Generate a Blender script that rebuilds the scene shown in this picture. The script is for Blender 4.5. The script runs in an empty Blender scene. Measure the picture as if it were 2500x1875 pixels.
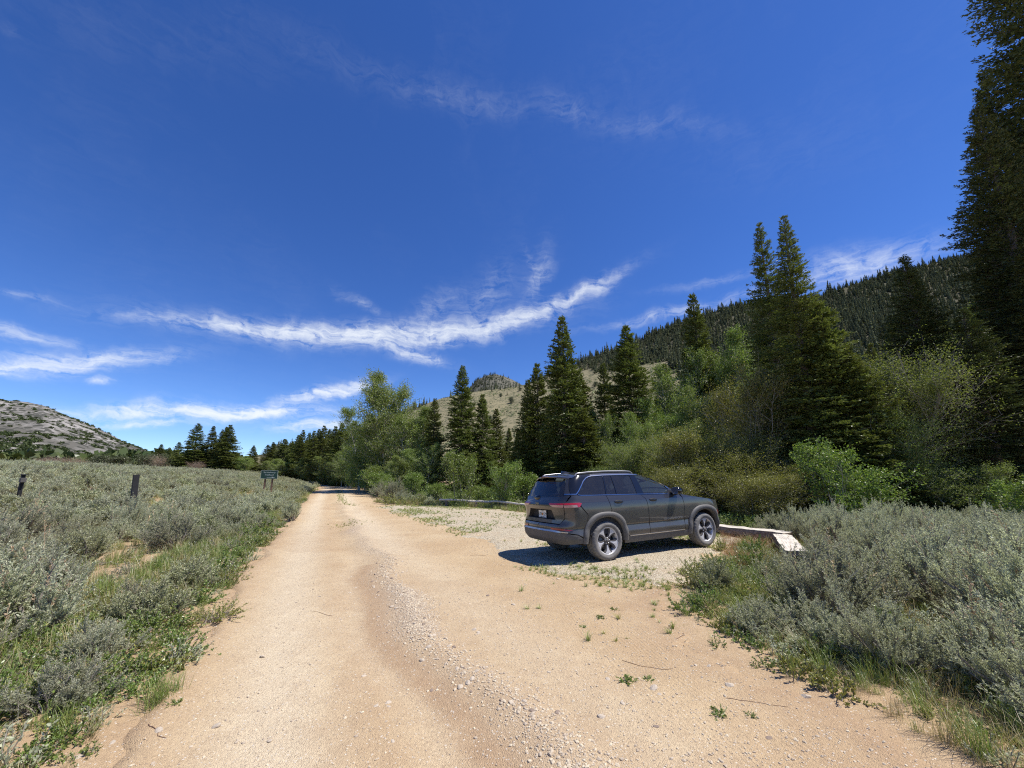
import bpy, bmesh, math, random
import numpy as np
from mathutils import Vector, Matrix
from mathutils.geometry import delaunay_2d_cdt

SC = bpy.context.scene
COL = SC.collection
R = math.radians
RNG = np.random.default_rng(11)

# ------------------------------------------------------------------ camera
cam = bpy.data.cameras.new('camera')
cam.sensor_width = 36.0
cam.lens = 13.58
cam.shift_y = 0.025
cam.clip_start = 0.05
cam.clip_end = 9000.0
camo = bpy.data.objects.new('camera', cam)
COL.objects.link(camo)
camo.location = (0, 0, 1.65)
camo.rotation_euler = (R(90 + 10.34), 0, 0)
SC.camera = camo

# ------------------------------------------------------------------ light
SUN_DIR = Vector((0.527, -0.053, 1.0)).normalized()          # towards the sun
SUN_EL = math.asin(SUN_DIR.z)
SUN_AZ = math.atan2(SUN_DIR.x, SUN_DIR.y)
sun = bpy.data.lights.new('sun', 'SUN')
sun.energy = 5.0
sun.angle = R(0.53)
sun.color = (1.0, 0.95, 0.87)
suno = bpy.data.objects.new('sun', sun)
COL.objects.link(suno)
suno.rotation_euler = SUN_DIR.to_track_quat('Z', 'Y').to_euler()

SC.view_settings.view_transform = 'Standard'
SC.view_settings.look = 'None'
SC.view_settings.exposure = 0.45
SC.view_settings.gamma = 1.0
SC.view_settings.use_curve_mapping = False
SC.cycles.use_denoising = False
SC.cycles.filter_width = 1.15
SC.cycles.max_bounces = 8
SC.cycles.transparent_max_bounces = 12
SC.cycles.sample_clamp_indirect = 3.0
SKY_STRENGTH = 0.118


class NT:
    """small helper to write node trees"""
    def __init__(self, tree):
        self.t = tree
        tree.nodes.clear()

    def n(self, typ, ins=None, **props):
        nd = self.t.nodes.new(typ)
        for k, v in props.items():
            setattr(nd, k, v)
        for k, v in (ins or {}).items():
            s = nd.inputs[k]
            if isinstance(v, bpy.types.NodeSocket):
                self.t.links.new(v, s)
            elif isinstance(v, bpy.types.Node):
                self.t.links.new(v.outputs[0], s)
            else:
                if hasattr(s, 'default_value'):
                    if s.type == 'RGBA' and len(v) == 3:
                        v = (*v, 1.0)
                    s.default_value = v
        return nd

    def m(self, op, a, b=0.0, c=0.0, clamp=False):
        nd = self.n('ShaderNodeMath', {0: a, 1: b, 2: c}, operation=op)
        nd.use_clamp = clamp
        return nd.outputs[0]

    def mix(self, f, a, b, blend='MIX'):
        nd = self.n('ShaderNodeMix', None, data_type='RGBA', blend_type=blend)
        nd.clamp_factor = True
        for idx, v in ((0, f), (6, a), (7, b)):
            s = nd.inputs[idx]
            if isinstance(v, bpy.types.NodeSocket):
                self.t.links.new(v, s)
            else:
                if s.type == 'RGBA' and len(v) == 3:
                    v = (*v, 1.0)
                s.default_value = v
        return nd.outputs[2]

    def ramp(self, f, stops, interp='LINEAR'):
        nd = self.n('ShaderNodeValToRGB', {0: f})
        cr = nd.color_ramp
        cr.interpolation = interp
        while len(cr.elements) < len(stops):
            cr.elements.new(0.5)
        for e, (p, c) in zip(cr.elements, stops):
            e.position = p
            e.color = (c, c, c, 1) if not hasattr(c, '__len__') else (*c, 1)
        return nd.outputs[0]

    def noise(self, vec, scale, detail=4, rough=0.55, dist=0.0):
        return self.n('ShaderNodeTexNoise', {'Vector': vec, 'Scale': scale, 'Detail': detail,
                                             'Roughness': rough, 'Distortion': dist}).outputs[0]

    def link(self, a, b):
        self.t.links.new(a, b)


# ------------------------------------------------------------------ sky
world = bpy.data.worlds.new('World')
SC.world = world
world.use_nodes = True
k = NT(world.node_tree)
tc = k.n('ShaderNodeTexCoord')
sky = k.n('ShaderNodeTexSky', None, sky_type='NISHITA')
sky.sun_disc = False
sky.sun_elevation = SUN_EL
sky.sun_rotation = SUN_AZ
sky.altitude = 2300
sky.air_density = 1.0
sky.dust_density = 0.25
sky.ozone_density = 2.2
skycol = k.n('ShaderNodeHueSaturation', {'Hue': 0.512, 'Saturation': 1.25, 'Value': 1.0, 'Fac': 1.0, 'Color': sky.outputs[0]}).outputs[0]
skycol = k.mix(1.0, skycol, (0.86, 0.95, 1.07), 'MULTIPLY')
sep = k.n('ShaderNodeSeparateXYZ', {0: tc.outputs['Generated']})
az = k.m('ARCTAN2', sep.outputs[0], sep.outputs[1])
el = k.m('ARCSINE', sep.outputs[2])
ang = k.n('ShaderNodeCombineXYZ', {0: az, 1: el, 2: 0.0}).outputs[0]
w1 = k.n('ShaderNodeTexNoise', {'Vector': ang, 'Scale': 9.0, 'Detail': 5.0, 'Roughness': 0.6})
wv = k.n('ShaderNodeVectorMath', {0: w1.outputs['Color'], 1: (0.5, 0.5, 0.5)}, operation='SUBTRACT').outputs[0]
wv = k.n('ShaderNodeVectorMath', {0: wv, 1: (0.13, 0.055, 0.0)}, operation='MULTIPLY').outputs[0]
angw = k.n('ShaderNodeVectorMath', {0: ang, 1: wv}, operation='ADD').outputs[0]
# cirrus streaks: azimuth, elevation, half length, half thickness, tilt (deg), density   (degrees)
STREAKS = [(-37.8, 18.2, 8.2, 0.67, 8.0, 0.656),
           (-28.7, 19.2, 11.4, 1.05, 5.1, 0.787),
           (-18.0, 20.5, 12.7, 1.34, 8.6, 0.853),
           (-6.4, 21.9, 11.3, 1.16, 9.4, 0.787),
           (5.2, 24.8, 9.4, 0.93, 17.7, 0.656),
           (12.2, 27.2, 5.4, 0.68, 18.3, 0.574),
           (-17.9, 18.5, 6.3, 0.8, -10.4, 0.722),
           (-13.7, 17.8, 3.0, 0.59, -9.6, 0.59),
           (-12.1, 24.4, 3.6, 1.7, 40.9, 0.271),
           (-4.5, 26.2, 4.9, 2.36, 42.3, 0.226),
           (3.9, 29.0, 3.4, 1.39, 59.6, 0.316),
           (3.3, 31.2, 2.3, 0.6, -49.9, 0.18),
           (-22.8, 24.2, 2.7, 0.55, -20.7, 0.246),
           (-41.8, 7.2, 8.0, 0.55, 7.5, 1.476),
           (-35.0, 8.3, 7.5, 0.7, 5.6, 1.476),
           (-28.0, 11.0, 4.4, 0.75, 21.0, 1.107),
           (-23.0, 12.6, 3.7, 0.67, 19.8, 1.107),
           (-43.6, 5.8, 3.9, 0.35, 6.7, 0.984),
           (-26.7, 7.3, 4.4, 0.65, 7.0, 1.353),
           (-49.2, 11.5, 5.4, 0.88, 18.4, 1.107),
           (-52.6, 9.9, 2.9, 0.38, 12.5, 1.107),
           (-53.0, 13.1, 2.4, 0.53, 0.6, 0.656),
           (-54.1, 13.6, 1.4, 0.36, -6.5, 0.492),
           (-47.5, 9.7, 0.9, 0.33, 10.3, 0.738),
           (-58.1, 37.4, 0.9, 0.36, 9.5, 0.069),
           (-17.6, 48.9, 19.0, 1.62, 0.6, 0.043),
           (-5.0, 48.5, 11.2, 1.12, -2.8, 0.063),
           (9.3, 47.7, 4.0, 1.19, -18.7, 0.088),
           (23.5, 44.0, 9.8, 1.14, -15.1, 0.069),
           (-44.3, 44.2, 12.4, 2.76, 17.5, 0.02),
           (38.5, 36.8, 11.4, 3.38, -15.9, 0.02),
           (24.3, 22.4, 10.1, 0.64, 2.1, 0.459),
           (42.3, 23.0, 4.4, 1.54, -4.0, 0.517),
           (46.2, 22.8, 4.9, 1.26, -2.9, 0.402),
           (29.8, 25.3, 6.0, 0.5, -2.4, 0.201),
           (-53.6, 16.7, 1.4, 0.37, 5.2, 0.287),
           (20.2, 47.8, 12.2, 5.71, 1.6, 0.015)]
total = None
for (a0, e0, la, lb, rot, amp) in STREAKS:
    mp = k.n('ShaderNodeMapping', {'Vector': angw, 'Location': (R(a0), R(e0), 0), 'Rotation': (0, 0, R(rot)),
                                   'Scale': (R(la), R(lb), 1.0)}, vector_type='TEXTURE')
    d = k.n('ShaderNodeVectorMath', {0: mp.outputs[0]}, operation='LENGTH').outputs['Value']
    g = k.m('EXPONENT', k.m('MULTIPLY', k.m('POWER', d, 2.0), -1.0))
    g = k.m('MULTIPLY', g, amp)
    total = g if total is None else k.m('ADD', total, g)
# fibres drawn out along the wind
fm = k.n('ShaderNodeMapping', {'Vector': angw, 'Rotation': (0, 0, R(-14)), 'Scale': (5.0, 26.0, 1.0)})
fib = k.noise(fm.outputs[0], 3.0, 8, 0.62, 0.9)
fib2 = k.noise(angw, 16.0, 7, 0.65, 1.2)
fibm = k.m('ADD', k.m('MULTIPLY', fib, 0.55), k.m('MULTIPLY', fib2, 0.52))
fibr = k.n('ShaderNodeMapRange', {'Value': fibm, 'From Min': 0.42, 'From Max': 0.76, 'To Min': 0.0, 'To Max': 1.35}).outputs[0]
veil = k.noise(angw, 2.2, 5, 0.6, 0.5)
veil = k.n('ShaderNodeMapRange', {'Value': veil, 'From Min': 0.5, 'From Max': 0.8, 'To Min': 0.0, 'To Max': 0.03}).outputs[0]
dens = k.m('MULTIPLY', k.m('ADD', total, veil), fibr)
dens = k.m('ADD', dens, k.m('MULTIPLY', k.m('MAXIMUM', k.m('SUBTRACT', total, 0.6), 0.0), 0.3))
dens = k.m('SUBTRACT', 1.0, k.m('EXPONENT', k.m('MULTIPLY', dens, -1.15)))
up = k.n('ShaderNodeMapRange', {'Value': sep.outputs[2], 'From Min': -0.02, 'From Max': 0.03}).outputs[0]
dens = k.m('MULTIPLY', dens, up, clamp=True)
colr = k.mix(dens, skycol, (6.0, 6.3, 6.6))
bg = k.n('ShaderNodeBackground', {'Color': colr, 'Strength': SKY_STRENGTH})
out = k.n('ShaderNodeOutputWorld', {'Surface': bg.outputs[0]})


# ------------------------------------------------------------------ object helpers
def thing(name, label, cat, loc=(0, 0, 0), rot=(0, 0, 0), group=None, scale=(1, 1, 1)):
    o = bpy.data.objects.new(name, None)
    COL.objects.link(o)
    o.location = loc
    o.rotation_euler = rot
    o.scale = scale
    o.empty_display_size = 0.2
    o['label'] = label
    o['category'] = cat
    if group:
        o['group'] = group
    return o


def tag(o, label=None, cat=None, group=None, kind=None):
    for key, v in (('label', label), ('category', cat), ('group', group), ('kind', kind)):
        if v:
            o[key] = v
    return o


def link(name, me, parent=None, loc=None):
    o = bpy.data.objects.new(name, me)
    COL.objects.link(o)
    if parent is not None:
        o.parent = parent
    if loc is not None:
        o.location = loc
    return o


def np_mesh(name, V, F, mats=(), smooth=False, midx=None):
    """V (n,3); F a list of (m,k) int arrays"""
    if not isinstance(F, (list, tuple)):
        F = [F]
    F = [np.asarray(f, dtype=np.int32) for f in F if len(f)]
    me = bpy.data.meshes.new(name)
    V = np.asarray(V, dtype=np.float32)
    me.vertices.add(len(V))
    me.vertices.foreach_set('co', V.ravel())
    loops = np.concatenate([f.ravel() for f in F])
    tot = np.concatenate([np.full(len(f), f.shape[1], dtype=np.int32) for f in F])
    start = np.concatenate([[0], np.cumsum(tot)[:-1]]).astype(np.int32)
    me.loops.add(len(loops))
    me.loops.foreach_set('vertex_index', loops)
    me.polygons.add(len(tot))
    me.polygons.foreach_set('loop_start', start)
    me.polygons.foreach_set('loop_total', tot)
    if midx is not None:
        me.polygons.foreach_set('material_index', np.asarray(midx, dtype=np.int32))
    me.polygons.foreach_set('use_smooth', np.full(len(tot), bool(smooth)))
    for m in mats:
        me.materials.append(m)
    me.update(calc_edges=True)
    return me


def attr(me, name, vals):
    a = me.attributes.new(name, 'FLOAT', 'POINT')
    a.data.foreach_set('value', np.asarray(vals, dtype=np.float32))


def norm(v):
    return v / np.maximum(np.linalg.norm(v, axis=-1, keepdims=True), 1e-9)


def cat_geo(parts):
    """join [(V, F(quads))] blocks"""
    V, F, n = [], [], 0
    for v, f in parts:
        V.append(v)
        F.append(f + n)
        n += len(v)
    return np.concatenate(V), np.concatenate(F)


def tubes(P, rad, sides=4):
    """P (N,K,3) paths, rad (N,K) radii -> quads"""
    P = np.asarray(P, float)
    N, K = P.shape[:2]
    T = np.gradient(P, axis=1)
    T = norm(T)
    ref = np.where(np.abs(T[..., 2:3]) > 0.9, np.array([1.0, 0, 0]), np.array([0, 0, 1.0]))
    A = norm(np.cross(T, ref))
    B = np.cross(T, A)
    th = np.arange(sides) * 2 * np.pi / sides
    ring = A[:, :, None, :] * np.cos(th)[None, None, :, None] + B[:, :, None, :] * np.sin(th)[None, None, :, None]
    V = P[:, :, None, :] + ring * np.asarray(rad)[:, :, None, None]
    idx = np.arange(N * K * sides).reshape(N, K, sides)
    a = idx[:, :-1, :]
    b = np.roll(idx, -1, axis=2)[:, :-1, :]
    c = np.roll(idx, -1, axis=2)[:, 1:, :]
    d = idx[:, 1:, :]
    F = np.stack([a, b, c, d], -1).reshape(-1, 4)
    return V.reshape(-1, 3), F


def leaves(P, D, W, L, Wd, shape=0.45):
    """one rhombic leaf per point: P base, D direction, W width direction"""
    L = np.broadcast_to(np.asarray(L, float), (len(P),))[:, None]
    Wd = np.broadcast_to(np.asarray(Wd, float), (len(P),))[:, None]
    V = np.stack([P, P + D * L * shape + W * Wd * 0.5, P + D * L, P + D * L * shape - W * Wd * 0.5], 1).reshape(-1, 3)
    F = np.arange(len(P) * 4).reshape(-1, 4)
    return V, F


def rand_dirs(n, rng):
    return norm(rng.normal(size=(n, 3)))


def vnoise(x, y, seed=0):
    """cheap smooth value noise on numpy arrays"""
    x = np.asarray(x, float)
    y = np.asarray(y, float)
    xi = np.floor(x).astype(np.int64)
    yi = np.floor(y).astype(np.int64)
    xf = x - xi
    yf = y - yi

    def h(a, b):
        v = (a * 374761393 + b * 668265263 + seed * 1442695041) & 0xFFFFFFFF
        v = ((v ^ (v >> 13)) * 1274126177) & 0xFFFFFFFF
        v = v ^ (v >> 16)
        return (v & 0xFFFF) / 65535.0
    u = xf * xf * (3 - 2 * xf)
    v = yf * yf * (3 - 2 * yf)
    return (h(xi, yi) * (1 - u) + h(xi + 1, yi) * u) * (1 - v) + (h(xi, yi + 1) * (1 - u) + h(xi + 1, yi + 1) * u) * v


def fbm(x, y, seed=0, octv=4):
    s = 0
    a = 0.5
    for i in range(octv):
        s = s + a * (vnoise(x * 2 ** i, y * 2 ** i, seed + i) - 0.5) * 2
        a *= 0.5
    return s


def sstep(x, a, b):
    t = np.clip((np.asarray(x, float) - a) / (b - a), 0, 1)
    return t * t * (3 - 2 * t)


# ------------------------------------------------------------------ lie of the land
CAR_P = np.array([1.543, 9.059])
CAR_H = 0.464
CAR_TA, CAR_TB = 0.021, -0.019


def land(x, y):
    x = np.asarray(x, float)
    y = np.asarray(y, float)
    z = 0.016 * np.logaddexp(0, (np.minimum(y, 130.0) - 18) / 3.0) * 3.0
    al = -0.417 * (x + 2.6) + 0.909 * (y - 3)
    q = -0.909 * (x + 2.6) - 0.417 * (y - 3)
    z = z + 3.0 * (1 - np.exp(-np.maximum(q - 3, 0) / 14.0)) * sstep(al, 2, 36) * (1 - sstep(q, 60, 140) * 0.6)
    c, s = math.cos(CAR_H), math.sin(CAR_H)
    dx, dy = x - CAR_P[0], y - CAR_P[1]
    xl, yl = dx * c + dy * s, -dx * s + dy * c
    w = np.exp(-(np.hypot(xl - 1.4, yl * 1.3) / 4.2) ** 4)
    pl = CAR_TA * (xl - 1.5) + CAR_TB * yl
    return z * (1 - w) + pl * w


# left (verge) and right edge of the bare dirt, as x over y
EDGE_L = np.array([(-14, 5.2), (-4, 0.7), (2.59, -2.39), (3.04, -2.62), (3.66, -2.93), (5.2, -3.75), (6.79, -4.55),
                   (9.34, -5.78), (13.84, -7.91), (22.74, -12.18), (39.1, -19.65), (52, -25.2), (61.9, -29.9), (68, -34), (76, -43), (84, -56)])
EDGE_R = np.array([(-14, 9.5), (-4, 5.2), (2.0, 2.9), (2.59, 2.51), (2.86, 2.54), (3.18, 2.48), (3.5, 2.25), (3.66, 2.1), (4.24, 1.93), (5.52, 2.05),
                   (6.4, 2.75), (7.4, 3.5), (8.4, 4.3), (10.0, 5.2), (12.2, 6.9), (13.6, 6.5), (16.0, 4.3), (18.57, 0.75), (21.42, -1.1), (23.3, -3.6),
                   (24.2, -7.0), (26.0, -8.3), (29.0, -9.9), (39.1, -14.5), (52, -20.4), (61.9, -24.6), (68, -28), (76, -36), (84, -48)])


def edge_l(y):
    return np.interp(y, EDGE_L[:, 0], EDGE_L[:, 1])


def edge_r(y):
    return np.interp(y, EDGE_R[:, 0], EDGE_R[:, 1])


def road_m(x, y):
    """metres to the right of the left verge"""
    return (np.asarray(x, float) - edge_l(y)) * 0.905


def road_prof(x, y):
    m = road_m(x, y)
    yy = np.asarray(y, float)
    wob = 0.12 * np.sin(yy * 0.9) + 0.08 * np.sin(yy * 2.3 + 1)
    fade = sstep(34 - yy, 0, 12)
    p = -0.035 * np.exp(-((m - 1.75 - wob) / 0.28) ** 2)
    p = p + 0.040 * np.exp(-((m - 2.32 - wob) / 0.20) ** 2)
    p = p - 0.02 * np.exp(-((m - 0.75) / 0.45) ** 2) + 0.02 * np.exp(-((m - 0.15) / 0.2) ** 2)
    return p * fade


def dirt_top(x, y):
    n = fbm(np.asarray(x) * 1.1, np.asarray(y) * 1.1, 5, 4) * 0.018 + fbm(np.asarray(x) * 7, np.asarray(y) * 7, 9, 3) * 0.006
    return land(x, y) + 0.03 + road_prof(x, y) + n


def soil_top(x, y):
    return land(x, y) + fbm(np.asarray(x) * 0.6, np.asarray(y) * 0.6, 31, 4) * 0.05


def inside_dirt(x, y):
    return np.minimum(np.asarray(x) - edge_l(y), edge_r(y) - np.asarray(x))


# ------------------------------------------------------------------ materials
def new_mat(name):
    m = bpy.data.materials.new(name)
    m.use_nodes = True
    return m, NT(m.node_tree)


def leaf_mat(name, a, b, c=None, trans=0.3, gloss=0.05, grough=0.4, vary=0.25, tcol=None):
    """leaf or needle: two or three tints picked leaf by leaf, light coming through"""
    m, k = new_mat(name)
    geo = k.n('ShaderNodeNewGeometry')
    oi = k.n('ShaderNodeObjectInfo')
    stops = [(0.0, a), (0.55, b)] if c is None else [(0.0, a), (0.5, b), (0.88, b), (0.97, c)]
    col = k.ramp(geo.outputs['Random Per Island'], stops)
    val = k.m('ADD', 1 - vary / 2, k.m('MULTIPLY', oi.outputs['Random'], vary))
    hue = k.m('ADD', 0.49, k.m('MULTIPLY', oi.outputs['Random'], 0.02))
    col = k.n('ShaderNodeHueSaturation', {'Hue': hue, 'Saturation': 1.0, 'Value': val, 'Fac': 1.0, 'Color': col}).outputs[0]
    df = k.n('ShaderNodeBsdfDiffuse', {'Color': col})
    tcl = k.mix(1.0, col, tcol or (1.0, 1.05, 0.6), 'MULTIPLY')
    tr = k.n('ShaderNodeBsdfTranslucent', {'Color': tcl})
    mx = k.n('ShaderNodeMixShader', {0: trans, 1: df.outputs[0], 2: tr.outputs[0]})
    gl = k.n('ShaderNodeBsdfGlossy', {'Color': (1, 1, 1, 1), 'Roughness': grough})
    mx2 = k.n('ShaderNodeMixShader', {0: gloss, 1: mx.outputs[0], 2: gl.outputs[0]})
    k.n('ShaderNodeOutputMaterial', {'Surface': mx2.outputs[0]})
    return m


def plain_mat(name, col, rough=0.6, metal=0.0, spec=0.5, bump=0.0, bscale=40, vary=0.0, vscale=6, col2=None, coat=0.0):
    m, k = new_mat(name)
    tc = k.n('ShaderNodeTexCoord')
    c = col
    if col2 is not None or vary:
        nz = k.noise(tc.outputs['Object'], vscale, 6, 0.6)
        f = k.n('ShaderNodeMapRange', {'Value': nz, 'From Min': 0.35, 'From Max': 0.65}).outputs[0]
        c = k.mix(f, col, col2 or tuple(x * (1 - vary) for x in col))
    bs = k.n('ShaderNodeBsdfPrincipled', {'Base Color': c, 'Roughness': rough, 'Metallic': metal,
                                          'Specular IOR Level': spec, 'Coat Weight': coat})
    if bump:
        nz = k.noise(tc.outputs['Object'], bscale, 5, 0.6)
        bp = k.n('ShaderNodeBump', {'Strength': bump, 'Distance': 0.02, 'Height': nz})
        k.link(bp.outputs[0], bs.inputs['Normal'])
    k.n('ShaderNodeOutputMaterial', {'Surface': bs.outputs[0]})
    return m


M = {}
M['sage'] = leaf_mat('sage_leaf', (0.34, 0.35, 0.235), (0.49, 0.50, 0.355), (0.53, 0.50, 0.34), trans=0.45, gloss=0.015, vary=0.55, tcol=(0.95, 1, 0.75))
M['sage_green'] = leaf_mat('sage_leaf_green', (0.23, 0.26, 0.115), (0.38, 0.40, 0.23), (0.42, 0.40, 0.25), trans=0.2, gloss=0.03)
M['sage_wood'] = plain_mat('sage_wood', (0.17, 0.14, 0.115), 0.9, col2=(0.28, 0.25, 0.22), vscale=14)
M['stalk'] = leaf_mat('seed_stalk', (0.38, 0.27, 0.16), (0.47, 0.36, 0.24), trans=0.1, gloss=0.0)
M['forb'] = leaf_mat('forb_leaf', (0.10, 0.17, 0.035), (0.19, 0.26, 0.06), (0.34, 0.33, 0.09), trans=0.3, gloss=0.04)
M['forb_y'] = leaf_mat('forb_leaf_yellowish', (0.18, 0.21, 0.05), (0.28, 0.29, 0.075), (0.40, 0.36, 0.10), trans=0.3, gloss=0.04)
M['grass'] = leaf_mat('grass_blade', (0.14, 0.21, 0.045), (0.26, 0.33, 0.09), (0.42, 0.37, 0.17), trans=0.3, gloss=0.04)
M['grass_dry'] = leaf_mat('dry_grass_blade', (0.32, 0.24, 0.11), (0.47, 0.39, 0.22), (0.20, 0.24, 0.08), trans=0.25, gloss=0.03)
M['grass_red'] = leaf_mat('reddish_grass_blade', (0.26, 0.13, 0.07), (0.38, 0.22, 0.12), (0.42, 0.34, 0.18), trans=0.25, gloss=0.03)
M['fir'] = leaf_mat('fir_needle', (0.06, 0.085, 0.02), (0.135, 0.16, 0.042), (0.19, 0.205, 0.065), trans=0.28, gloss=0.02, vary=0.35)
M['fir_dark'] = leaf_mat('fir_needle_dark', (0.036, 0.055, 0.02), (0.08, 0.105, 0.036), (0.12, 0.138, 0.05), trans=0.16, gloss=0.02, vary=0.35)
M['hill_fir'] = leaf_mat('hill_fir_needle_hazed', (0.06, 0.07, 0.042), (0.11, 0.12, 0.068), (0.14, 0.145, 0.09), trans=0.15, gloss=0.0, vary=0.4)  # greyer tint: distance haze put into the needle colour
M['juniper'] = leaf_mat('juniper_needle', (0.05, 0.07, 0.03), (0.10, 0.12, 0.055), trans=0.08, gloss=0.03)
M['bark'] = plain_mat('fir_bark', (0.10, 0.08, 0.065), 0.95, col2=(0.18, 0.15, 0.125), vscale=9, bump=0.6, bscale=30)
M['aspen'] = leaf_mat('aspen_leaf', (0.12, 0.185, 0.032), (0.215, 0.285, 0.06), (0.30, 0.33, 0.11), trans=0.38, gloss=0.03, grough=0.5)
M['young'] = leaf_mat('young_leaf', (0.11, 0.18, 0.03), (0.19, 0.265, 0.055), (0.26, 0.30, 0.08), trans=0.4, gloss=0.025)
M['willow'] = leaf_mat('willow_leaf', (0.105, 0.15, 0.03), (0.20, 0.25, 0.06), (0.30, 0.32, 0.13), trans=0.42, gloss=0.02, grough=0.55)
M['brownish'] = leaf_mat('brownish_leaf', (0.12, 0.13, 0.03), (0.225, 0.225, 0.055), (0.27, 0.23, 0.09), trans=0.40, gloss=0.02)
M['russet'] = leaf_mat('russet_twig', (0.20, 0.14, 0.10), (0.29, 0.21, 0.155), trans=0.15, gloss=0.0)
M['aspen_bark'] = plain_mat('aspen_bark', (0.50, 0.49, 0.43), 0.8, col2=(0.30, 0.29, 0.25), vscale=5)
M['grey_bark'] = plain_mat('grey_bark', (0.22, 0.20, 0.17), 0.9, col2=(0.33, 0.31, 0.28), vscale=8)


def dirt_material():
    m, k = new_mat('dirt')
    tc = k.n('ShaderNodeTexCoord')
    p = tc.outputs['Object']
    at = lambda nm: k.n('ShaderNodeAttribute', attribute_name=nm).outputs['Fac']
    big = k.noise(p, 0.7, 5, 0.6, 0.3)
    mid = k.noise(p, 5.0, 6, 0.6)
    fine = k.noise(p, 60.0, 4, 0.7)
    c = k.mix(k.n('ShaderNodeMapRange', {'Value': big, 'From Min': 0.35, 'From Max': 0.65}).outputs[0], (0.47, 0.34, 0.195), (0.555, 0.43, 0.265))
    c = k.mix(k.m('MULTIPLY', at('track'), 0.75), c, (0.64, 0.545, 0.39))
    c = k.mix(k.m('MULTIPLY', at('red'), k.m('ADD', 0.45, mid)), c, (0.41, 0.285, 0.17))
    c = k.mix(k.m('MULTIPLY', at('berm'), 0.55), c, (0.43, 0.355, 0.28))
    c = k.mix(k.n('ShaderNodeMapRange', {'Value': mid, 'From Min': 0.42, 'From Max': 0.72, 'To Max': 0.22}).outputs[0], c, (0.36, 0.245, 0.15))
    # grit: pale and dark grains
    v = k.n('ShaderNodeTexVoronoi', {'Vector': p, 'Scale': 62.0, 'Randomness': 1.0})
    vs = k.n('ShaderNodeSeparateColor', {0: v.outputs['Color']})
    grain = k.m('LESS_THAN', v.outputs['Distance'], k.m('MULTIPLY', vs.outputs[1], 0.42))
    pale = k.m('MULTIPLY', grain, k.m('GREATER_THAN', vs.outputs[0], 0.72))
    dark = k.m('MULTIPLY', grain, k.m('LESS_THAN', vs.outputs[0], 0.16))
    c = k.mix(k.m('MULTIPLY', pale, 0.75), c, (0.66, 0.60, 0.52))
    c = k.mix(k.m('MULTIPLY', dark, 0.55), c, (0.24, 0.18, 0.14))
    c = k.mix(k.m('MULTIPLY', k.m('SUBTRACT', fine, 0.45), 0.9, clamp=True), c, (0.33, 0.235, 0.165))
    c = k.mix(k.m('MULTIPLY', k.m('SUBTRACT', v.outputs['Distance'], 0.48, clamp=True), 0.9, clamp=True), c, (0.25, 0.17, 0.11))  # shade in the gaps between grains, put into the colour
    bs = k.n('ShaderNodeBsdfPrincipled', {'Base Color': c, 'Roughness': 0.95, 'Specular IOR Level': 0.15})
    # streaks left by tyres, drawn out along the road
    mp = k.n('ShaderNodeMapping', {'Vector': p, 'Rotation': (0, 0, R(-25)), 'Scale': (26.0, 0.55, 1.0)})
    stk = k.noise(mp.outputs[0], 1.0, 4, 0.6, 0.2)
    h = k.m('ADD', k.m('MULTIPLY', fine, 0.35), k.m('MULTIPLY', mid, 0.5))
    h = k.m('ADD', h, k.m('MULTIPLY', k.m('MULTIPLY', stk, at('track')), 0.5))
    px3 = k.n('ShaderNodeSeparateXYZ', {0: p})
    acr = k.m('ADD', px3.outputs[0], k.m('MULTIPLY', px3.outputs[1], 0.16))
    rib = k.m('SINE', k.m('MULTIPLY', k.m('ADD', acr, k.m('MULTIPLY', mid, 0.01)), 165.0))
    h = k.m('ADD', h, k.m('MULTIPLY', k.m('MULTIPLY', rib, at('tread')), 0.08))
    v3 = k.n('ShaderNodeTexVoronoi', {'Vector': p, 'Scale': 28.0, 'Randomness': 1.0})
    h = k.m('ADD', h, k.m('MULTIPLY', k.m('LESS_THAN', v3.outputs['Distance'], 0.28), 0.25))
    h = k.m('ADD', h, k.m('MULTIPLY', grain, 0.30))
    v2 = k.n('ShaderNodeTexVoronoi', {'Vector': p, 'Scale': 150.0, 'Randomness': 1.0})
    h = k.m('ADD', h, k.m('MULTIPLY', v2.outputs['Distance'], -0.3))
    bp = k.n('ShaderNodeBump', {'Strength': 0.85, 'Distance': 0.024, 'Height': h})
    k.link(bp.outputs[0], bs.inputs['Normal'])
    k.n('ShaderNodeOutputMaterial', {'Surface': bs.outputs[0]})
    return m


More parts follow.
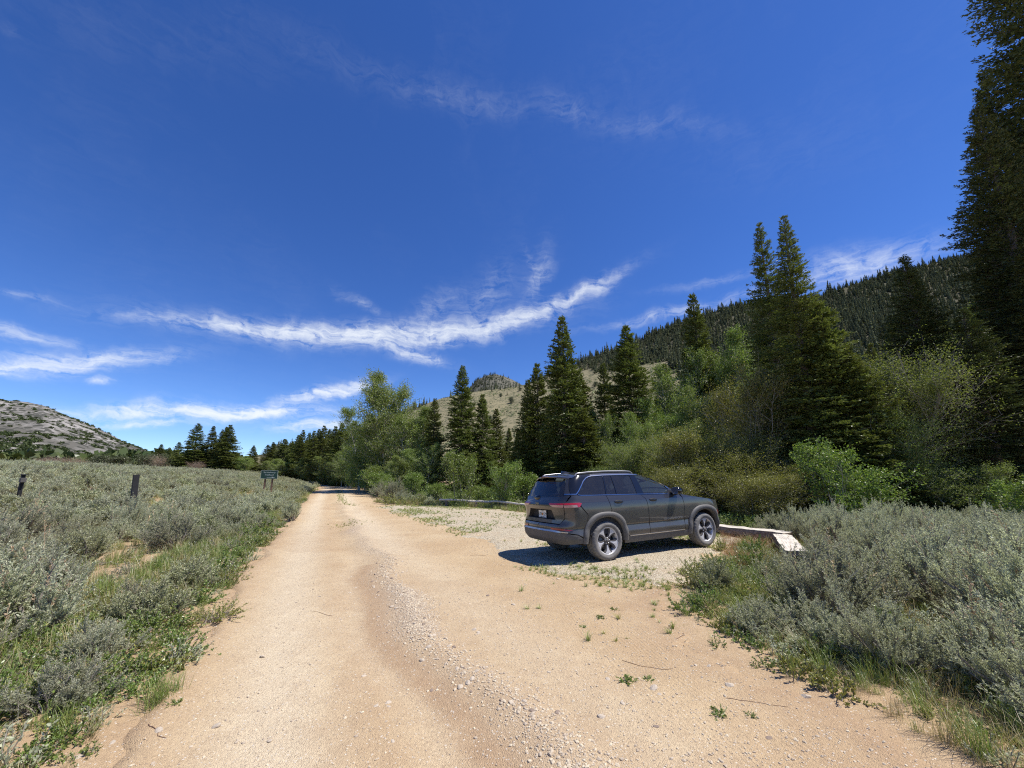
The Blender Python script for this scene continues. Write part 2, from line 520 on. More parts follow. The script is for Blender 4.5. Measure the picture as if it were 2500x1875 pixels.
def gravel_material():
    m, k = new_mat('pale_gravel')
    tc = k.n('ShaderNodeTexCoord')
    p = tc.outputs['Object']
    v = k.n('ShaderNodeTexVoronoi', {'Vector': p, 'Scale': 50.0, 'Randomness': 1.0})
    vs = k.n('ShaderNodeSeparateColor', {0: v.outputs['Color']})
    c = k.ramp(vs.outputs[0], [(0.0, (0.30, 0.23, 0.15)), (0.25, (0.46, 0.39, 0.275)), (0.6, (0.64, 0.57, 0.43)), (1.0, (0.74, 0.68, 0.55))])
    gap = k.n('ShaderNodeMapRange', {'Value': v.outputs['Distance'], 'From Min': 0.35, 'From Max': 0.65}).outputs[0]
    c = k.mix(k.m('MULTIPLY', gap, 0.7), c, (0.25, 0.20, 0.13))
    big = k.noise(p, 1.1, 5, 0.62, 0.4)
    c = k.mix(k.n('ShaderNodeMapRange', {'Value': big, 'From Min': 0.5, 'From Max': 0.72, 'To Max': 0.6}).outputs[0], c, (0.50, 0.38, 0.25))
    bs = k.n('ShaderNodeBsdfPrincipled', {'Base Color': c, 'Roughness': 0.95, 'Specular IOR Level': 0.15})
    bp = k.n('ShaderNodeBump', {'Strength': 1.0, 'Distance': 0.02, 'Height': k.m('SUBTRACT', 1.0, v.outputs['Distance'])})
    k.link(bp.outputs[0], bs.inputs['Normal'])
    k.n('ShaderNodeOutputMaterial', {'Surface': bs.outputs[0]})
    return m


def slope_material(name, ca, cb, rock, dots, rock_lo, rock_hi, dotscale, dotamt, zscale=1.0, wood=None):
    """grassy or rocky mountainside with dry brush and stones"""
    m, k = new_mat(name)
    tc = k.n('ShaderNodeTexCoord')
    p = tc.outputs['Object']
    big = k.noise(p, 0.012 * zscale, 6, 0.6, 0.5)
    mid = k.noise(p, 0.09 * zscale, 6, 0.65)
    c = k.mix(mid, ca, cb)
    rk = k.n('ShaderNodeMapRange', {'Value': k.m('ADD', k.m('MULTIPLY', big, 0.6), k.m('MULTIPLY', mid, 0.4)),
                                    'From Min': rock_lo, 'From Max': rock_hi}).outputs[0]
    c = k.mix(rk, c, rock)
    v = k.n('ShaderNodeTexVoronoi', {'Vector': p, 'Scale': dotscale, 'Randomness': 1.0})
    vs = k.n('ShaderNodeSeparateColor', {0: v.outputs['Color']})
    d = k.m('LESS_THAN', v.outputs['Distance'], k.m('MULTIPLY', vs.outputs[0], dotamt))
    c = k.mix(k.m('MULTIPLY', d, 0.85), c, dots)
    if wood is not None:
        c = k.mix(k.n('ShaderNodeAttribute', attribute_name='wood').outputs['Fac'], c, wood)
    bs = k.n('ShaderNodeBsdfPrincipled', {'Base Color': c, 'Roughness': 0.97, 'Specular IOR Level': 0.08})
    bp = k.n('ShaderNodeBump', {'Strength': 0.7, 'Distance': 2.0 / zscale, 'Height': k.m('ADD', mid, k.m('MULTIPLY', d, 0.25))})
    k.link(bp.outputs[0], bs.inputs['Normal'])
    k.n('ShaderNodeOutputMaterial', {'Surface': bs.outputs[0]})
    return m


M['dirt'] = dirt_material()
M['gravel'] = gravel_material()
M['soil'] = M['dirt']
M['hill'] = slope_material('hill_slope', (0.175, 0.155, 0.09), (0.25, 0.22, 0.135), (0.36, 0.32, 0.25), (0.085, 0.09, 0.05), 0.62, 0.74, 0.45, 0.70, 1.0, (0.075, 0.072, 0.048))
M['limestone'] = slope_material('limestone_slope', (0.085, 0.082, 0.07), (0.135, 0.128, 0.11), (0.27, 0.255, 0.235), (0.045, 0.047, 0.038), 0.50, 0.62, 0.10, 0.75, 0.35)
M['peak'] = slope_material('peak_slope', (0.09, 0.09, 0.07), (0.15, 0.14, 0.11), (0.38, 0.35, 0.31), (0.04, 0.043, 0.035), 0.52, 0.64, 0.10, 0.75, 0.35)
M['stone'] = plain_mat('stone', (0.44, 0.36, 0.27), 0.9, col2=(0.58, 0.50, 0.40), vscale=20, bump=0.5, bscale=60)
M['stone_dark'] = plain_mat('stone_dark', (0.20, 0.145, 0.11), 0.9, col2=(0.32, 0.25, 0.20), vscale=20, bump=0.5, bscale=60)
M['pebble'] = leaf_mat('pebble', (0.30, 0.235, 0.17), (0.46, 0.385, 0.29), (0.58, 0.53, 0.45), trans=0.0, gloss=0.0, vary=0.45)


# ------------------------------------------------------------------ ground, road and parking gravel
def axis(lo, hi, fine_lo, fine_hi, step, grow=1.16):
    a = list(np.arange(fine_lo, fine_hi, step))
    s = step
    x = a[-1]
    while x < hi:
        s *= grow
        x += s
        a.append(x)
    s = step
    x = a[0]
    pre = []
    while x > lo:
        s *= grow
        x -= s
        pre.append(x)
    return np.array(pre[::-1] + a)


def grid_mesh(name, X, Y, Z, mats, smooth=True, keep=None):
    ny, nx = X.shape
    idx = np.arange(ny * nx).reshape(ny, nx)
    F = np.stack([idx[:-1, :-1], idx[:-1, 1:], idx[1:, 1:], idx[1:, :-1]], -1).reshape(-1, 4)
    V = np.stack([X, Y, Z], -1).reshape(-1, 3)
    if keep is not None:
        kf = keep.reshape(-1)[F].all(1)
        F = F[kf]
        used = np.unique(F)
        mp = np.full(len(V), -1)
        mp[used] = np.arange(len(used))
        V = V[used]
        F = mp[F]
        return np_mesh(name, V, F, mats, smooth), used
    return np_mesh(name, V, F, mats, smooth), np.arange(len(V))


gx = axis(-3500, 3500, -26, 24, 0.42)
gy = axis(-60, 4500, -3, 40, 0.42)
GX, GY = np.meshgrid(gx, gy)
GZ = soil_top(GX, GY)
# ground sinks a little under the bare dirt so the dirt sheet lies clear of it
ins = inside_dirt(GX, GY)
GZ = GZ - 0.10 * sstep(ins, 0.35, 0.8) * (GY < 84)
GZ = GZ + 0.035 * np.exp(-((ins + 0.35) / 0.45) ** 2) * (GY < 30)
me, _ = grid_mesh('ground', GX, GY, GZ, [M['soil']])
attr(me, 'red', np.full(GX.size, 0.62))
tag(link('ground', me), kind='structure', label='brown soil under the sagebrush on both sides of the road')

ys = [-5.0]
st = 0.07
while ys[-1] < 84:
    ys.append(ys[-1] + st)
    if ys[-1] > 9:
        st *= 1.018
ys = np.array(ys)
nu = 130
u = np.linspace(0, 1, nu)
margin = 0.45
L_, R_ = edge_l(ys), edge_r(ys)
wob_l = fbm(ys * 1.3, ys * 0 + 3.0, 41, 4) * 0.35 + fbm(ys * 6, ys * 0 + 3.0, 42, 3) * 0.12
wob_r = fbm(ys * 1.3, ys * 0 + 9.0, 43, 4) * 0.35 + fbm(ys * 6, ys * 0 + 3.0, 44, 3) * 0.12
XX = (L_ - margin)[:, None] * (1 - u)[None] + (R_ + margin)[:, None] * u[None]
YY = np.repeat(ys[:, None], nu, 1)
dl = XX - (L_ + wob_l)[:, None]
dr = (R_ + wob_r)[:, None] - XX
inn = np.minimum(dl, dr)
ZZ = dirt_top(XX, YY) - 0.16 * (1 - sstep(inn, -0.30, 0.12))
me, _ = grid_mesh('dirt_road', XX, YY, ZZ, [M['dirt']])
m_ = road_m(XX, YY).ravel()
yv = YY.ravel()
wob = 0.12 * np.sin(yv * 0.9) + 0.08 * np.sin(yv * 2.3 + 1)
brk = 0.45 + 0.55 * sstep(fbm(yv * 0.55, yv * 0 + 1, 77, 3), -0.25, 0.2)
attr(me, 'track', np.clip(np.exp(-((m_ - 0.85) / 0.42) ** 2) * 1.0 + np.exp(-((m_ - 1.75 - wob) / 0.25) ** 2) * 0.45 * (yv < 9) + np.exp(-((m_ - 3.0) / 0.5) ** 2) * 0.5 + np.exp(-((m_ - 2.6) / 0.5) ** 2) * 0.7 * (yv > 9), 0, 1))
attr(me, 'berm', np.exp(-((m_ - 2.32 - wob) / 0.26) ** 2) * brk * (yv < 16))
attr(me, 'red', np.clip(np.exp(-((m_ - 1.95 - wob) / 0.16) ** 2) * (yv < 8) * 0.9 + np.exp(-((m_ + 0.1) / 0.35) ** 2) * 0.8 + np.exp(-((m_ - 1.45) / 0.2) ** 2) * 0.25
     + sstep(XX.ravel() - edge_r(yv) + 1.1, 0, 1.0) * (yv < 6.5) * 0.75 + (fbm(XX.ravel() * 0.5, yv * 0.5, 15, 3) > 0.12) * 0.2, 0, 1))
tc_ = np.interp(yv, [2.6, 3.2, 4.2, 5.5, 7.2, 8.2], [1.42, 1.12, 0.80, 0.62, 0.52, 0.45])
xv_ = XX.ravel()
band = np.maximum(sstep(0.13 - np.abs(xv_ - tc_), 0, 0.04), sstep(0.12 - np.abs(xv_ - tc_ - 0.42), 0, 0.04))
tc2 = np.interp(yv, [2.5, 3.0, 3.6, 4.4], [2.25, 1.95, 1.72, 1.35])
band = np.maximum(band, 0.8 * sstep(0.12 - np.abs(xv_ - tc2), 0, 0.04) * (yv < 4.6))
attr(me, 'tread', band * (0.35 + 0.65 * vnoise(xv_ * 2.2, yv * 1.4, 88)) * (yv < 8))
tag(link('dirt_road', me), kind='structure', label='pale tan dirt road with wheel tracks running to the trees')

# gravel of the pull-out: a thin sheet over the dirt, dipping under it along a ragged edge
PAD = np.array([(-7.6, 23.0), (-3.3, 15.9), (-1.25, 12.0), (-0.15, 9.6), (0.6, 7.9), (1.9, 6.6), (2.9, 6.7), (4.2, 8.5), (5.2, 10.1), (6.9, 12.3), (6.6, 13.7),
                (4.4, 16.1), (0.85, 18.7), (-1.0, 21.5), (-3.5, 23.4), (-6.9, 24.3)])


def sdist(px, py, poly):
    """signed distance, positive inside"""
    d = np.full(px.shape, 1e9)
    inside = np.zeros(px.shape, bool)
    n = len(poly)
    for i in range(n):
        a = poly[i]
        b = poly[(i + 1) % n]
        e = b - a
        wx = px - a[0]
        wy = py - a[1]
        t = np.clip((wx * e[0] + wy * e[1]) / (e @ e), 0, 1)
        d = np.minimum(d, np.hypot(wx - t * e[0], wy - t * e[1]))
        cond = ((a[1] > py) != (b[1] > py)) & (px < (b[0] - a[0]) * (py - a[1]) / (b[1] - a[1] + 1e-12) + a[0])
        inside ^= cond
    return np.where(inside, d, -d)


px_, py_ = np.meshgrid(np.arange(-8.6, 7.6, 0.085), np.arange(5.6, 25.0, 0.085))
sd = sdist(px_, py_, PAD) + fbm(px_ * 1.2, py_ * 1.2, 21, 4) * 0.7 + fbm(px_ * 7, py_ * 7, 22, 3) * 0.35
pz = dirt_top(px_, py_) + 0.035 * sstep(sd, -0.1, 0.25) - 0.05 * (1 - sstep(sd, -0.35, 0.02)) - 0.007 + fbm(px_ * 9, py_ * 9, 23, 2) * 0.008
me, _ = grid_mesh('gravel_pad', px_, py_, pz, [M['gravel']], keep=sd > -0.45)
tag(link('gravel_pad', me), kind='structure', label='pale gravel of the parking pull-out under and around the car')


def pad_sd(x, y):
    return sdist(np.asarray(x, float), np.asarray(y, float), PAD)


def top_z(x, y):
    x = np.asarray(x, float)
    y = np.asarray(y, float)
    t = np.where(inside_dirt(x, y) > 0.1, dirt_top(x, y), soil_top(x, y))
    return np.where(pad_sd(x, y) > 0.2, np.maximum(t, dirt_top(x, y) + 0.028), t)


# ------------------------------------------------------------------ mountains
RIDGE = np.array([(-420, 16), (-300, 20), (-220, 30), (-157.7, 43.8), (-130.5, 61), (-90, 76.8), (-61.9, 85.2), (-14.1, 92.9), (15.8, 98.4), (61.5, 117.3), (84.5, 126.9),
                  (115.2, 136.2), (148.6, 150), (168.4, 159.4), (232.1, 181.7), (327.2, 192.9), (382.9, 213), (427, 224.4), (476.6, 237.4),
                  (555.7, 254.4), (648, 266.8), (900, 280), (1300, 285)])
HX = RIDGE[:, 0] / 380.0


def hill_pt(b, v):
    """b = x/y bearing, v = 0 at the foot ... 1 on the ridge, beyond 1 behind it"""
    b = np.asarray(b, float)
    v = np.asarray(v, float)
    foot = 62 + 40 * sstep(-b, -0.15, 0.35) + 20 * sstep(b, 0.6, 1.6)
    yy = foot + (380 - foot) * v
    zr = np.interp(b, HX, RIDGE[:, 1])
    zr = (zr + np.interp(b - 0.02, HX, RIDGE[:, 1]) + np.interp(b + 0.02, HX, RIDGE[:, 1])) / 3
    prof = np.where(v <= 1, 0.42 * v + 0.58 * v ** 1.7, 1 - 1.2 * (v - 1))
    xx = b * yy
    n = fbm(xx * 0.02, yy * 0.02, 51, 5) * 7 * np.clip(v * (1.15 - v) * 3, 0, 1) + fbm(xx * 0.11, yy * 0.11, 52, 3) * 0.8 * np.clip(v * 4, 0, 1)
    return xx, yy, np.maximum(zr * prof, -3) + n + np.where(v < 0.02, -1.0, 0)


bb, vv = np.meshgrid(np.linspace(-1.0, 3.2, 300), np.linspace(0.0, 1.4, 120))
hx, hy, hz_ = hill_pt(bb, vv)


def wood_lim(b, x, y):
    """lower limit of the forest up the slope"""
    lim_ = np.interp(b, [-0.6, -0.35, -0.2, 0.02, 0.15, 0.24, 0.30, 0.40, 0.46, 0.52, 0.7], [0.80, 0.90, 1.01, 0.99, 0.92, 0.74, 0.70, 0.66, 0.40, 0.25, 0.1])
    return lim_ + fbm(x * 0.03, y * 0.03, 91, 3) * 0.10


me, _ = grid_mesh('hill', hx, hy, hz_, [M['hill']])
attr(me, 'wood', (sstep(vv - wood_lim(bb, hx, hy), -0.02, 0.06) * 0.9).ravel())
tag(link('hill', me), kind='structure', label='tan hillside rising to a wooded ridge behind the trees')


def mountain(name, prof, Y, depth, mat, seed, label, amp=8.0, base=-6, tail=1.0):
    prof = np.array(prof, float)
    xs = np.linspace(prof[0, 0], prof[-1, 0], 160)
    zr = np.interp(xs, prof[:, 0], prof[:, 1])
    vs = np.concatenate([np.linspace(0, 1, 60), np.linspace(1.03, 1.6, 20)])
    X, V = np.meshgrid(xs, vs)
    Zr = np.repeat(zr[None], len(vs), 0)
    Yw = Y - depth * (1 - V)
    Xw = X * Yw / Y
    P = np.where(V <= 1, 0.55 * V + 0.45 * V ** 2, 1 - 0.8 * (V - 1))
    Z = Zr * P * np.clip(V * 40, 0, 1) + base * (1 - np.clip(V * 12, 0, 1))
    Z = Z + (fbm(Xw * 0.006, Yw * 0.012, seed, 5) * amp * 2.4 + fbm(Xw * 0.03, Yw * 0.03, seed + 7, 4) * amp * 0.7) * np.clip(V * (1.08 - V) * 4, 0, 1)
    me, _ = grid_mesh(name, Xw, Yw, Z, [mat])
    o = link(name, me)
    tag(o, kind='structure', label=label)
    return o, Xw, Yw, Z


_, pkx, pky, pkz = mountain('far_peak', [(-430, 150), (-330, 220), (-260, 275), (-211, 317), (-187, 345), (-147, 389), (-120, 406), (-99, 416), (-66, 422), (-25, 412), (20, 389), (65, 362),
                      (130, 333), (260, 300), (420, 260)], 1500, 900, M['peak'], 61, 'rounded rocky peak far off behind the tan slope', 9)
LM, lmx, lmy, lmz = mountain('left_mountain', [(-2600, 330), (-2100, 290), (-1631, 236), (-1443, 221), (-1354, 213), (-1287, 204), (-1231, 192), (-1172, 171), (-1114, 148), (-1055, 121),
                                               (-997, 95), (-941, 72), (-907, 60), (-863, 45), (-800, 30), (-700, 16), (-520, 4)], 1000, 760, M['limestone'], 71,
                             'grey limestone mountainside sloping down on the left', 9)


# ------------------------------------------------------------------ plant makers
def perp(D, rng):
    r = rand_dirs(len(D), rng)
    return norm(np.cross(D, r))


def curve_paths(A, D, L, K, rng, lift=0.15, wig=0.05):
    """N bent paths from A along D with length L, K points, lifting towards +z"""
    t = np.linspace(0, 1, K)[None, :, None]
    P = A[:, None] + D[:, None] * L[:, None, None] * t
    P[..., 2] += lift * (L[:, None] * t[..., 0] ** 2)
    bend = rng.normal(size=(len(A), 1, 3)) * wig
    P = P + bend * L[:, None, None] * (t ** 2) + rng.normal(size=P.shape) * wig * 0.25 * L[:, None, None] * t
    return P


def sage_geo(seed, rad, hgt, nmain, ntwig, nleaf, ll, lw, stalks=0, upr=0.5):
    rng = np.random.default_rng(seed)
    lobes = rng.uniform(0, 2 * np.pi, 4)

    def dome(phi):
        return 0.78 + 0.2 * np.sin(2 * phi + lobes[0]) + 0.12 * np.sin(3 * phi + lobes[1])
    phi = rng.uniform(0, 2 * np.pi, nmain)
    pol = np.arccos(rng.uniform(0.25, 1.0, nmain))
    D = np.stack([np.cos(phi) * np.sin(pol), np.sin(phi) * np.sin(pol), np.cos(pol)], 1)
    rr = rad * dome(phi)
    L = 0.86 / np.sqrt((np.sin(pol) / rr) ** 2 + (np.cos(pol) / hgt) ** 2) * rng.uniform(0.75, 1.0, nmain)
    A = rng.normal(size=(nmain, 3)) * np.array([0.06, 0.06, 0.0]) * rad
    D0 = norm(D + np.array([0, 0, 0.1]))
    mains = curve_paths(A, D0, L, 6, rng, 0.05, 0.12)
    # twigs
    mi = rng.integers(0, nmain, ntwig)
    tt = rng.uniform(0.40, 1.0, ntwig) ** 0.8
    f = tt * 5
    i0 = np.minimum(f.astype(int), 4)
    fr = (f - i0)[:, None]
    B = mains[mi, i0] * (1 - fr) + mains[mi, i0 + 1] * fr
    out = norm(B * np.array([1 / rad ** 2, 1 / rad ** 2, 1 / hgt ** 2]) + 1e-6)
    TD = norm(out * 0.5 + np.array([0, 0, upr]) + rng.normal(size=(ntwig, 3)) * 0.42)
    TL = rng.uniform(0.12, 0.30, ntwig) * (0.6 + 0.4 * hgt)
    TP = curve_paths(B, TD, TL, 4, rng, 0.15, 0.10)
    # leaves
    N = ntwig * nleaf
    ti = np.repeat(np.arange(ntwig), nleaf)
    s = rng.uniform(0.12, 1.0, N) ** 0.8
    f = s * 3
    i0 = np.minimum(f.astype(int), 2)
    fr = (f - i0)[:, None]
    P = TP[ti, i0] * (1 - fr) + TP[ti, i0 + 1] * fr
    ax = norm(TP[ti, 3] - TP[ti, 0])
    LD = norm(ax * 0.85 + rand_dirs(N, rng) * 0.75)
    W = perp(LD, rng)
    lv, lf = leaves(P, LD, W, ll * rng.uniform(0.6, 1.25, N), lw * rng.uniform(0.7, 1.2, N), 0.6)
    sv1, sf1 = tubes(mains, np.linspace(0.016, 0.005, 6)[None] * (0.6 + 0.7 * hgt) * np.ones((nmain, 1)), 4)
    sv2, sf2 = tubes(TP, np.linspace(0.0032, 0.0012, 4)[None] * np.ones((ntwig, 1)), 3)
    sv, sf = cat_geo([(sv1, sf1), (sv2, sf2)])
    st = None
    if stalks:
        k = rng.integers(0, ntwig, stalks)
        A = TP[k, 2]
        D = norm(np.array([0, 0, 1.0]) + rng.normal(size=(stalks, 3)) * 0.22)
        SL = rng.uniform(0.15, 0.32, stalks)
        SP = curve_paths(A, D, SL, 4, rng, 0.0, 0.1)
        n2 = 14
        ti = np.repeat(np.arange(stalks), n2)
        s = rng.uniform(0.35, 1.0, stalks * n2)
        P = SP[ti, 0] * (1 - s[:, None]) + SP[ti, 3] * s[:, None]
        LD = norm(D[ti] + rand_dirs(len(ti), rng) * 0.8)
        a = leaves(P, LD, perp(LD, rng), 0.028, 0.012)
        b = tubes(SP, np.full((stalks, 4), 0.0016), 3)
        st = cat_geo([a, b])
    return (lv, lf), (sv, sf), st


def leafy_bush_geo(seed, rad, hgt, nst, nleaf, ll, lw, low=0.15):
    """small leafy forb or shrub: stems from the base, broad leaves"""
    rng = np.random.default_rng(seed)
    phi = rng.uniform(0, 2 * np.pi, nst)
    pol = np.arccos(rng.uniform(low, 1.0, nst))
    D = np.stack([np.cos(phi) * np.sin(pol), np.sin(phi) * np.sin(pol), np.cos(pol)], 1)
    L = 1 / np.sqrt((np.sin(pol) / rad) ** 2 + (np.cos(pol) / hgt) ** 2) * rng.uniform(0.7, 1.05, nst)
    A = rng.normal(size=(nst, 3)) * np.array([0.25, 0.25, 0.0]) * rad
    SP = curve_paths(A, D, L, 5, rng, 0.12, 0.1)
    N = nst * nleaf
    ti = np.repeat(np.arange(nst), nleaf)
    s = rng.uniform(0.25, 1.0, N) ** 0.7
    f = s * 4
    i0 = np.minimum(f.astype(int), 3)
    fr = (f - i0)[:, None]
    P = SP[ti, i0] * (1 - fr) + SP[ti, i0 + 1] * fr
    LD = norm(D[ti] * 0.5 + np.array([0, 0, 0.35]) + rand_dirs(N, rng) * 0.9)
    lv = leaves(P, LD, perp(LD, rng), ll * rng.uniform(0.6, 1.2, N), lw * rng.uniform(0.7, 1.2, N), 0.45)
    sv = tubes(SP, np.linspace(0.004, 0.0015, 5)[None] * np.ones((nst, 1)), 3)
    return lv, sv


def tuft_geo(seed, n, hgt, spread, bw):
    """grass tuft: bent blades of two quads and a tip"""
    rng = np.random.default_rng(seed)
    phi = rng.uniform(0, 2 * np.pi, n)
    lean = rng.uniform(0.05, 0.75, n) * spread
    A = np.stack([rng.normal(0, 0.035, n), rng.normal(0, 0.035, n), np.full(n, -0.02)], 1) * (hgt / 0.3)
    h = hgt * rng.uniform(0.45, 1.1, n)
    dx = np.stack([np.cos(phi), np.sin(phi), np.zeros(n)], 1)
    W = np.stack([-np.sin(phi), np.cos(phi), np.zeros(n)], 1) * bw
    up = np.array([0, 0, 1.0])
    p1 = A + up * (h * 0.45)[:, None] + dx * (h * lean * 0.25)[:, None]
    p2 = A + up * (h * 0.8)[:, None] + dx * (h * lean * 0.65)[:, None]
    p3 = A + up * (h * 0.98)[:, None] + dx * (h * lean * 1.15)[:, None]
    V = np.stack([A - W, A + W, p1 + W * 0.9, p1 - W * 0.9, p2 + W * 0.6, p2 - W * 0.6, p3 + W * 0.1, p3 - W * 0.1], 1).reshape(-1, 3)
    b = (np.arange(n) * 8)[:, None]
    F = np.concatenate([b + np.array([[0, 1, 2, 3]]), b + np.array([[3, 2, 4, 5]]), b + np.array([[5, 4, 6, 7]])])
    return V, F


def fir_geo(seed, H, rad, whorls, nbr, spray, prof='fir', dens=1.0, bottom=0.03, gap=0.0, fine=1.0):
    rng = np.random.default_rng(seed)
    z = H * (bottom + (0.985 - bottom) * (np.linspace(0, 1, whorls) ** 0.95)) + rng.normal(0, 0.25 * H / whorls, whorls)
    z = np.clip(z, 0.02 * H, 0.985 * H)
    nb = np.full(whorls, nbr)
    zi = np.repeat(z, nb)
    zi = zi + rng.normal(0, 0.3 * H / whorls, len(zi))
    t = np.clip(zi / H, 0, 0.99)
    if prof == 'fir':
        pr = np.minimum(1.0, 1.35 * (1 - t) ** 0.8)
    elif prof == 'col':
        pr = np.where(t > 0.5, 0.62 * np.minimum(1, 2.1 * (1 - t) ** 0.85), 0.62 + 0.5 * np.clip(0.5 - t, 0, 0.38))
    else:
        pr = (1 - t) ** 0.85
    phi = rng.uniform(0, 2 * np.pi, len(zi))
    lob = 1 + 0.16 * np.sin(phi * 2 + rng.uniform(0, 6)) * np.sin(t * 9 + rng.uniform(0, 6)) + 0.14 * np.sin(phi * 3 + t * 14)
    L = rad * pr * lob * rng.uniform(0.62, 1.1, len(zi)) + 0.06
    if gap:
        keep = rng.uniform(size=len(zi)) > gap
        zi, t, phi, L = zi[keep], t[keep], phi[keep], L[keep]
    n = len(zi)
    elv = np.radians(-22 + 62 * t ** 1.5) + rng.normal(0, 0.13, n)
    D = np.stack([np.cos(phi) * np.cos(elv), np.sin(phi) * np.cos(elv), np.sin(elv)], 1)
    K = 5
    s = np.linspace(0, 1, K)
    A = np.stack([np.zeros(n), np.zeros(n), zi], 1)
    BP = A[:, None] + D[:, None] * (L[:, None] * s)[..., None]
    droop = (0.16 * (1 - t) + 0.02)[:, None] * L[:, None]
    BP[..., 2] += -droop * s ** 2 * 1.3 + droop * s ** 4 * 1.1
    # side twigs in the plane of the branch
    side = np.stack([-np.sin(phi), np.cos(phi), np.zeros(n)], 1)
    step = 0.072 / dens
    cnt = np.maximum((L / step).astype(int), 3)
    bi = np.repeat(np.arange(n), cnt)
    NT_ = len(bi)
    sv = rng.uniform(0.08, 1.0, NT_) ** 0.8
    f = sv * (K - 1)
    i0 = np.minimum(f.astype(int), K - 2)
    fr = (f - i0)[:, None]
    TB = BP[bi, i0] * (1 - fr) + BP[bi, i0 + 1] * fr
    ax = norm(BP[bi, i0 + 1] - BP[bi, i0])
    sg = rng.choice([-1.0, 1.0], NT_)[:, None]
    spread = rng.uniform(0.45, 1.1, NT_)[:, None]
    TD = norm(ax + side[bi] * sg * spread + np.array([0, 0, 0.05]) + rng.normal(size=(NT_, 3)) * 0.16)
    TL = np.minimum(0.42 * L[bi] * (1.08 - sv), 0.65) * rng.uniform(0.5, 1.1, NT_) + 0.07
    # needle sprays along each twig
    ns = spray
    ti = np.repeat(np.arange(NT_), ns)
    q = (np.tile(np.arange(ns), NT_) + rng.uniform(0, 1, NT_ * ns)) / ns
    P = TB[ti] + TD[ti] * (TL[ti] * q)[:, None] + rng.normal(size=(len(ti), 3)) * 0.015
    sd2 = norm(np.cross(TD[ti], np.array([0, 0, 1.0])) + 1e-6)
    ND = norm(TD[ti] + sd2 * rng.normal(0, 0.55, len(ti))[:, None] + np.array([0, 0, 1.0]) * rng.normal(0.10, 0.26, len(ti))[:, None])
    W = norm(np.cross(ND, np.array([0, 0, 1.0]) + rng.normal(size=(len(ti), 3)) * 1.1))
    ln = (0.11 + 0.10 * rng.uniform(size=len(ti))) * (0.9 + 0.25 / dens) * np.clip(0.6 + TL[ti], 0.7, 1.1) * fine
    lv = leaves(P, ND, W, ln, ln * rng.uniform(0.30, 0.50, len(ti)), 0.55)
    # leader
    tr = np.stack([np.zeros(7), np.zeros(7), np.linspace(-0.2, H, 7)], 1)[None]
    tr[0, 1:-1, :2] += rng.normal(0, 0.012 * rad, (5, 2))
    tv = tubes(tr, np.linspace(0.022 * H ** 0.9, 0.012, 7)[None], 7)
    bv = tubes(BP[:, :4], (np.linspace(1, 0.35, 4)[None] * (0.006 + 0.010 * L[:, None] / max(rad, 0.1) * min(rad, 3) * 0.6)), 3)
    return lv, cat_geo([tv, bv])


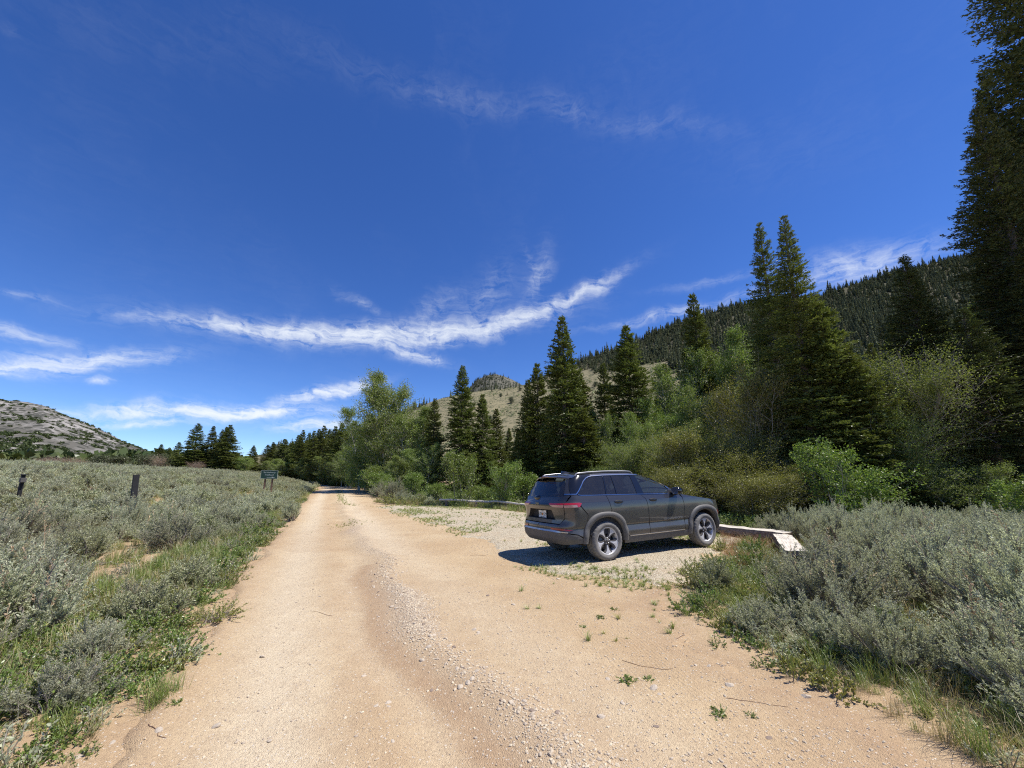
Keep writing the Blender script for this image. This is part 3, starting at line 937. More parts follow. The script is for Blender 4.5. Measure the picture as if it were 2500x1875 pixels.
def tree_geo(seed, H, rad, stems, base, n1, n2, nleaf, ll, lw, trunk_r, top=0.55, lean=0.12, sc=0.10, up=0.45, round_=0.6):
    """broadleaved tree or tall shrub"""
    rng = np.random.default_rng(seed)
    K = 8
    A = np.concatenate([rng.normal(0, 0.10 * rad if stems > 1 else 0, (stems, 2)), np.full((stems, 1), -0.15)], 1)
    ph = rng.uniform(0, 2 * np.pi, stems)
    ln = lean * rng.uniform(0.3, 1.2, stems) * (1 if stems == 1 else 2.2)
    D = norm(np.stack([np.cos(ph) * ln, np.sin(ph) * ln, np.ones(stems)], 1))
    SL = H * rng.uniform(0.78 if stems > 1 else 0.95, 0.97, stems)
    TP = curve_paths(A, D, SL, K, rng, 0.0, 0.05)
    tv = tubes(TP, np.linspace(trunk_r, trunk_r * 0.12, K)[None] * rng.uniform(0.7, 1.1, (stems, 1)), 6)
    # limbs
    si = rng.integers(0, stems, n1)
    tt = base + (1 - base) * rng.uniform(0, 1, n1) ** 0.85
    f = tt * (K - 1)
    i0 = np.minimum(f.astype(int), K - 2)
    fr = (f - i0)[:, None]
    B = TP[si, i0] * (1 - fr) + TP[si, i0 + 1] * fr
    rel = (tt - base) / (1 - base)
    pr = np.clip(np.sin(np.pi * np.clip(0.12 + 0.86 * rel, 0, 1) ** (1 - 0.45 * (top - 0.5) * 2)), 0.06, 1) ** round_
    pf = rng.uniform(0, 2 * np.pi, n1)
    e = np.radians(rng.uniform(5, 50, n1)) + up * rel
    LD = np.stack([np.cos(pf) * np.cos(e), np.sin(pf) * np.cos(e), np.sin(e)], 1)
    LL = rad * pr * rng.uniform(0.55, 1.1, n1)
    LP = curve_paths(B, LD, LL, 5, rng, 0.10, 0.10)
    lv1 = tubes(LP, np.linspace(0.22, 0.05, 5)[None] * trunk_r * (0.5 + 0.6 * LL[:, None] / rad), 4)
    # twigs
    N2 = n1 * n2
    li = np.repeat(np.arange(n1), n2)
    s = rng.uniform(0.2, 1.0, N2)
    f = s * 4
    i0 = np.minimum(f.astype(int), 3)
    fr = (f - i0)[:, None]
    B2 = LP[li, i0] * (1 - fr) + LP[li, i0 + 1] * fr
    TD = norm(LD[li] * 0.6 + rand_dirs(N2, rng) * 0.8 + np.array([0, 0, 0.25]))
    T2 = LL[li] * rng.uniform(0.18, 0.42, N2) + 0.08
    T2P = curve_paths(B2, TD, T2, 3, rng, 0.0, 0.12)
    lv2 = tubes(T2P, np.linspace(0.045, 0.018, 3)[None] * trunk_r * np.ones((N2, 1)) + 0.001, 3)
    # leaves in loose clumps round the twigs
    N3 = N2 * nleaf
    wi = np.repeat(np.arange(N2), nleaf)
    q = rng.uniform(0.15, 1.05, N3)[:, None]
    P = B2[wi] + TD[wi] * T2[wi][:, None] * q + rng.normal(size=(N3, 3)) * sc * np.minimum(rad, 1.6)
    LD3 = norm(rand_dirs(N3, rng) + np.array([0, 0, -0.35]))
    lf = leaves(P, LD3, perp(LD3, rng), ll * rng.uniform(0.65, 1.2, N3), lw * rng.uniform(0.7, 1.15, N3), 0.42)
    return lf, cat_geo([tv, lv1, lv2])


def geo_mesh(name, g, mat):
    return np_mesh(name, g[0], g[1], [mat])


def merged(name, blocks):
    """one mesh of several (geometry, material) blocks, for scattered templates"""
    V, F, mi, mats, n = [], [], [], [], 0
    for i, (g, m) in enumerate(blocks):
        V.append(g[0])
        F.append(g[1] + n)
        n += len(g[0])
        mi.append(np.full(len(g[1]), i))
        mats.append(m)
    return np_mesh(name, np.concatenate(V), np.concatenate(F), mats, midx=np.concatenate(mi))


# ------------------------------------------------------------------ scattering of uncountable stuff
def template(me, coll):
    o = bpy.data.objects.new(me.name, me)
    coll.objects.link(o)
    return o


def scatter(name, label, pts, scl, meshes, seed=0, tilt=0.12, zs=None):
    """one object of geometry-node instances of the given meshes, standing on pts"""
    coll = bpy.data.collections.new(name + '_kinds')
    for me in meshes:
        template(me, coll)
    pm = bpy.data.meshes.new(name)
    pts = np.asarray(pts, dtype=np.float32)
    pm.vertices.add(len(pts))
    pm.vertices.foreach_set('co', pts.ravel())
    attr(pm, 'size', scl)
    rng = np.random.default_rng(seed + 100)
    attr(pm, 'turn', rng.uniform(0, 2 * np.pi, len(pts)))
    attr(pm, 'lean', rng.normal(0, tilt, len(pts)))
    attr(pm, 'tall', zs if zs is not None else np.ones(len(pts)))
    a = pm.attributes.new('kind', 'INT', 'POINT')
    a.data.foreach_set('value', rng.integers(0, len(meshes), len(pts)).astype(np.int32))
    o = link(name, pm)
    tag(o, label, None, None, 'stuff')
    g = bpy.data.node_groups.new(name, 'GeometryNodeTree')
    g.interface.new_socket('Geometry', in_out='INPUT', socket_type='NodeSocketGeometry')
    g.interface.new_socket('Geometry', in_out='OUTPUT', socket_type='NodeSocketGeometry')
    N = g.nodes
    gi = N.new('NodeGroupInput')
    go = N.new('NodeGroupOutput')
    ci = N.new('GeometryNodeCollectionInfo')
    ci.inputs['Collection'].default_value = coll
    ci.inputs['Separate Children'].default_value = True
    ci.inputs['Reset Children'].default_value = True
    ip = N.new('GeometryNodeInstanceOnPoints')
    ip.inputs['Pick Instance'].default_value = True

    def named(nm, typ='FLOAT'):
        nd = N.new('GeometryNodeInputNamedAttribute')
        nd.data_type = typ
        nd.inputs['Name'].default_value = nm
        return nd.outputs[0]
    cx = N.new('ShaderNodeCombineXYZ')
    g.links.new(named('lean'), cx.inputs[0])
    g.links.new(named('turn'), cx.inputs[2])
    er = N.new('FunctionNodeEulerToRotation')
    g.links.new(cx.outputs[0], er.inputs[0])
    sx = N.new('ShaderNodeCombineXYZ')
    sz = N.new('ShaderNodeMath')
    sz.operation = 'MULTIPLY'
    s1 = named('size')
    g.links.new(s1, sz.inputs[0])
    g.links.new(named('tall'), sz.inputs[1])
    g.links.new(s1, sx.inputs[0])
    g.links.new(s1, sx.inputs[1])
    g.links.new(sz.outputs[0], sx.inputs[2])
    g.links.new(gi.outputs[0], ip.inputs['Points'])
    g.links.new(ci.outputs[0], ip.inputs['Instance'])
    g.links.new(named('kind', 'INT'), ip.inputs['Instance Index'])
    g.links.new(er.outputs[0], ip.inputs['Rotation'])
    g.links.new(sx.outputs[0], ip.inputs['Scale'])
    g.links.new(ip.outputs[0], go.inputs[0])
    md = o.modifiers.new('scatter', 'NODES')
    md.node_group = g
    return o


def jitter(x0, x1, y0, y1, step, rng):
    X, Y = np.meshgrid(np.arange(x0, x1, step), np.arange(y0, y1, step))
    X = X + rng.uniform(-0.5, 0.5, X.shape) * step
    Y = Y + rng.uniform(-0.5, 0.5, Y.shape) * step
    return X.ravel(), Y.ravel()


def in_view(x, y, marg=1.0):
    """roughly inside the camera's side limits"""
    return (np.abs(x) < (y + 0.6) * 1.36 + marg) & (y > 1.2)


# ------------------------------------------------------------------ trees
def plant(name, label, cat, group, x, y, meshes, scale=(1, 1, 1), rz=0.0, sink=0.05, names=('crown', 'trunk'), z=None, tilt=(0, 0)):
    zz = float(top_z(x, y)) if z is None else z
    t = thing(name, label, cat, (x, y, zz - sink), (tilt[0], tilt[1], rz), group, scale)
    for nm, me in zip(names, meshes):
        if me is not None:
            link(nm, me, t)
    return t


FIR = {}
for i in range(2):
    g1, g2 = fir_geo(100 + i, 10.0, 1.9, 56, 11, 4, 'fir')
    FIR[('fir', i)] = (geo_mesh('fir_crown', g1, M['fir']), geo_mesh('fir_trunk', g2, M['bark']))
for i in range(2):
    g1, g2 = fir_geo(120 + i, 13.0, 2.3, 70, 12, 4, 'col')
    FIR[('firc', i)] = (geo_mesh('fir_crown', g1, M['fir']), geo_mesh('fir_trunk', g2, M['bark']))
for i in range(1):
    g1, g2 = fir_geo(130 + i, 20.0, 3.0, 84, 13, 5, 'spr', gap=0.05, fine=0.74)
    FIR[('spr', i)] = (geo_mesh('spruce_crown', g1, M['fir']), geo_mesh('spruce_trunk', g2, M['bark']))
for i in range(1):
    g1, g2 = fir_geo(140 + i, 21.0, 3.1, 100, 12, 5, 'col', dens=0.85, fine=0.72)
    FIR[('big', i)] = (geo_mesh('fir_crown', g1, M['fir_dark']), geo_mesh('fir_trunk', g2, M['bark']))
DIM = {'fir': (10.0, 1.9), 'firc': (13.0, 2.3), 'spr': (20.0, 3.0), 'big': (21.0, 3.1)}

LEFT_CLUMP = 'firs of the dark clump at the far edge of the sage field'
FAR_ROW = 'firs of the dark row beyond the end of the road'
BACK_R = 'firs standing behind the willows on the right'
CON = [
    # kind, x, y, height, radius, label, group
    ('fir', -69.64, 85, 10.5, 3.0, 'left outermost and tallest fir of the dark clump beyond the sage field', LEFT_CLUMP),
    ('fir', -66.97, 86, 10.2, 2.2, 'narrow fir second from the left in the dark clump beyond the sage field', LEFT_CLUMP),
    ('fir', -65.53, 87, 9.6, 2.0, 'narrow fir in the middle of the dark clump beyond the sage field', LEFT_CLUMP),
    ('fir', -64.3, 86.5, 10.2, 2.2, 'narrow fir right of the middle of the dark clump beyond the sage field', LEFT_CLUMP),
    ('fir', -61.75, 84, 10.4, 2.9, 'fir closing the dark clump on its right side beyond the sage field', LEFT_CLUMP),
    ('fir', -81.61, 90, 6.0, 1.7, 'small fir leftmost of the three beside the dark clump', 'small firs left of the dark clump'),
    ('fir', -84.1, 95, 5.6, 1.4, 'small thin fir second of the three beside the dark clump', 'small firs left of the dark clump'),
    ('fir', -75.85, 88, 6.5, 1.7, 'small fir standing next to the dark clump on its left', 'small firs left of the dark clump'),
    ('fir', -66.77, 100, 7.2, 2.0, 'lone pointed fir above the green sign at the field edge', None),
]
for (x, y, h, r) in [(-59.95, 95, 7.4, 1.9), (-56.84, 92, 7.9, 1.8), (-52.91, 90, 8.8, 2.8), (-48.86, 86, 8.2, 1.9), (-46.53, 84, 9.7, 2.0), (-43.47, 80, 10.5, 1.8),
                     (-43.2, 82, 10.4, 1.9), (-39.09, 76, 10.3, 1.9), (-39.16, 78, 10.9, 1.8), (-35.27, 72, 10.8, 2.0), (-35.09, 74, 10.4, 1.8),
                     (-31.27, 68, 10.2, 2.1), (-28.38, 64, 10.3, 2.1), (-28.24, 66, 10.0, 2.0), (-25.53, 62, 10.4, 2.2), (-20.79, 56, 10.6, 2.0), (-50.6, 93, 8.6, 2.0),
                     (-33.2, 75, 10.6, 1.9), (-23.0, 60, 10.2, 2.0)]:
    CON.append(('fir', x, y, h, r * 1.1, 'dark fir in the row beyond the road, partly hidden by its neighbours', FAR_ROW))
CON += [
    ('fir', -11.59, 50, 10.3, 1.9, 'fir showing just right behind the big aspen by the road', None),
    ('fir', -7.74, 38, 9.4, 1.5, 'narrow very dark fir directly right of the big aspen', None),
    ('firc', -4.89, 37, 12.6, 2.3, 'tall fir with a thin pointed leader right of the big aspen', None),
    ('fir', -2.97, 38, 9.8, 1.8, 'fir right beside the one with the thin leader', None),
    ('fir', -1.64, 40, 8.7, 1.5, 'slim shorter fir in front of the tan slope', None),
    ('fir', -0.31, 41, 6.8, 1.1, 'small slender fir in front of the tan slope, right of the slim one', None),
    ('fir', 0.58, 36, 6.0, 1.2, 'small fir at the foot of the fork-topped fir', None),
    ('fir', 2.02, 30, 10.7, 1.9, 'slender fork-topped fir left of the tall column-shaped fir', None),
    ('fir', 1.3, 31, 9.6, 1.4, 'second top of the fork-topped pair left of the column-shaped fir', None),
    ('firc', 3.71, 27, 13.5, 2.4, 'tall column-shaped fir rising behind the roof of the car', None),
    ('fir', 5.03, 28.3, 9.7, 2.0, 'lighter bushy fir leaning against the column-shaped fir on its right', None),
    ('fir', 4.7, 25.2, 6.2, 2.1, 'low wide fir skirt in front of the column-shaped fir', None),
    ('fir', 6.08, 29, 6.5, 1.4, 'small fir between the two tall firs behind the car', None),
    ('fir', 7.58, 31, 11.0, 1.6, 'narrow fir between the two tall firs behind the car', None),
    ('firc', 8.74, 28, 13.2, 2.7, 'tall broad-based fir rising behind the windscreen of the car', None),
    ('firc', 15.05, 30, 16.8, 2.5, 'fir with a pointed top standing among bright green aspens', None),
    ('spr', 17.11, 24, 19.2, 3.1, 'left of the twin tall spruces that overtop the hill', 'twin tall spruces'),
    ('spr', 13.5, 17.2, 14.6, 2.7, 'right and slightly taller of the twin tall spruces above the hill', 'twin tall spruces'),
    ('fir', 14.15, 16.7, 9.7, 2.0, 'bushy fir leaning out from the right foot of the twin spruces', None),
    ('fir', 14.6, 16.2, 7.4, 1.9, 'bushy light green fir lowest at the foot of the twin spruces', None),
    ('fir', 35.05, 36, 14.5, 1.9, 'slim fir above the big willow, in front of the wooded hill', BACK_R),
    ('fir', 37.42, 36, 16.6, 2.2, 'pointed fir above the big willow, beside the slim fir', BACK_R),
    ('firc', 42.66, 38, 18.3, 3.0, 'broad pale fir between the willow and the huge dark fir', BACK_R),
    ('fir', 38.97, 33, 15.6, 2.5, 'fir close beside the huge dark fir, in front of the hill', BACK_R),
    ('fir', 28.64, 26, 9.6, 2.2, 'shorter fir right of the crown of the big willow', BACK_R),
    ('fir', 29.97, 25, 10.4, 2.3, 'shaded fir between big willow and huge dark fir', BACK_R),
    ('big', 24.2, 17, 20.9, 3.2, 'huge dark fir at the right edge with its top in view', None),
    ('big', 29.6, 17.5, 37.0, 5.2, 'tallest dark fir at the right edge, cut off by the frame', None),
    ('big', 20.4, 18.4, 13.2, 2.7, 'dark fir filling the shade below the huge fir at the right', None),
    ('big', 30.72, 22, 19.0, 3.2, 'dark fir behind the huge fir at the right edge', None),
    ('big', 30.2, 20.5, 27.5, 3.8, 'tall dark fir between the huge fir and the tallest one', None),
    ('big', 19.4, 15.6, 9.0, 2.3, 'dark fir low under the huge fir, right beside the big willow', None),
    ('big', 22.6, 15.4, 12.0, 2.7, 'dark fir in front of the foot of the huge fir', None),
    ('fir', 28.5, 15.5, 12.0, 3.0, 'shaded fir low at the right edge under the huge firs', None),
    ('firc', 24.6, 30, 13.0, 2.3, 'dark fir behind the big willow, below the hill forest', None),
    ('fir', 13.5, 33, 11.5, 2.2, 'dark fir behind the bright aspens, below the wooded ridge', None),
]
rg = np.random.default_rng(5)
cnt = {}
for (kd, x, y, h, r, lab, grp) in CON:
    i = cnt.get(kd, 0)
    cnt[kd] = i + 1
    H0, R0 = DIM[kd]
    mm = FIR[(kd, i % len([1 for q in FIR if q[0] == kd]))]
    plant('spruce_tree' if kd == 'spr' else 'fir_tree', lab, 'tree', grp, x, y, mm, (r / R0, r / R0, h / H0), rg.uniform(0, 6.28))

# ---- broadleaved trees and shrubs
DEC_KIND = {}


def dec_kind(kind, n, seed, leafm, barkm, **kw):
    for i in range(n):
        g1, g2 = tree_geo(seed + i, **kw)
        DEC_KIND[(kind, i)] = (geo_mesh(kind + '_crown', g1, M[leafm]), geo_mesh(kind + '_trunk', g2, M[barkm]), kw['H'], kw['rad'])


dec_kind('asp', 2, 200, 'aspen', 'aspen_bark', H=10.0, rad=2.6, stems=3, base=0.10, n1=190, n2=9, nleaf=26, ll=0.095, lw=0.085, trunk_r=0.11, top=0.42, lean=0.08, sc=0.09)
dec_kind('bigwil', 1, 230, 'willow', 'grey_bark', H=7.9, rad=3.0, stems=7, base=0.07, n1=330, n2=11, nleaf=22, ll=0.078, lw=0.042, trunk_r=0.07, top=0.5, lean=0.2, sc=0.085)
dec_kind('wil', 2, 220, 'willow', 'grey_bark', H=5.5, rad=2.3, stems=7, base=0.08, n1=200, n2=11, nleaf=24, ll=0.082, lw=0.044, trunk_r=0.055, top=0.5, lean=0.2, sc=0.075)
dec_kind('brn', 1, 240, 'brownish', 'grey_bark', H=4.5, rad=2.0, stems=8, base=0.06, n1=160, n2=10, nleaf=22, ll=0.072, lw=0.040, trunk_r=0.04, top=0.5, lean=0.2, sc=0.08)
dec_kind('yng', 2, 260, 'young', 'grey_bark', H=2.6, rad=1.2, stems=5, base=0.10, n1=60, n2=7, nleaf=15, ll=0.075, lw=0.055, trunk_r=0.028, top=0.5, lean=0.16, sc=0.06)
dec_kind('bare', 2, 280, 'aspen', 'aspen_bark', H=4.0, rad=1.5, stems=3, base=0.25, n1=34, n2=5, nleaf=3, ll=0.08, lw=0.07, trunk_r=0.05, top=0.5, lean=0.25, sc=0.05)

ORD = 'first second third fourth fifth sixth seventh eighth ninth tenth eleventh twelfth thirteenth fourteenth fifteenth sixteenth seventeenth eighteenth nineteenth twentieth'.split()
sap_n = -1
SAP = 'young aspens lining the far bend of the road'
RWIL = 'willow shrubs in the shade at the right'
YSH = 'young light green shrubs behind the pull-out'
DEC = [
    ('asp', -13.2, 41, 12.8, 3.3, 'aspen_tree', 'big light green aspen with white stems right of the road', None),
    ('asp', -16.9, 44.5, 9.7, 2.6, 'aspen_tree', 'aspen leaning over the road on the left of the big aspen', None),
    ('asp', -10.4, 39.5, 8.6, 2.8, 'aspen_tree', 'aspen filling the right foot of the big aspen', None),
    ('asp', -8.43, 37, 5.5, 1.7, 'aspen_tree', 'low young aspen between the big aspen and the very dark fir', None),
    ('asp', -21.27, 52, 6.4, 2.0, 'aspen_tree', 'young aspen by the road just left of the leaning aspen', SAP),
]
for (x, y, h, r) in [(-25.8, 60, 6.0, 2.0), (-29.2, 64.5, 5.4, 2.0), (-34.5, 71.5, 5.2, 2.0), (-41.25, 78, 4.7, 2.1), (-47.5, 82, 4.2, 2.2), (-50.99, 83, 3.7, 2.3), (-47.46, 80, 3.5, 1.8),
                     (-23.3, 55.5, 4.6, 1.8), (-27.4, 62, 3.8, 1.7), (-32.0, 68, 4.4, 1.8), (-37.5, 74, 4.2, 1.9)]:
    sap_n += 1
    DEC.append(('asp', x, y, h, r, 'aspen_tree', ORD[sap_n] + ' of the young aspens in the light green belt along the bend', SAP))
DEC += [
    ('yng', -11.4, 34, 2.3, 1.5, 'young_shrub', 'first light green shrub along the road, before the big aspen', 'light green shrubs under the roadside aspens'),
    ('yng', -12.9, 37.2, 2.6, 1.6, 'young_shrub', 'second light green shrub along the road, before the big aspen', 'light green shrubs under the roadside aspens'),
    ('yng', -14.9, 41, 2.8, 1.7, 'young_shrub', 'light green shrub at the foot of the leaning aspen', 'light green shrubs under the roadside aspens'),
    ('yng', -17.6, 46.5, 3.0, 1.8, 'young_shrub', 'light green shrub by the road beyond the leaning aspen', 'light green shrubs under the roadside aspens'),
    ('yng', -19.9, 50.5, 3.0, 1.8, 'young_shrub', 'farthest light green shrub along the straight of the road', 'light green shrubs under the roadside aspens'),
    ('asp', -57.77, 84, 3.9, 2.2, 'aspen_tree', 'small white-stemmed aspen left above the green sign', None),
    ('asp', -15.4, 43, 4.8, 1.9, 'aspen_tree', 'low aspen growth under the big aspen beside the road', None),
    ('asp', -10.61, 36.5, 3.5, 1.6, 'aspen_shrub', 'low aspen shrub in front of the big aspen', None),
    ('asp', 12.94, 29.5, 11.8, 2.0, 'aspen_tree', 'bright aspen left of the pointed fir among aspens', 'bright aspens by the pointed fir'),
    ('asp', 16.66, 29, 12.5, 2.2, 'aspen_tree', 'bright aspen right of the pointed fir among aspens', 'bright aspens by the pointed fir'),
    ('asp', 10.55, 27, 7.5, 1.6, 'aspen_tree', 'light green aspen right of the broad-based fir', None),
    ('asp', 12.5, 25.5, 7.8, 1.7, 'aspen_tree', 'aspen below the bright pair, above the brownish shrubs', None),
    ('bare', 11.6, 23.5, 5.6, 1.7, 'bare_tree', 'nearly leafless tree with white limbs among the shrubs', None),
    ('asp', 5.84, 27, 6.9, 1.2, 'aspen_tree', 'slim aspen behind the middle of the car', None),
    ('asp', 8.34, 25, 5.9, 1.4, 'aspen_tree', 'slim aspen in front of the broad-based fir', None),
    ('bigwil', 17.7, 17.3, 7.9, 3.0, 'willow_tree', 'big round willow right of the twin spruces', None),
    ('wil', 15.9, 16.6, 4.6, 1.7, 'willow_shrub', 'willow at the foot of the twin spruces', RWIL),
    ('brn', 11.25, 18.8, 6.8, 2.2, 'brownish_shrub', 'tall brownish shrub left of the twin spruces', None),
    ('brn', 10.2, 17.2, 3.6, 1.6, 'brownish_shrub', 'low brownish shrub in front of the tall brownish one', None),
    ('brn', 8.1, 19, 3.9, 2.2, 'brownish_shrub', 'brownish shrub behind the bonnet of the car', None),
    ('brn', 9.44, 17.5, 3.2, 1.9, 'brownish_shrub', 'brownish shrub right behind the front of the car', None),
    ('brn', 10.9, 16.4, 2.6, 1.7, 'brownish_shrub', 'dark low shrub right of the front of the car', None),
    ('wil', 6.74, 20.5, 3.5, 1.7, 'willow_shrub', 'green shrub behind the front door of the car', None),
    ('wil', 5.31, 21, 2.4, 1.3, 'willow_shrub', 'green shrub behind the rear door of the car', None),
    ('wil', 19.3, 17.3, 4.7, 1.8, 'willow_shrub', 'willow under the right side of the big round willow', RWIL),
    ('wil', 4.38, 22, 1.8, 1.2, 'willow_shrub', 'low green shrub behind the tailgate of the car', None),
    ('yng', -2.95, 23.6, 3.2, 1.3, 'young_shrub', 'young light green tree behind the pale log, left of the bare-stemmed one', None),
    ('yng', -4.86, 25.7, 1.5, 1.0, 'young_shrub', 'low light green shrub at the left end of the pale log', YSH),
    ('yng', -7.43, 30, 2.0, 1.2, 'young_shrub', 'light green shrub right of the road under the very dark fir', YSH),
    ('yng', -0.36, 22.6, 2.9, 1.2, 'young_shrub', 'pale young tree with bare twigs left of the car', None),
    ('yng', -1.79, 24.6, 1.2, 0.9, 'young_shrub', 'low bush between the two young trees behind the pale log', YSH),
    ('yng', -9.08, 31, 1.5, 1.1, 'young_shrub', 'low light green shrub beside the road past the pull-out', YSH),
    ('yng', 0.63, 24, 1.9, 1.1, 'young_shrub', 'light green shrub directly left of the car roof', YSH),
    ('yng', 1.8, 22.2, 1.3, 1.0, 'young_shrub', 'low shrub peeping over the rear window of the car', YSH),
    ('yng', 11.3, 14.0, 3.0, 1.2, 'willow_shrub', 'leafy willow with bare grey stems behind the pale sagebrush', RWIL),
    ('yng', 12.9, 14.2, 2.3, 1.2, 'willow_shrub', 'small willow at the right of the leafy one', RWIL),
    ('yng', 14.9, 11.4, 1.8, 1.1, 'young_shrub', 'bright small shrub in the dark shade at the right edge', None),
    ('wil', 17.0, 15.2, 2.2, 1.4, 'willow_shrub', 'shaded willow below the huge dark fir', RWIL),
    ('wil', 19.6, 14.6, 1.4, 1.2, 'willow_shrub', 'shaded shrub at the right edge under the huge fir', RWIL),
    ('wil', 17.6, 14.9, 1.4, 1.2, 'willow_shrub', 'shaded shrub under the huge fir, left of the edge', RWIL),
    ('wil', 9.6, 21.5, 4.2, 2.1, 'willow_shrub', 'shrub filling the shade behind the brownish shrubs', 'undergrowth below the trees'),
    ('wil', 11.2, 22.5, 4.6, 2.1, 'willow_shrub', 'shrub filling the shade left of the twin spruces', 'undergrowth below the trees'),
    ('wil', 7.2, 23.0, 3.6, 1.9, 'willow_shrub', 'shrub filling the shade below the broad-based fir', 'undergrowth below the trees'),
    ('wil', 21.0, 16.4, 1.8, 1.4, 'willow_shrub', 'shrub in the deep shade of the huge fir', 'undergrowth below the trees'),
    ('wil', 23.4, 15.4, 1.6, 1.4, 'willow_shrub', 'shrub in the deep shade at the right edge', 'undergrowth below the trees'),
    ('brn', 9.3, 15.2, 2.0, 1.5, 'brownish_shrub', 'low shrub behind the white timber', 'undergrowth below the trees'),
    ('brn', 7.4, 16.6, 2.3, 1.6, 'brownish_shrub', 'low shrub behind the front wheel of the car', 'undergrowth below the trees'),
    ('asp', 31.5, 24.2, 13.4, 2.0, 'aspen_tree', 'bright leaves beside the huge fir at the level of the ridge', None),
]
cnt = {}
for (kd, x, y, h, r, nm, lab, grp) in DEC:
    i = cnt.get(kd, 0)
    cnt[kd] = i + 1
    n = len([1 for q in DEC_KIND if q[0] == kd])
    c_, t_, H0, R0 = DEC_KIND[(kd, i % n)]
    plant(nm, lab, 'tree' if 'tree' in nm else 'shrub', grp, x, y, (c_, t_), (r / R0, r / R0, h / H0), rg.uniform(0, 6.28))

# ---- junipers and russet brush at the far left rim, scattered junipers on the tan slope
JUN = []
for i in range(2):
    g1, g2 = tree_geo(300 + i, H=3.0, rad=1.9, stems=3, base=0.06, n1=60, n2=7, nleaf=9, ll=0.17, lw=0.09, trunk_r=0.09, top=0.5, lean=0.2, sc=0.12)
    JUN.append((geo_mesh('juniper_crown', g1, M['juniper']), geo_mesh('juniper_trunk', g2, M['bark'])))
for j, (x, y, h, r) in enumerate([(-72.8, 82, 3.0, 1.9), (-75.96, 82, 3.2, 1.9), (-74.42, 78, 2.9, 2.1), (-77.5, 77, 2.4, 2.6), (-84, 80, 2.5, 2.4), (-80.0, 76, 2.6, 2.4)]):
    plant('juniper', ORD[j] + ' round dark juniper leftwards from the dark clump on the field rim', 'tree', 'junipers along the rim of the sage field', x, y, JUN[j % 2], (r / 1.9, r / 1.9, h / 3.0), j * 1.7)
rng = np.random.default_rng(77)
RUS = []
g1, g2 = tree_geo(310, H=2.2, rad=1.8, stems=9, base=0.08, n1=70, n2=8, nleaf=8, ll=0.10, lw=0.03, trunk_r=0.03, top=0.5, lean=0.25, sc=0.07)
RUS = (geo_mesh('russet_crown', g1, M['russet']), geo_mesh('russet_stems', g2, M['grey_bark']))
for j, (x, y, h, r, lab) in enumerate([(-71.8, 79, 2.6, 2.0, 'russet leafless shrub between small firs and dark clump'), (-63.5, 78, 1.7, 2.4, 'low russet shrub at the foot of the dark clump'),
                                       (-84.0, 72, 1.9, 3.0, 'russet shrub on the rim of the sage field, farther left'), (-90.5, 76, 1.9, 2.8, 'russet shrub at the left end of the rim'),
                                       (-80.0, 71, 1.7, 2.6, 'russet shrub on the rim between the junipers')]):
    plant('russet_shrub', lab, 'shrub', 'russet shrubs on the rim of the sage field', x, y, RUS, (r / 1.8, r / 1.8, h / 2.2), j * 2.1, names=('crown', 'stems'))

# ------------------------------------------------------------------ forest on the hill
def spire_mesh(name, seed, H, rad, mat, layers=7, seg=7):
    """small conifer for the hillside: ragged tiers of boughs round a stem"""
    rng_ = np.random.default_rng(seed)
    V, F = [], []
    n = 0
    for l in range(layers):
        t = l / layers
        z0 = H * (0.05 + 0.90 * t)
        r0 = rad * (1 - t) ** 0.75 * rng_.uniform(0.8, 1.15)
        for s in range(seg):
            a = 2 * math.pi * (s + rng_.uniform(-0.35, 0.35)) / seg
            ca, sa = math.cos(a), math.sin(a)
            rr = r0 * rng_.uniform(0.6, 1.2)
            w = rr * 0.55
            dz = H / layers * rng_.uniform(0.9, 1.6)
            tip = (ca * rr, sa * rr, z0 - 0.10 * rr)
            V += [(0, 0, z0 + dz), (ca * rr * .55 - sa * w * .5, sa * rr * .55 + ca * w * .5, z0 + dz * 0.25), tip, (ca * rr * .55 + sa * w * .5, sa * rr * .55 - ca * w * .5, z0 + dz * 0.25)]
            F.append((n, n + 1, n + 2, n + 3))
            n += 4
    return np_mesh(name, np.array(V), np.array(F), [mat])


SPIRE = [spire_mesh('hill_fir', 400 + i, 7.0, 1.7 + 0.2 * (i % 3), M['hill_fir']) for i in range(5)]
STEM = np_mesh('hill_fir_stem', *tubes(np.array([[[0, 0, -0.6], [0, 0, 3.0], [0, 0, 6.6]]]), np.array([[0.16, 0.11, 0.02]]), 4), [M['bark']])
rng = np.random.default_rng(402)
nb = 52000
b_ = rng.uniform(-0.62, 2.1, nb)
v_ = rng.uniform(0.05, 1.03, nb) ** 0.8
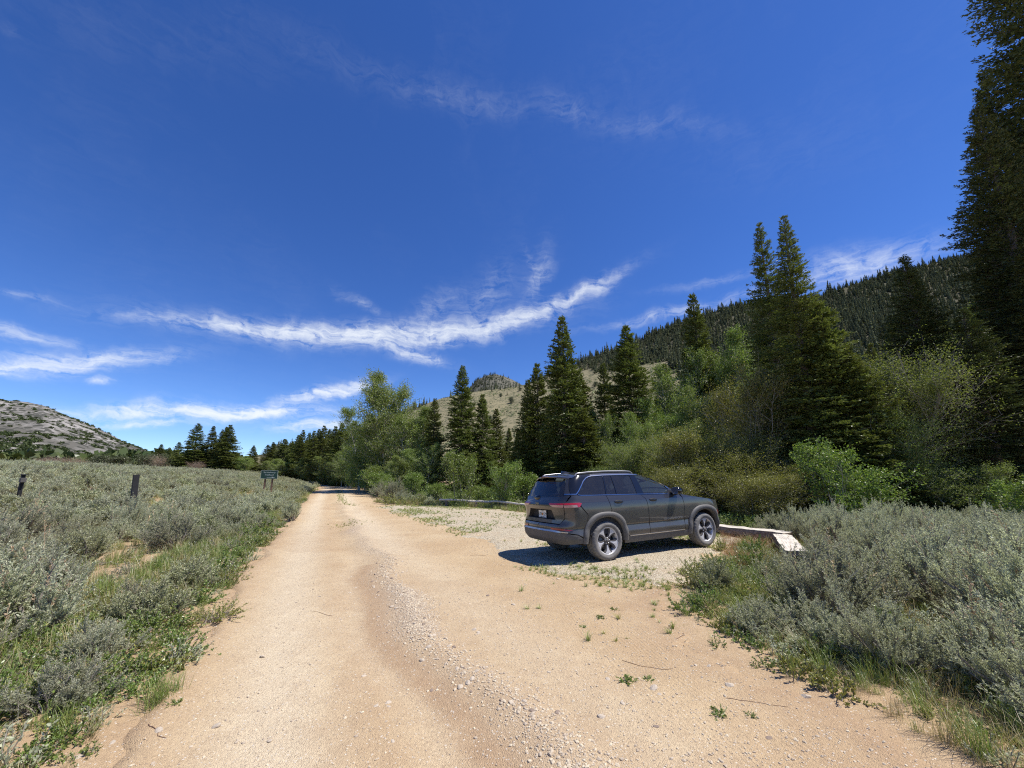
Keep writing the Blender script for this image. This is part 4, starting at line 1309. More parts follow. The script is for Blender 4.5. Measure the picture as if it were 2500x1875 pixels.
# edge of the wood: lower limit of the forest along the slope
hx_, hy_, hz2 = hill_pt(b_, v_)
lim = wood_lim(b_, hx_, hy_)
dens = sstep(v_ - lim, -0.02, 0.08) * (0.35 + 0.75 * vnoise(hx_ * 0.035, hy_ * 0.035, 92))
keep = rng.uniform(size=nb) < dens
lone = (~keep) & (rng.uniform(size=nb) < 0.0035) & (b_ > -0.4) & (b_ < 0.5)
hx_, hy_, hz2, v2, lone_, b2 = [q[keep | lone] for q in (hx_, hy_, hz2, v_, lone, b_)]
size = rng.lognormal(-0.30, 0.30, len(hx_)) * np.where(lone_, 0.55, 1.0)
order = np.argsort(-(size / hy_) * (b2 > -0.6) * (b2 < 1.25))
top = order[:290]
GH = 'firs of the forest on the hillside'
for q, i in enumerate(top):
    if lone_[i]:
        lab, nm = 'single small conifer standing on the open tan slope', 'hill_conifer'
        grp = 'lone conifers on the open slope'
    elif v2[i] > 0.9:
        lab, nm, grp = 'fir on the skyline of the wooded ridge', 'hill_fir', 'firs along the ridge line'
    else:
        lab, nm, grp = 'dark fir in the forest covering the hillside', 'hill_fir', GH
    t = thing(nm, lab, 'tree', (hx_[i], hy_[i], hz2[i] - 0.3), (0, 0, rng.uniform(0, 6.28)), grp, (size[i] * rng.uniform(0.85, 1.2),) * 2 + (size[i],))
    link('crown', SPIRE[q % 5], t)
    link('trunk', STEM, t)
rest = order[290:]
scatter('hill_forest', 'fir forest covering the hillside up to the ridge', np.stack([hx_, hy_, hz2 - 0.3], 1)[rest], size[rest], SPIRE, 5, 0.03, rng.uniform(0.8, 1.25, len(rest)))

# low sagebrush dotted over the open part of the slope
b3, v3 = rng.uniform(-0.55, 0.9, 15000), rng.uniform(0.02, 1.0, 15000)
x3, y3, z3 = hill_pt(b3, v3)
ok = (v3 < wood_lim(b3, x3, y3) + 0.03) & (vnoise(x3 * 0.05, y3 * 0.05, 97) > 0.5)
HB = []
for i in range(3):
    P = np.stack([rng.normal(0, 0.4, 36), rng.normal(0, 0.4, 36), rng.uniform(0, 0.75, 36)], 1)
    D = norm(rand_dirs(36, rng) + np.array([0, 0, 0.6]))
    HB.append(geo_mesh('slope_brush', leaves(P, D, perp(D, rng), 0.5, 0.3), M['sage_green'] if i else M['juniper']))
scatter('slope_sagebrush', 'low sagebrush dotted over the open tan slope', np.stack([x3, y3, z3 - 0.1], 1)[ok], rng.uniform(0.4, 1.1, ok.sum()), HB, 29, 0.05)

# scattered round junipers and boulders on the tan slope
for j, (b, v, r, h) in enumerate([(-0.283, 0.60, 3.6, 5.2), (-0.105, 0.66, 3.4, 5.4), (-0.075, 0.70, 3.2, 4.8), (-0.055, 0.48, 3.8, 4.6), (0.0, 0.72, 3.2, 5.0), (-0.13, 0.80, 2.4, 3.4), (-0.25, 0.66, 2.6, 3.4),
                                  (-0.20, 0.44, 1.8, 2.6), (-0.03, 0.86, 2.2, 3.2), (0.22, 0.60, 2.4, 3.6), (0.29, 0.52, 2.2, 3.0), (-0.155, 0.55, 1.6, 2.4), (0.02, 0.90, 2.4, 3.4), (-0.31, 0.7, 2.8, 3.4)]):
    x, y, z = [float(q) for q in hill_pt(b, v)]
    plant('juniper', 'round dark juniper scattered on the tan slope', 'tree', 'junipers on the tan slope', x, y, JUN[j % 2], (r / 1.9, r / 1.9, h / 3.0), j * 1.3, z=z, sink=0.3)

# brush on the limestone mountain and the far peak
rng = np.random.default_rng(404)
BR = []
for i in range(3):
    ph = rng.uniform(0, 6.28, 40)
    P = np.stack([rng.normal(0, 1.1, 60), rng.normal(0, 1.1, 60), rng.uniform(0, 2.2, 60)], 1)
    D = norm(rand_dirs(60, rng) + np.array([0, 0, 0.5]))
    BR.append(geo_mesh('mountain_bush', leaves(P, D, perp(D, rng), 1.5, 1.2), M['fir_dark']))
pts, scs = [], []
H_, W_ = lmx.shape
for _ in range(9500):
    i = rng.uniform(1, 60)
    j = rng.uniform(10, W_ - 20)
    i0, j0 = int(i), int(j)
    p = (lmx[i0, j0], lmy[i0, j0], lmz[i0, j0])
    q = (lmx[i0 + 1, j0 + 1], lmy[i0 + 1, j0 + 1], lmz[i0 + 1, j0 + 1])
    f = i - i0
    g = j - j0
    x = p[0] + (q[0] - p[0]) * g
    y = p[1] + (q[1] - p[1]) * f
    if abs(x / y) > 1.6:
        continue
    if i > 22 and rng.uniform() < 0.35 + 0.5 * (vnoise(x * 0.01, y * 0.02, 95) > 0.5):
        continue
    # height on the grid cell (bilinear)
    z = (lmz[i0, j0] * (1 - f) * (1 - g) + lmz[i0 + 1, j0] * f * (1 - g) + lmz[i0, j0 + 1] * (1 - f) * g + lmz[i0 + 1, j0 + 1] * f * g)
    x = (lmx[i0, j0] * (1 - f) * (1 - g) + lmx[i0 + 1, j0] * f * (1 - g) + lmx[i0, j0 + 1] * (1 - f) * g + lmx[i0 + 1, j0 + 1] * f * g)
    pts.append((x, y, z - 0.4))
    scs.append(rng.uniform(0.7, 1.6))
scatter('mountain_scrub', 'dark juniper scrub dotted over the limestone mountainside', pts, scs, BR, 9, 0.05)
pts = []
Hp, Wp = pkx.shape
for _ in range(6000):
    i0, j0 = int(rng.integers(20, 62)), int(rng.integers(20, Wp - 20))
    if rng.uniform() < 0.75 * sstep(pkx[i0, j0], -95, -30) * (vnoise(pkx[i0, j0] * 0.02, pky[i0, j0] * 0.02, 96) > 0.3):
        continue
    g = rng.uniform()
    pts.append((pkx[i0, j0] * (1 - g) + pkx[i0, j0 + 1] * g, pky[i0, j0] * (1 - g) + pky[i0, j0 + 1] * g, pkz[i0, j0] * (1 - g) + pkz[i0, j0 + 1] * g - 0.4))
scatter('peak_forest', 'dark conifers covering the left face of the far peak', pts, rng.uniform(0.9, 1.9, len(pts)), SPIRE, 19, 0.03)
# dark brush belt below the mountain, behind the rim of the sage field
pts = []
for _ in range(900):
    b = rng.uniform(-1.5, -0.70)
    y = rng.uniform(105, 230)
    pts.append((b * y, y, float(land(b * y, y)) + rng.uniform(-0.6, 0.4)))
scatter('valley_scrub', 'dark green scrub at the foot of the limestone mountain', pts, rng.uniform(0.8, 2.0, len(pts)), BR, 10, 0.05)


# ------------------------------------------------------------------ sagebrush
SAGE_HI, SAGE_LO = [], []
for i in range(6):
    rad, hgt = [(0.62, 0.72), (0.55, 0.85), (0.70, 0.70), (0.50, 0.62), (0.62, 0.95), (0.58, 0.78)][i]
    lv, sv, st = sage_geo(500 + i, rad, hgt, 28, 460, 38, 0.031, 0.0092, stalks=26 if i in (1, 4) else 0, upr=0.55 + 0.25 * (i in (1, 4)))
    SAGE_HI.append((geo_mesh('sagebrush_foliage', lv, M['sage'] if i not in (3, 5) else M['sage_green']), geo_mesh('sagebrush_stems', sv, M['sage_wood']),
                    geo_mesh('sagebrush_stalks', st, M['stalk']) if st else None, rad, hgt))
for i in range(3):
    rad, hgt = [(0.62, 0.70), (0.56, 0.80), (0.66, 0.64)][i]
    lv, sv, st = sage_geo(520 + i, rad, hgt, 18, 230, 18, 0.058, 0.020)
    SAGE_LO.append((lv, sv, rad, hgt))
SAGE_BIG = []
for i in range(3):
    rad, hgt = [(0.95, 0.98), (1.0, 1.1), (0.9, 0.9), (0.85, 1.05)][i]
    lv, sv, st = sage_geo(540 + i, rad, hgt, 44, 1150, 44, 0.031, 0.0078, stalks=34 if i in (1, 3) else 0, upr=0.95)
    SAGE_BIG.append((geo_mesh('sagebrush_foliage', lv, M['sage']), geo_mesh('sagebrush_stems', sv, M['sage_wood']), geo_mesh('sagebrush_stalks', st, M['stalk']) if st else None, rad, hgt))
SAGE_LO_ME = [merged('sagebrush_kind', [(a, M['sage'] if i != 1 else M['sage_green']), (b, M['sage_wood'])]) for i, (a, b, r, h) in enumerate(SAGE_LO)]
SAGE_LOF = [(geo_mesh('sagebrush_foliage', a, M['sage'] if i != 1 else M['sage_green']), geo_mesh('sagebrush_stems', b, M['sage_wood']), None, r, h) for i, (a, b, r, h) in enumerate(SAGE_LO)]

rng = np.random.default_rng(600)
cand = []
# hand placed ones that shape the view: x, y, radius, height, label, group, kind
HERO = [
    (3.85, 5.05, 1.08, 1.02, 'largest grey-green sagebrush of the right foreground, spilling towards the dirt', None, 1),
    (3.15, 4.35, 0.52, 0.46, 'small sagebrush at the right dirt edge casting a dark shadow', None, 0),
    (2.68, 4.62, 0.46, 0.42, 'small pale sagebrush standing out onto the dirt on the right', None, 0),
    (3.0, 6.1, 0.42, 0.5, 'sagebrush in the green grass right of the tyre tracks', None, 3),
    (4.15, 6.6, 0.46, 0.48, 'sagebrush growing against the near end of the white timber', None, 5),
    (4.9, 3.75, 1.0, 1.22, 'tall dense sagebrush at the right edge of the foreground', None, 4),
    (3.35, 3.75, 0.62, 0.62, 'mid-sized sagebrush between the small one and the lower right corner', None, 3),
    (3.0, 4.02, 0.42, 0.36, 'low sagebrush in front of the largest one, close to the dirt', None, 0),
    (3.75, 2.9, 0.72, 0.78, 'big leafy sagebrush at the bottom right above the grass', None, 4),
    (3.95, 3.35, 0.6, 0.72, 'leaning sagebrush above the dark grass at the lower right', None, 1),
    (3.5, 2.55, 0.5, 0.55, 'sagebrush in the lower right corner', None, 0),
    (5.6, 5.4, 1.0, 1.15, 'tall sagebrush behind the largest one on the right', None, 4),
    (7.6, 9.4, 0.95, 1.15, 'pale sagebrush with rusty seed heads right behind the timber corner', None, 4),
    (6.75, 7.3, 0.9, 0.95, 'sagebrush with tan seed stalks right of the timber end', None, 1),
    (-11.1, 11.6, 0.75, 1.2, 'sagebrush standing right before the tall dark post', None, 1),
    (-8.75, 15.9, 0.62, 0.72, 'sagebrush leaning on the left road edge where the verge turns green', None, 2),
    (-8.6, 28.6, 1.35, 1.5, 'big grey sagebrush at the right road edge beyond the pull-out', None, 2),
    (-10.6, 32.6, 1.2, 1.35, 'second big grey sagebrush farther along the right road edge', None, 0),
    (-7.3, 26.0, 0.8, 0.8, 'grey sagebrush behind the yellow-green bush at the pull-out corner', None, 2),
    (-3.3, 3.1, 0.40, 0.36, 'small bluish sagebrush by the grass tuft at the lower left', None, 0),
    (-3.75, 3.85, 0.42, 0.40, 'rounded bluish sagebrush on the left verge', None, 2),
    (-4.3, 4.9, 0.50, 0.48, 'low grey sagebrush leaning to the dirt on the left', None, 3),
    (-5.0, 6.3, 0.55, 0.60, 'sagebrush with a dark stem at the left road edge', None, 5),
    (-5.9, 5.3, 0.7, 0.75, 'dense sagebrush with bare grey twigs on the left', None, 2),
    (-3.9, 2.55, 0.55, 0.5, 'sagebrush in the lower left corner', None, 1),
    (-4.9, 3.4, 0.65, 0.62, 'broad sagebrush at the left edge of the foreground', None, 0),
]


def near_any(x, y, lst, d):
    return any((x - a) ** 2 + (y - b) ** 2 < d * d for a, b in lst)


placed = [(h[0], h[1]) for h in HERO]
pts = []
X, Y = jitter(-60, -2, 1.6, 60, 0.92, rng)
m = (edge_l(Y) - X)
ok = (m > 0.45 + 0.45 * vnoise(X, Y, 5)) & in_view(X, Y, 1.2)
gapn = vnoise(X * 0.45, Y * 0.45, 33)
ok &= gapn > 0.24
for x, y, mm_, g in zip(X[ok], Y[ok], m[ok], gapn[ok]):
    if near_any(x, y, placed, 0.62):
        continue
    s = rng.uniform(0.58, 1.3) * (0.75 + 0.32 * min(1, (mm_ - 0.3) / 1.8))
    pts.append((x, y, s, 0))
X, Y = jitter(2.2, 26, 2.0, 15.5, 0.86, rng)
far_lim = np.interp(X, [4, 7, 9, 12, 16, 24], [12.5, 12.8, 12.6, 12.6, 13.0, 13.5])
mr = X - edge_r(Y)
ok = (mr > 0.85) & in_view(X, Y, 1.0) & (Y < far_lim)
# keep the corner inside the timbers, and the grassy bank before it, free
ok &= ~((X < 6.9) & (Y > 7.3) & (X < 5.2 + (Y - 7.3) * 0.62)) & ~((X < 4.8) & (Y > 5.6) & (Y < 8.3))
for x, y in zip(X[ok], Y[ok]):
    if near_any(x, y, placed, 0.75):
        continue
    s_ = rng.uniform(0.95, 1.45)
    if 0.60 < x / y < 0.84 and 5.6 < y < 9.5:
        s_ *= 0.5
    pts.append((x, y, s_, 1))
# strip between pull-out and the trees
X, Y = jitter(-10, 6, 18.5, 30, 0.95, rng)
mr = X - edge_r(Y)
ok = (mr > 0.9) & (mr < 3.4) & ~((X > -5.0) & (mr < 1.7))
for x, y in zip(X[ok], Y[ok]):
    if not near_any(x, y, placed, 0.9):
        pts.append((x, y, rng.uniform(0.7, 1.1), 2))
X, Y = jitter(-30, -9, 29, 62, 1.3, rng)
mr = X - edge_r(Y)
ok = (mr > 0.6) & (mr < 2.4)
for x, y in zip(X[ok], Y[ok]):
    pts.append((x, y, rng.uniform(0.8, 1.3), 3))
pts = np.array(pts)
pd = np.hypot(pts[:, 0], pts[:, 1])
order = np.argsort(pd / pts[:, 2])


def sage_label(x, y, zone):
    """where it grows, by landmarks one can find"""
    a = x / y
    if zone == 1:
        if y > 10.2:
            w = 'directly behind the white timber' if a < 0.72 else ('below the leafy willow' if a < 0.98 else 'below the huge dark fir')
            return 'grey sagebrush in the far band, ' + w, 'sagebrush of the far band ' + w
        if x > 7.2:
            w = 'farther back' if y > 8 else 'nearer the camera'
            return 'grey sagebrush of the dense thicket right of the white timber, ' + w, 'sagebrush right of the timber, ' + w
        return None, 'sagebrush of the right foreground'
    if zone == 2:
        return 'grey sagebrush in the strip behind the gravel pull-out', 'sagebrush behind the pull-out'
    if zone == 3:
        return 'grey sagebrush lining the right side of the road beyond the pull-out', 'sagebrush along the far road edge'
    mm = float(edge_l(y)) - x
    if y < 6.5:
        if mm < 2.2:
            return None, 'sagebrush of the left foreground'
        return 'sagebrush of the left foreground away from the dirt', 'sagebrush farther left in the foreground'
    if mm < 2.2:
        w = 'nearer than the tall dark post' if y < 12.5 else 'between the tall dark post and the sign'
        return 'sagebrush along the left edge of the road, ' + w, 'sagebrush along the left road edge, ' + w
    w = 'left of the short post with the box' if a < -1.24 else ('between the two dark posts' if a < -0.94 else ('between the tall dark post and the sign' if a < -0.66 else 'between the sign and the road'))
    d = 'well before the posts' if y < 9 else ('just before the posts' if y < 13 else ('just behind the posts' if y < 18 else 'far behind the posts'))
    return 'sagebrush ' + w + ', ' + d, 'sagebrush ' + w + ', ' + d


def put_sage(x, y, s, lab, grp, kinds, i, rad=None, hgt=None, nm='sagebrush'):
    fo, sv, st, r0, h0 = kinds[i % len(kinds)]
    sc = (rad / r0, rad / r0, hgt / h0) if rad else (s, s, s * rng.uniform(0.85, 1.12))
    t = thing(nm, lab, 'shrub', (x, y, float(top_z(x, y)) - 0.03), (rng.normal(0, 0.06), rng.normal(0, 0.06), rng.uniform(0, 6.28)), grp, sc)
    link('foliage', fo, t)
    link('stems', sv, t)
    if st is not None:
        link('seed_stalks', st, t)
    return t


for (x, y, r, h, lab, grp, kd) in HERO:
    put_sage(x, y, 1, lab, grp, SAGE_BIG if r > 0.6 and y < 13 else SAGE_HI, kd, r, h)
NI = 270
single = {}
for i in order[:NI]:
    lab, grp = sage_label(*pts[i][[0, 1, 3]])
    if lab is None:
        single.setdefault(grp, []).append(i)
own = {}
for grp, li in single.items():
    for n_, i in enumerate(sorted(li, key=lambda i: pts[i][0] / pts[i][1])):
        own[i] = ORD[min(n_, 19)] + ' from the left of the lesser sagebrush in the ' + grp.replace('sagebrush of the ', '')
for q, i in enumerate(order[:NI]):
    x, y, s, zone = pts[i]
    lab, grp = sage_label(x, y, zone)
    lab = own.get(i, lab)
    near = math.hypot(x, y) < 17
    if zone == 1 and s > 0.9:
        put_sage(x, y, s * 0.72, lab, grp, SAGE_BIG, int(rng.integers(0, 3)))
        continue
    put_sage(x, y, s, lab, grp, SAGE_HI if near else SAGE_LOF, int(rng.integers(0, 6)))
rest = order[NI:]
P = pts[rest]
far_pts = [np.stack([P[:, 0], P[:, 1], top_z(P[:, 0], P[:, 1]) - 0.03], 1)]
far_s = [P[:, 2]]
X, Y = jitter(-150, -20, 60, 130, 1.25, rng)
X2, Y2 = jitter(-95, -58, 34, 60, 1.0, rng)
X, Y = np.concatenate([X, X2]), np.concatenate([Y, Y2])
ok = (edge_l(Y) - X > 0.8) & in_view(X, Y, 2) & (vnoise(X * 0.4, Y * 0.4, 33) > 0.22)
ok &= (-0.909 * (X + 2.6) - 0.417 * (Y - 3) < 70)
far_pts.append(np.stack([X[ok], Y[ok], top_z(X[ok], Y[ok]) - 0.03], 1))
far_s.append(rng.uniform(0.8, 1.35, ok.sum()))
far_pts = np.concatenate(far_pts)
far_s = np.concatenate(far_s)
scatter('sagebrush_field', 'sagebrush covering the field far to the left of the road', far_pts, far_s, SAGE_LO_ME, 3, 0.08)

# ------------------------------------------------------------------ leafy green bushes
FORB = []
for i in range(3):
    lv, sv = leafy_bush_geo(700 + i, 0.34, 0.36, 60, 34, 0.034, 0.018)
    FORB.append((geo_mesh('green_bush_leaves', lv, M['forb']), geo_mesh('green_bush_stems', sv, M['sage_wood'])))
for i in range(2):
    lv, sv = leafy_bush_geo(710 + i, 0.34, 0.36, 60, 34, 0.036, 0.012)
    FORB.append((geo_mesh('yellow_green_bush_leaves', lv, M['forb_y']), geo_mesh('yellow_green_bush_stems', sv, M['sage_wood'])))
G1 = 'low green bushes on the bank right of the tyre tracks'
G2 = 'green bushes on the left verge'
G3 = 'yellow-green bushes at the corner of the pull-out'
G4 = 'green bushes behind the timber'
FB = [(2.75, 6.3, 1.0, 0.8, 3, 'low green bush at the tip of the grassy bank', None), (3.35, 6.75, 1.1, 0.85, 3, '', G1), (3.45, 5.75, 1.0, 0.8, 4, '', G1), (3.85, 6.1, 0.9, 0.85, 0, '', G1), (2.95, 5.9, 0.8, 0.7, 4, '', G1), (3.1, 7.1, 0.9, 0.7, 3, '', G1), (3.95, 7.9, 0.9, 0.7, 4, '', G1),
      (2.5, 5.4, 0.8, 0.8, 1, 'small green bush at the right edge of the bare dirt', None), (3.1, 5.25, 0.9, 0.8, 3, '', G1), (3.75, 7.3, 1.0, 0.9, 0, '', G1), (4.4, 7.4, 0.9, 1.1, 1, '', G1),
      (3.35, 5.0, 0.7, 0.9, 2, '', G1), (2.9, 3.95, 0.7, 0.75, 0, 'leafy green bush under the large sagebrush on the right', None), (3.75, 4.2, 0.8, 0.9, 1, 'green bush between the sagebrushes of the right foreground', None),
      (5.2, 8.7, 0.75, 1.25, 0, 'bright green bush against the inside of the timber corner', None), (4.75, 9.2, 0.7, 0.8, 3, 'yellowish bush inside the timber corner', None),
      (6.6, 12.9, 1.2, 1.4, 0, '', G4), (7.3, 12.3, 1.1, 1.3, 1, '', G4), (7.9, 11.9, 1.0, 1.2, 2, '', G4), (8.6, 11.2, 1.2, 1.4, 1, '', G4), (6.0, 13.9, 1.2, 1.3, 2, '', G4), (9.6, 11.6, 1.2, 1.3, 0, '', G4),
      (-7.6, 25.0, 2.2, 1.7, 3, '', G3), (-6.6, 24.9, 2.0, 1.5, 4, '', G3), (-5.6, 24.7, 1.9, 1.4, 3, '', G3), (-8.6, 26.4, 1.9, 1.5, 4, '', G3),
      (-3.85, 4.55, 1.0, 0.8, 0, '', G2), (-4.2, 5.55, 0.9, 0.75, 1, '', G2), (-3.2, 3.55, 0.8, 0.7, 2, '', G2), (-4.6, 4.1, 1.0, 0.9, 0, '', G2), (-5.3, 7.4, 1.0, 0.9, 1, '', G2), (-6.0, 8.7, 1.0, 0.9, 2, '', G2),
      (-7.5, 11.8, 1.4, 1.3, 0, '', G2), (-8.3, 13.4, 1.5, 1.4, 1, '', G2), (-8.9, 14.6, 1.4, 1.3, 4, '', G2), (-3.6, 3.15, 0.8, 0.7, 1, '', G2), (-5.1, 5.2, 0.9, 0.8, 3, '', G2), (-2.85, 2.75, 0.5, 0.5, 2, '', G2),
      (-3.05, 3.95, 0.7, 0.55, 1, '', G2), (-3.5, 4.95, 0.8, 0.6, 4, '', G2), (-4.5, 6.6, 0.9, 0.7, 3, '', G2), (-4.0, 3.55, 0.9, 0.7, 1, '', G2), (-2.95, 3.35, 0.6, 0.5, 0, '', G2), (-6.6, 10.2, 1.1, 0.9, 0, '', G2),
      (-2.9, 22.9, 1.4, 1.5, 0, 'green bush at the middle of the pale log', None), (0.9, 20.6, 1.3, 1.4, 1, 'green bush at the right end of the pale log beside the car', None)]
LB = {G1: 'of the low green bushes on the bank right of the tracks', G2: 'of the low green bushes on the verge left of the road', G3: 'of the yellow-green bushes where pull-out meets road',
      G4: 'of the leafy green bushes behind the white timber'}
rank = {}
for grp in (G1, G2, G3, G4):
    for n_, f in enumerate(sorted([f for f in FB if f[6] == grp], key=lambda f: f[1])):
        rank[f[:2]] = ORD[n_] + ' nearest '
for (x, y, sxy, sz, kd, lab, grp) in FB:
    lab = lab or rank[(x, y)] + LB[grp]
    t = thing('green_bush' if kd < 3 else 'yellow_green_bush', lab, 'shrub', (x, y, float(top_z(x, y)) - 0.02), (0, 0, rng.uniform(0, 6.28)), grp, (sxy, sxy, sz))
    link('foliage', FORB[kd][0], t)
    link('stems', FORB[kd][1], t)

# grass and leaf litter plants on the floor under the trees
UW = []
for i in range(3):
    lv, sv = leafy_bush_geo(760 + i, 0.26, 0.24 + 0.08 * i, 30, 16, 0.05, 0.022, low=0.05)
    UW.append(merged('floor_plant', [(lv, M['young'] if i == 0 else M['forb']), (sv, M['sage_wood'])]))
X, Y = jitter(-26, 30, 13, 56, 0.42, rng)
mR = X - edge_r(Y)
ok = (mR > 1.0) & (mR < 26) & (pad_sd(X, Y) < -0.8) & (rng.uniform(size=len(X)) < 0.75) & (Y > np.interp(X, [3, 7, 12, 30], [13, 13.5, 12.5, 13]))
scatter('forest_floor_plants', 'low green plants covering the ground under the trees', np.stack([X[ok], Y[ok], top_z(X[ok], Y[ok]) - 0.02], 1), rng.uniform(0.6, 1.7, ok.sum()), UW, 18, 0.15)

# small plants out on the bare dirt
WEED = []
for i in range(2):
    lv, sv = leafy_bush_geo(730 + i, 0.10, 0.055, 22, 16, 0.022, 0.008, low=0.0)
    WEED.append(merged('weed', [(lv, M['forb']), (sv, M['forb'])]))
for (x, y, s, lab) in [(0.95, 3.54, 1.0, 'larger of the two small weeds on the bare dirt in front of the car'), (1.14, 3.56, 0.65, 'smaller of the two weeds side by side on the dirt'),
                       (1.46, 3.05, 0.85, 'small weed on the dirt near the bottom right'), (1.67, 3.04, 0.5, 'tiny weed right of the one near the bottom right'),
                       (1.05, 5.0, 0.8, 'little weed between the tyre tracks in front of the car'), (1.3, 5.3, 0.7, 'little weed right of the one between the tyre tracks'),
                       (0.8, 4.72, 0.55, 'tiny weed left of the tyre tracks in front of the car'), (-2.46, 3.16, 0.6, 'small grey weed beside the bright grass tuft on the left')]:
    o = link('weed', WEED[0 if s > 0.7 else 1], None, (x, y, float(top_z(x, y)) - 0.004))
    o.scale = (s * 0.9, s * 0.9, s * 0.7)
    o.rotation_euler = (0, 0, x * 7)
    tag(o, lab, 'weed')

# ------------------------------------------------------------------ grass
TG = [geo_mesh('grass_tuft', tuft_geo(800 + i, 60, 0.27, 0.95, 0.0017), M['grass']) for i in range(3)]
TD = [geo_mesh('dry_grass_tuft', tuft_geo(810 + i, 52, 0.28, 1.05, 0.0015), M['grass_dry']) for i in range(3)]
TR = [geo_mesh('red_grass_tuft', tuft_geo(820 + i, 50, 0.30, 0.9, 0.0015), M['grass_red']) for i in range(2)]
TS = [geo_mesh('short_grass_tuft', tuft_geo(830 + i, 30, 0.075, 1.7, 0.0022), M['grass']) for i in range(3)]
TSB = [geo_mesh('short_bent_tuft', tuft_geo(840 + i, 26, 0.06, 2.0, 0.0024), M['forb_y']) for i in range(2)]
LW = []
for i in range(4):
    lv, sv = leafy_bush_geo(740 + i, 0.13 + 0.03 * (i % 2), 0.11 + 0.04 * (i // 2), 26, 20, 0.024, 0.009 + 0.004 * (i % 2), low=0.05)
    LW.append(merged('low_weed', [(lv, M['forb'] if i in (0, 3) else (M['forb_y'] if i == 1 else M['sage'])), (sv, M['sage_wood'])]))
HT = thing('grass_tuft', 'bright green grass tuft leaning onto the dirt at the lower left', 'grass', (-2.66, 3.22, float(top_z(-2.66, 3.22)) - 0.02))
for i in range(5):
    o = link('blades', TG[i % 3], HT, (rng.normal(0, 0.07), rng.normal(0, 0.07), 0))
    o.rotation_euler = (0, 0, i * 1.3)

X, Y = jitter(-40, -2, 1.4, 50, 0.17, rng)
mL = edge_l(Y) - X
pr = np.where(mL < 1.9, 0.85, 0.30) * sstep(mL, -0.05, 0.5) * (mL < 9)
pr = pr * np.where(Y > 9, 0.8, 1.0)
ok = (rng.uniform(size=len(X)) < pr) & in_view(X, Y, 0.6)
P1 = np.stack([X[ok], Y[ok], top_z(X[ok], Y[ok])], 1)
S1 = rng.uniform(0.35, 1.25, len(P1)) * np.clip(0.6 + 0.35 * mL[ok], 0.5, 1.15)
X, Y = jitter(2.0, 14, 2.0, 13.5, 0.15, rng)
mR = X - edge_r(Y)
pr = np.where((Y > 4.6) & (Y < 8.6) & (X < 5.2), 1.0, 0.35) * sstep(mR, 0.05, 0.75) * (mR < 7) * (pad_sd(X, Y) < -0.1)
ok = (rng.uniform(size=len(X)) < pr) & in_view(X, Y, 0.5)
P2 = np.stack([X[ok], Y[ok], top_z(X[ok], Y[ok])], 1)
S2 = rng.uniform(0.4, 1.15, len(P2))
X, Y = jitter(-10, 6.5, 14, 27, 0.2, rng)
mR = X - edge_r(Y)
ok = (rng.uniform(size=len(X)) < 0.9) & (mR > 0.15) & (mR < 2.6)
P3 = np.stack([X[ok], Y[ok], top_z(X[ok], Y[ok])], 1)
S3 = rng.uniform(0.7, 1.35, len(P3))
PA = np.concatenate([P1, P2, P3])
SA = np.concatenate([S1, S2, S3])
dryf = rng.uniform(size=len(PA)) < np.where(PA[:, 0] < 0, 0.30, 0.16)
scatter('green_grass', 'green grass along the verges and round the pull-out', PA[~dryf], SA[~dryf], TG, 11, 0.12)
scatter('dry_grass', 'dry straw coloured grass among the sagebrush', PA[dryf], SA[dryf] * 1.1, TD, 12, 0.15)
# ragged mat of small plants along both verges
X, Y = jitter(-16, -1.5, 1.6, 30, 0.16, rng)
mL = edge_l(Y) - X
ok = (rng.uniform(size=len(X)) < 0.62 * sstep(mL, -0.12, 0.3) * (mL < 2.2)) & in_view(X, Y, 0.4)
X2, Y2 = jitter(1.6, 6.5, 1.9, 9.5, 0.16, rng)
mR = X2 - edge_r(Y2)
ok2 = (rng.uniform(size=len(X2)) < 0.60 * sstep(mR, -0.05, 0.5) * (mR < 2.4)) & (pad_sd(X2, Y2) < 0.1)
X, Y = np.concatenate([X[ok], X2[ok2]]), np.concatenate([Y[ok], Y2[ok2]])
scatter('verge_weeds', 'low mixed weeds matting the verges beside the dirt', np.stack([X, Y, top_z(X, Y) - 0.01], 1), rng.uniform(0.4, 1.5, len(X)), LW, 17, 0.15)
# reddish dry grass in the timber corner, and dark rank grass at the lower right
X, Y = jitter(3.6, 6.9, 7.4, 11.6, 0.14, rng)
inner = (X > 3.9 + (Y - 7.4) * 0.5) & (X < 5.05 + (Y - 7.6) * 0.62) & (rng.uniform(size=len(X)) < 0.8)
scatter('reddish_grass', 'reddish dry grass inside the corner of the timbers', np.stack([X[inner], Y[inner], top_z(X[inner], Y[inner])], 1), rng.uniform(0.4, 0.95, inner.sum()), TR, 13, 0.15)
X, Y = jitter(2.5, 5.0, 1.9, 4.3, 0.11, rng)
mR = X - edge_r(Y)
ok = (mR > 0.12) & (rng.uniform(size=len(X)) < 0.6)
scatter('rank_grass', 'tall green and straw grass under the sagebrush at the lower right', np.stack([X[ok], Y[ok], top_z(X[ok], Y[ok])], 1), rng.uniform(0.4, 1.0, ok.sum()), TG + TD, 14, 0.15)
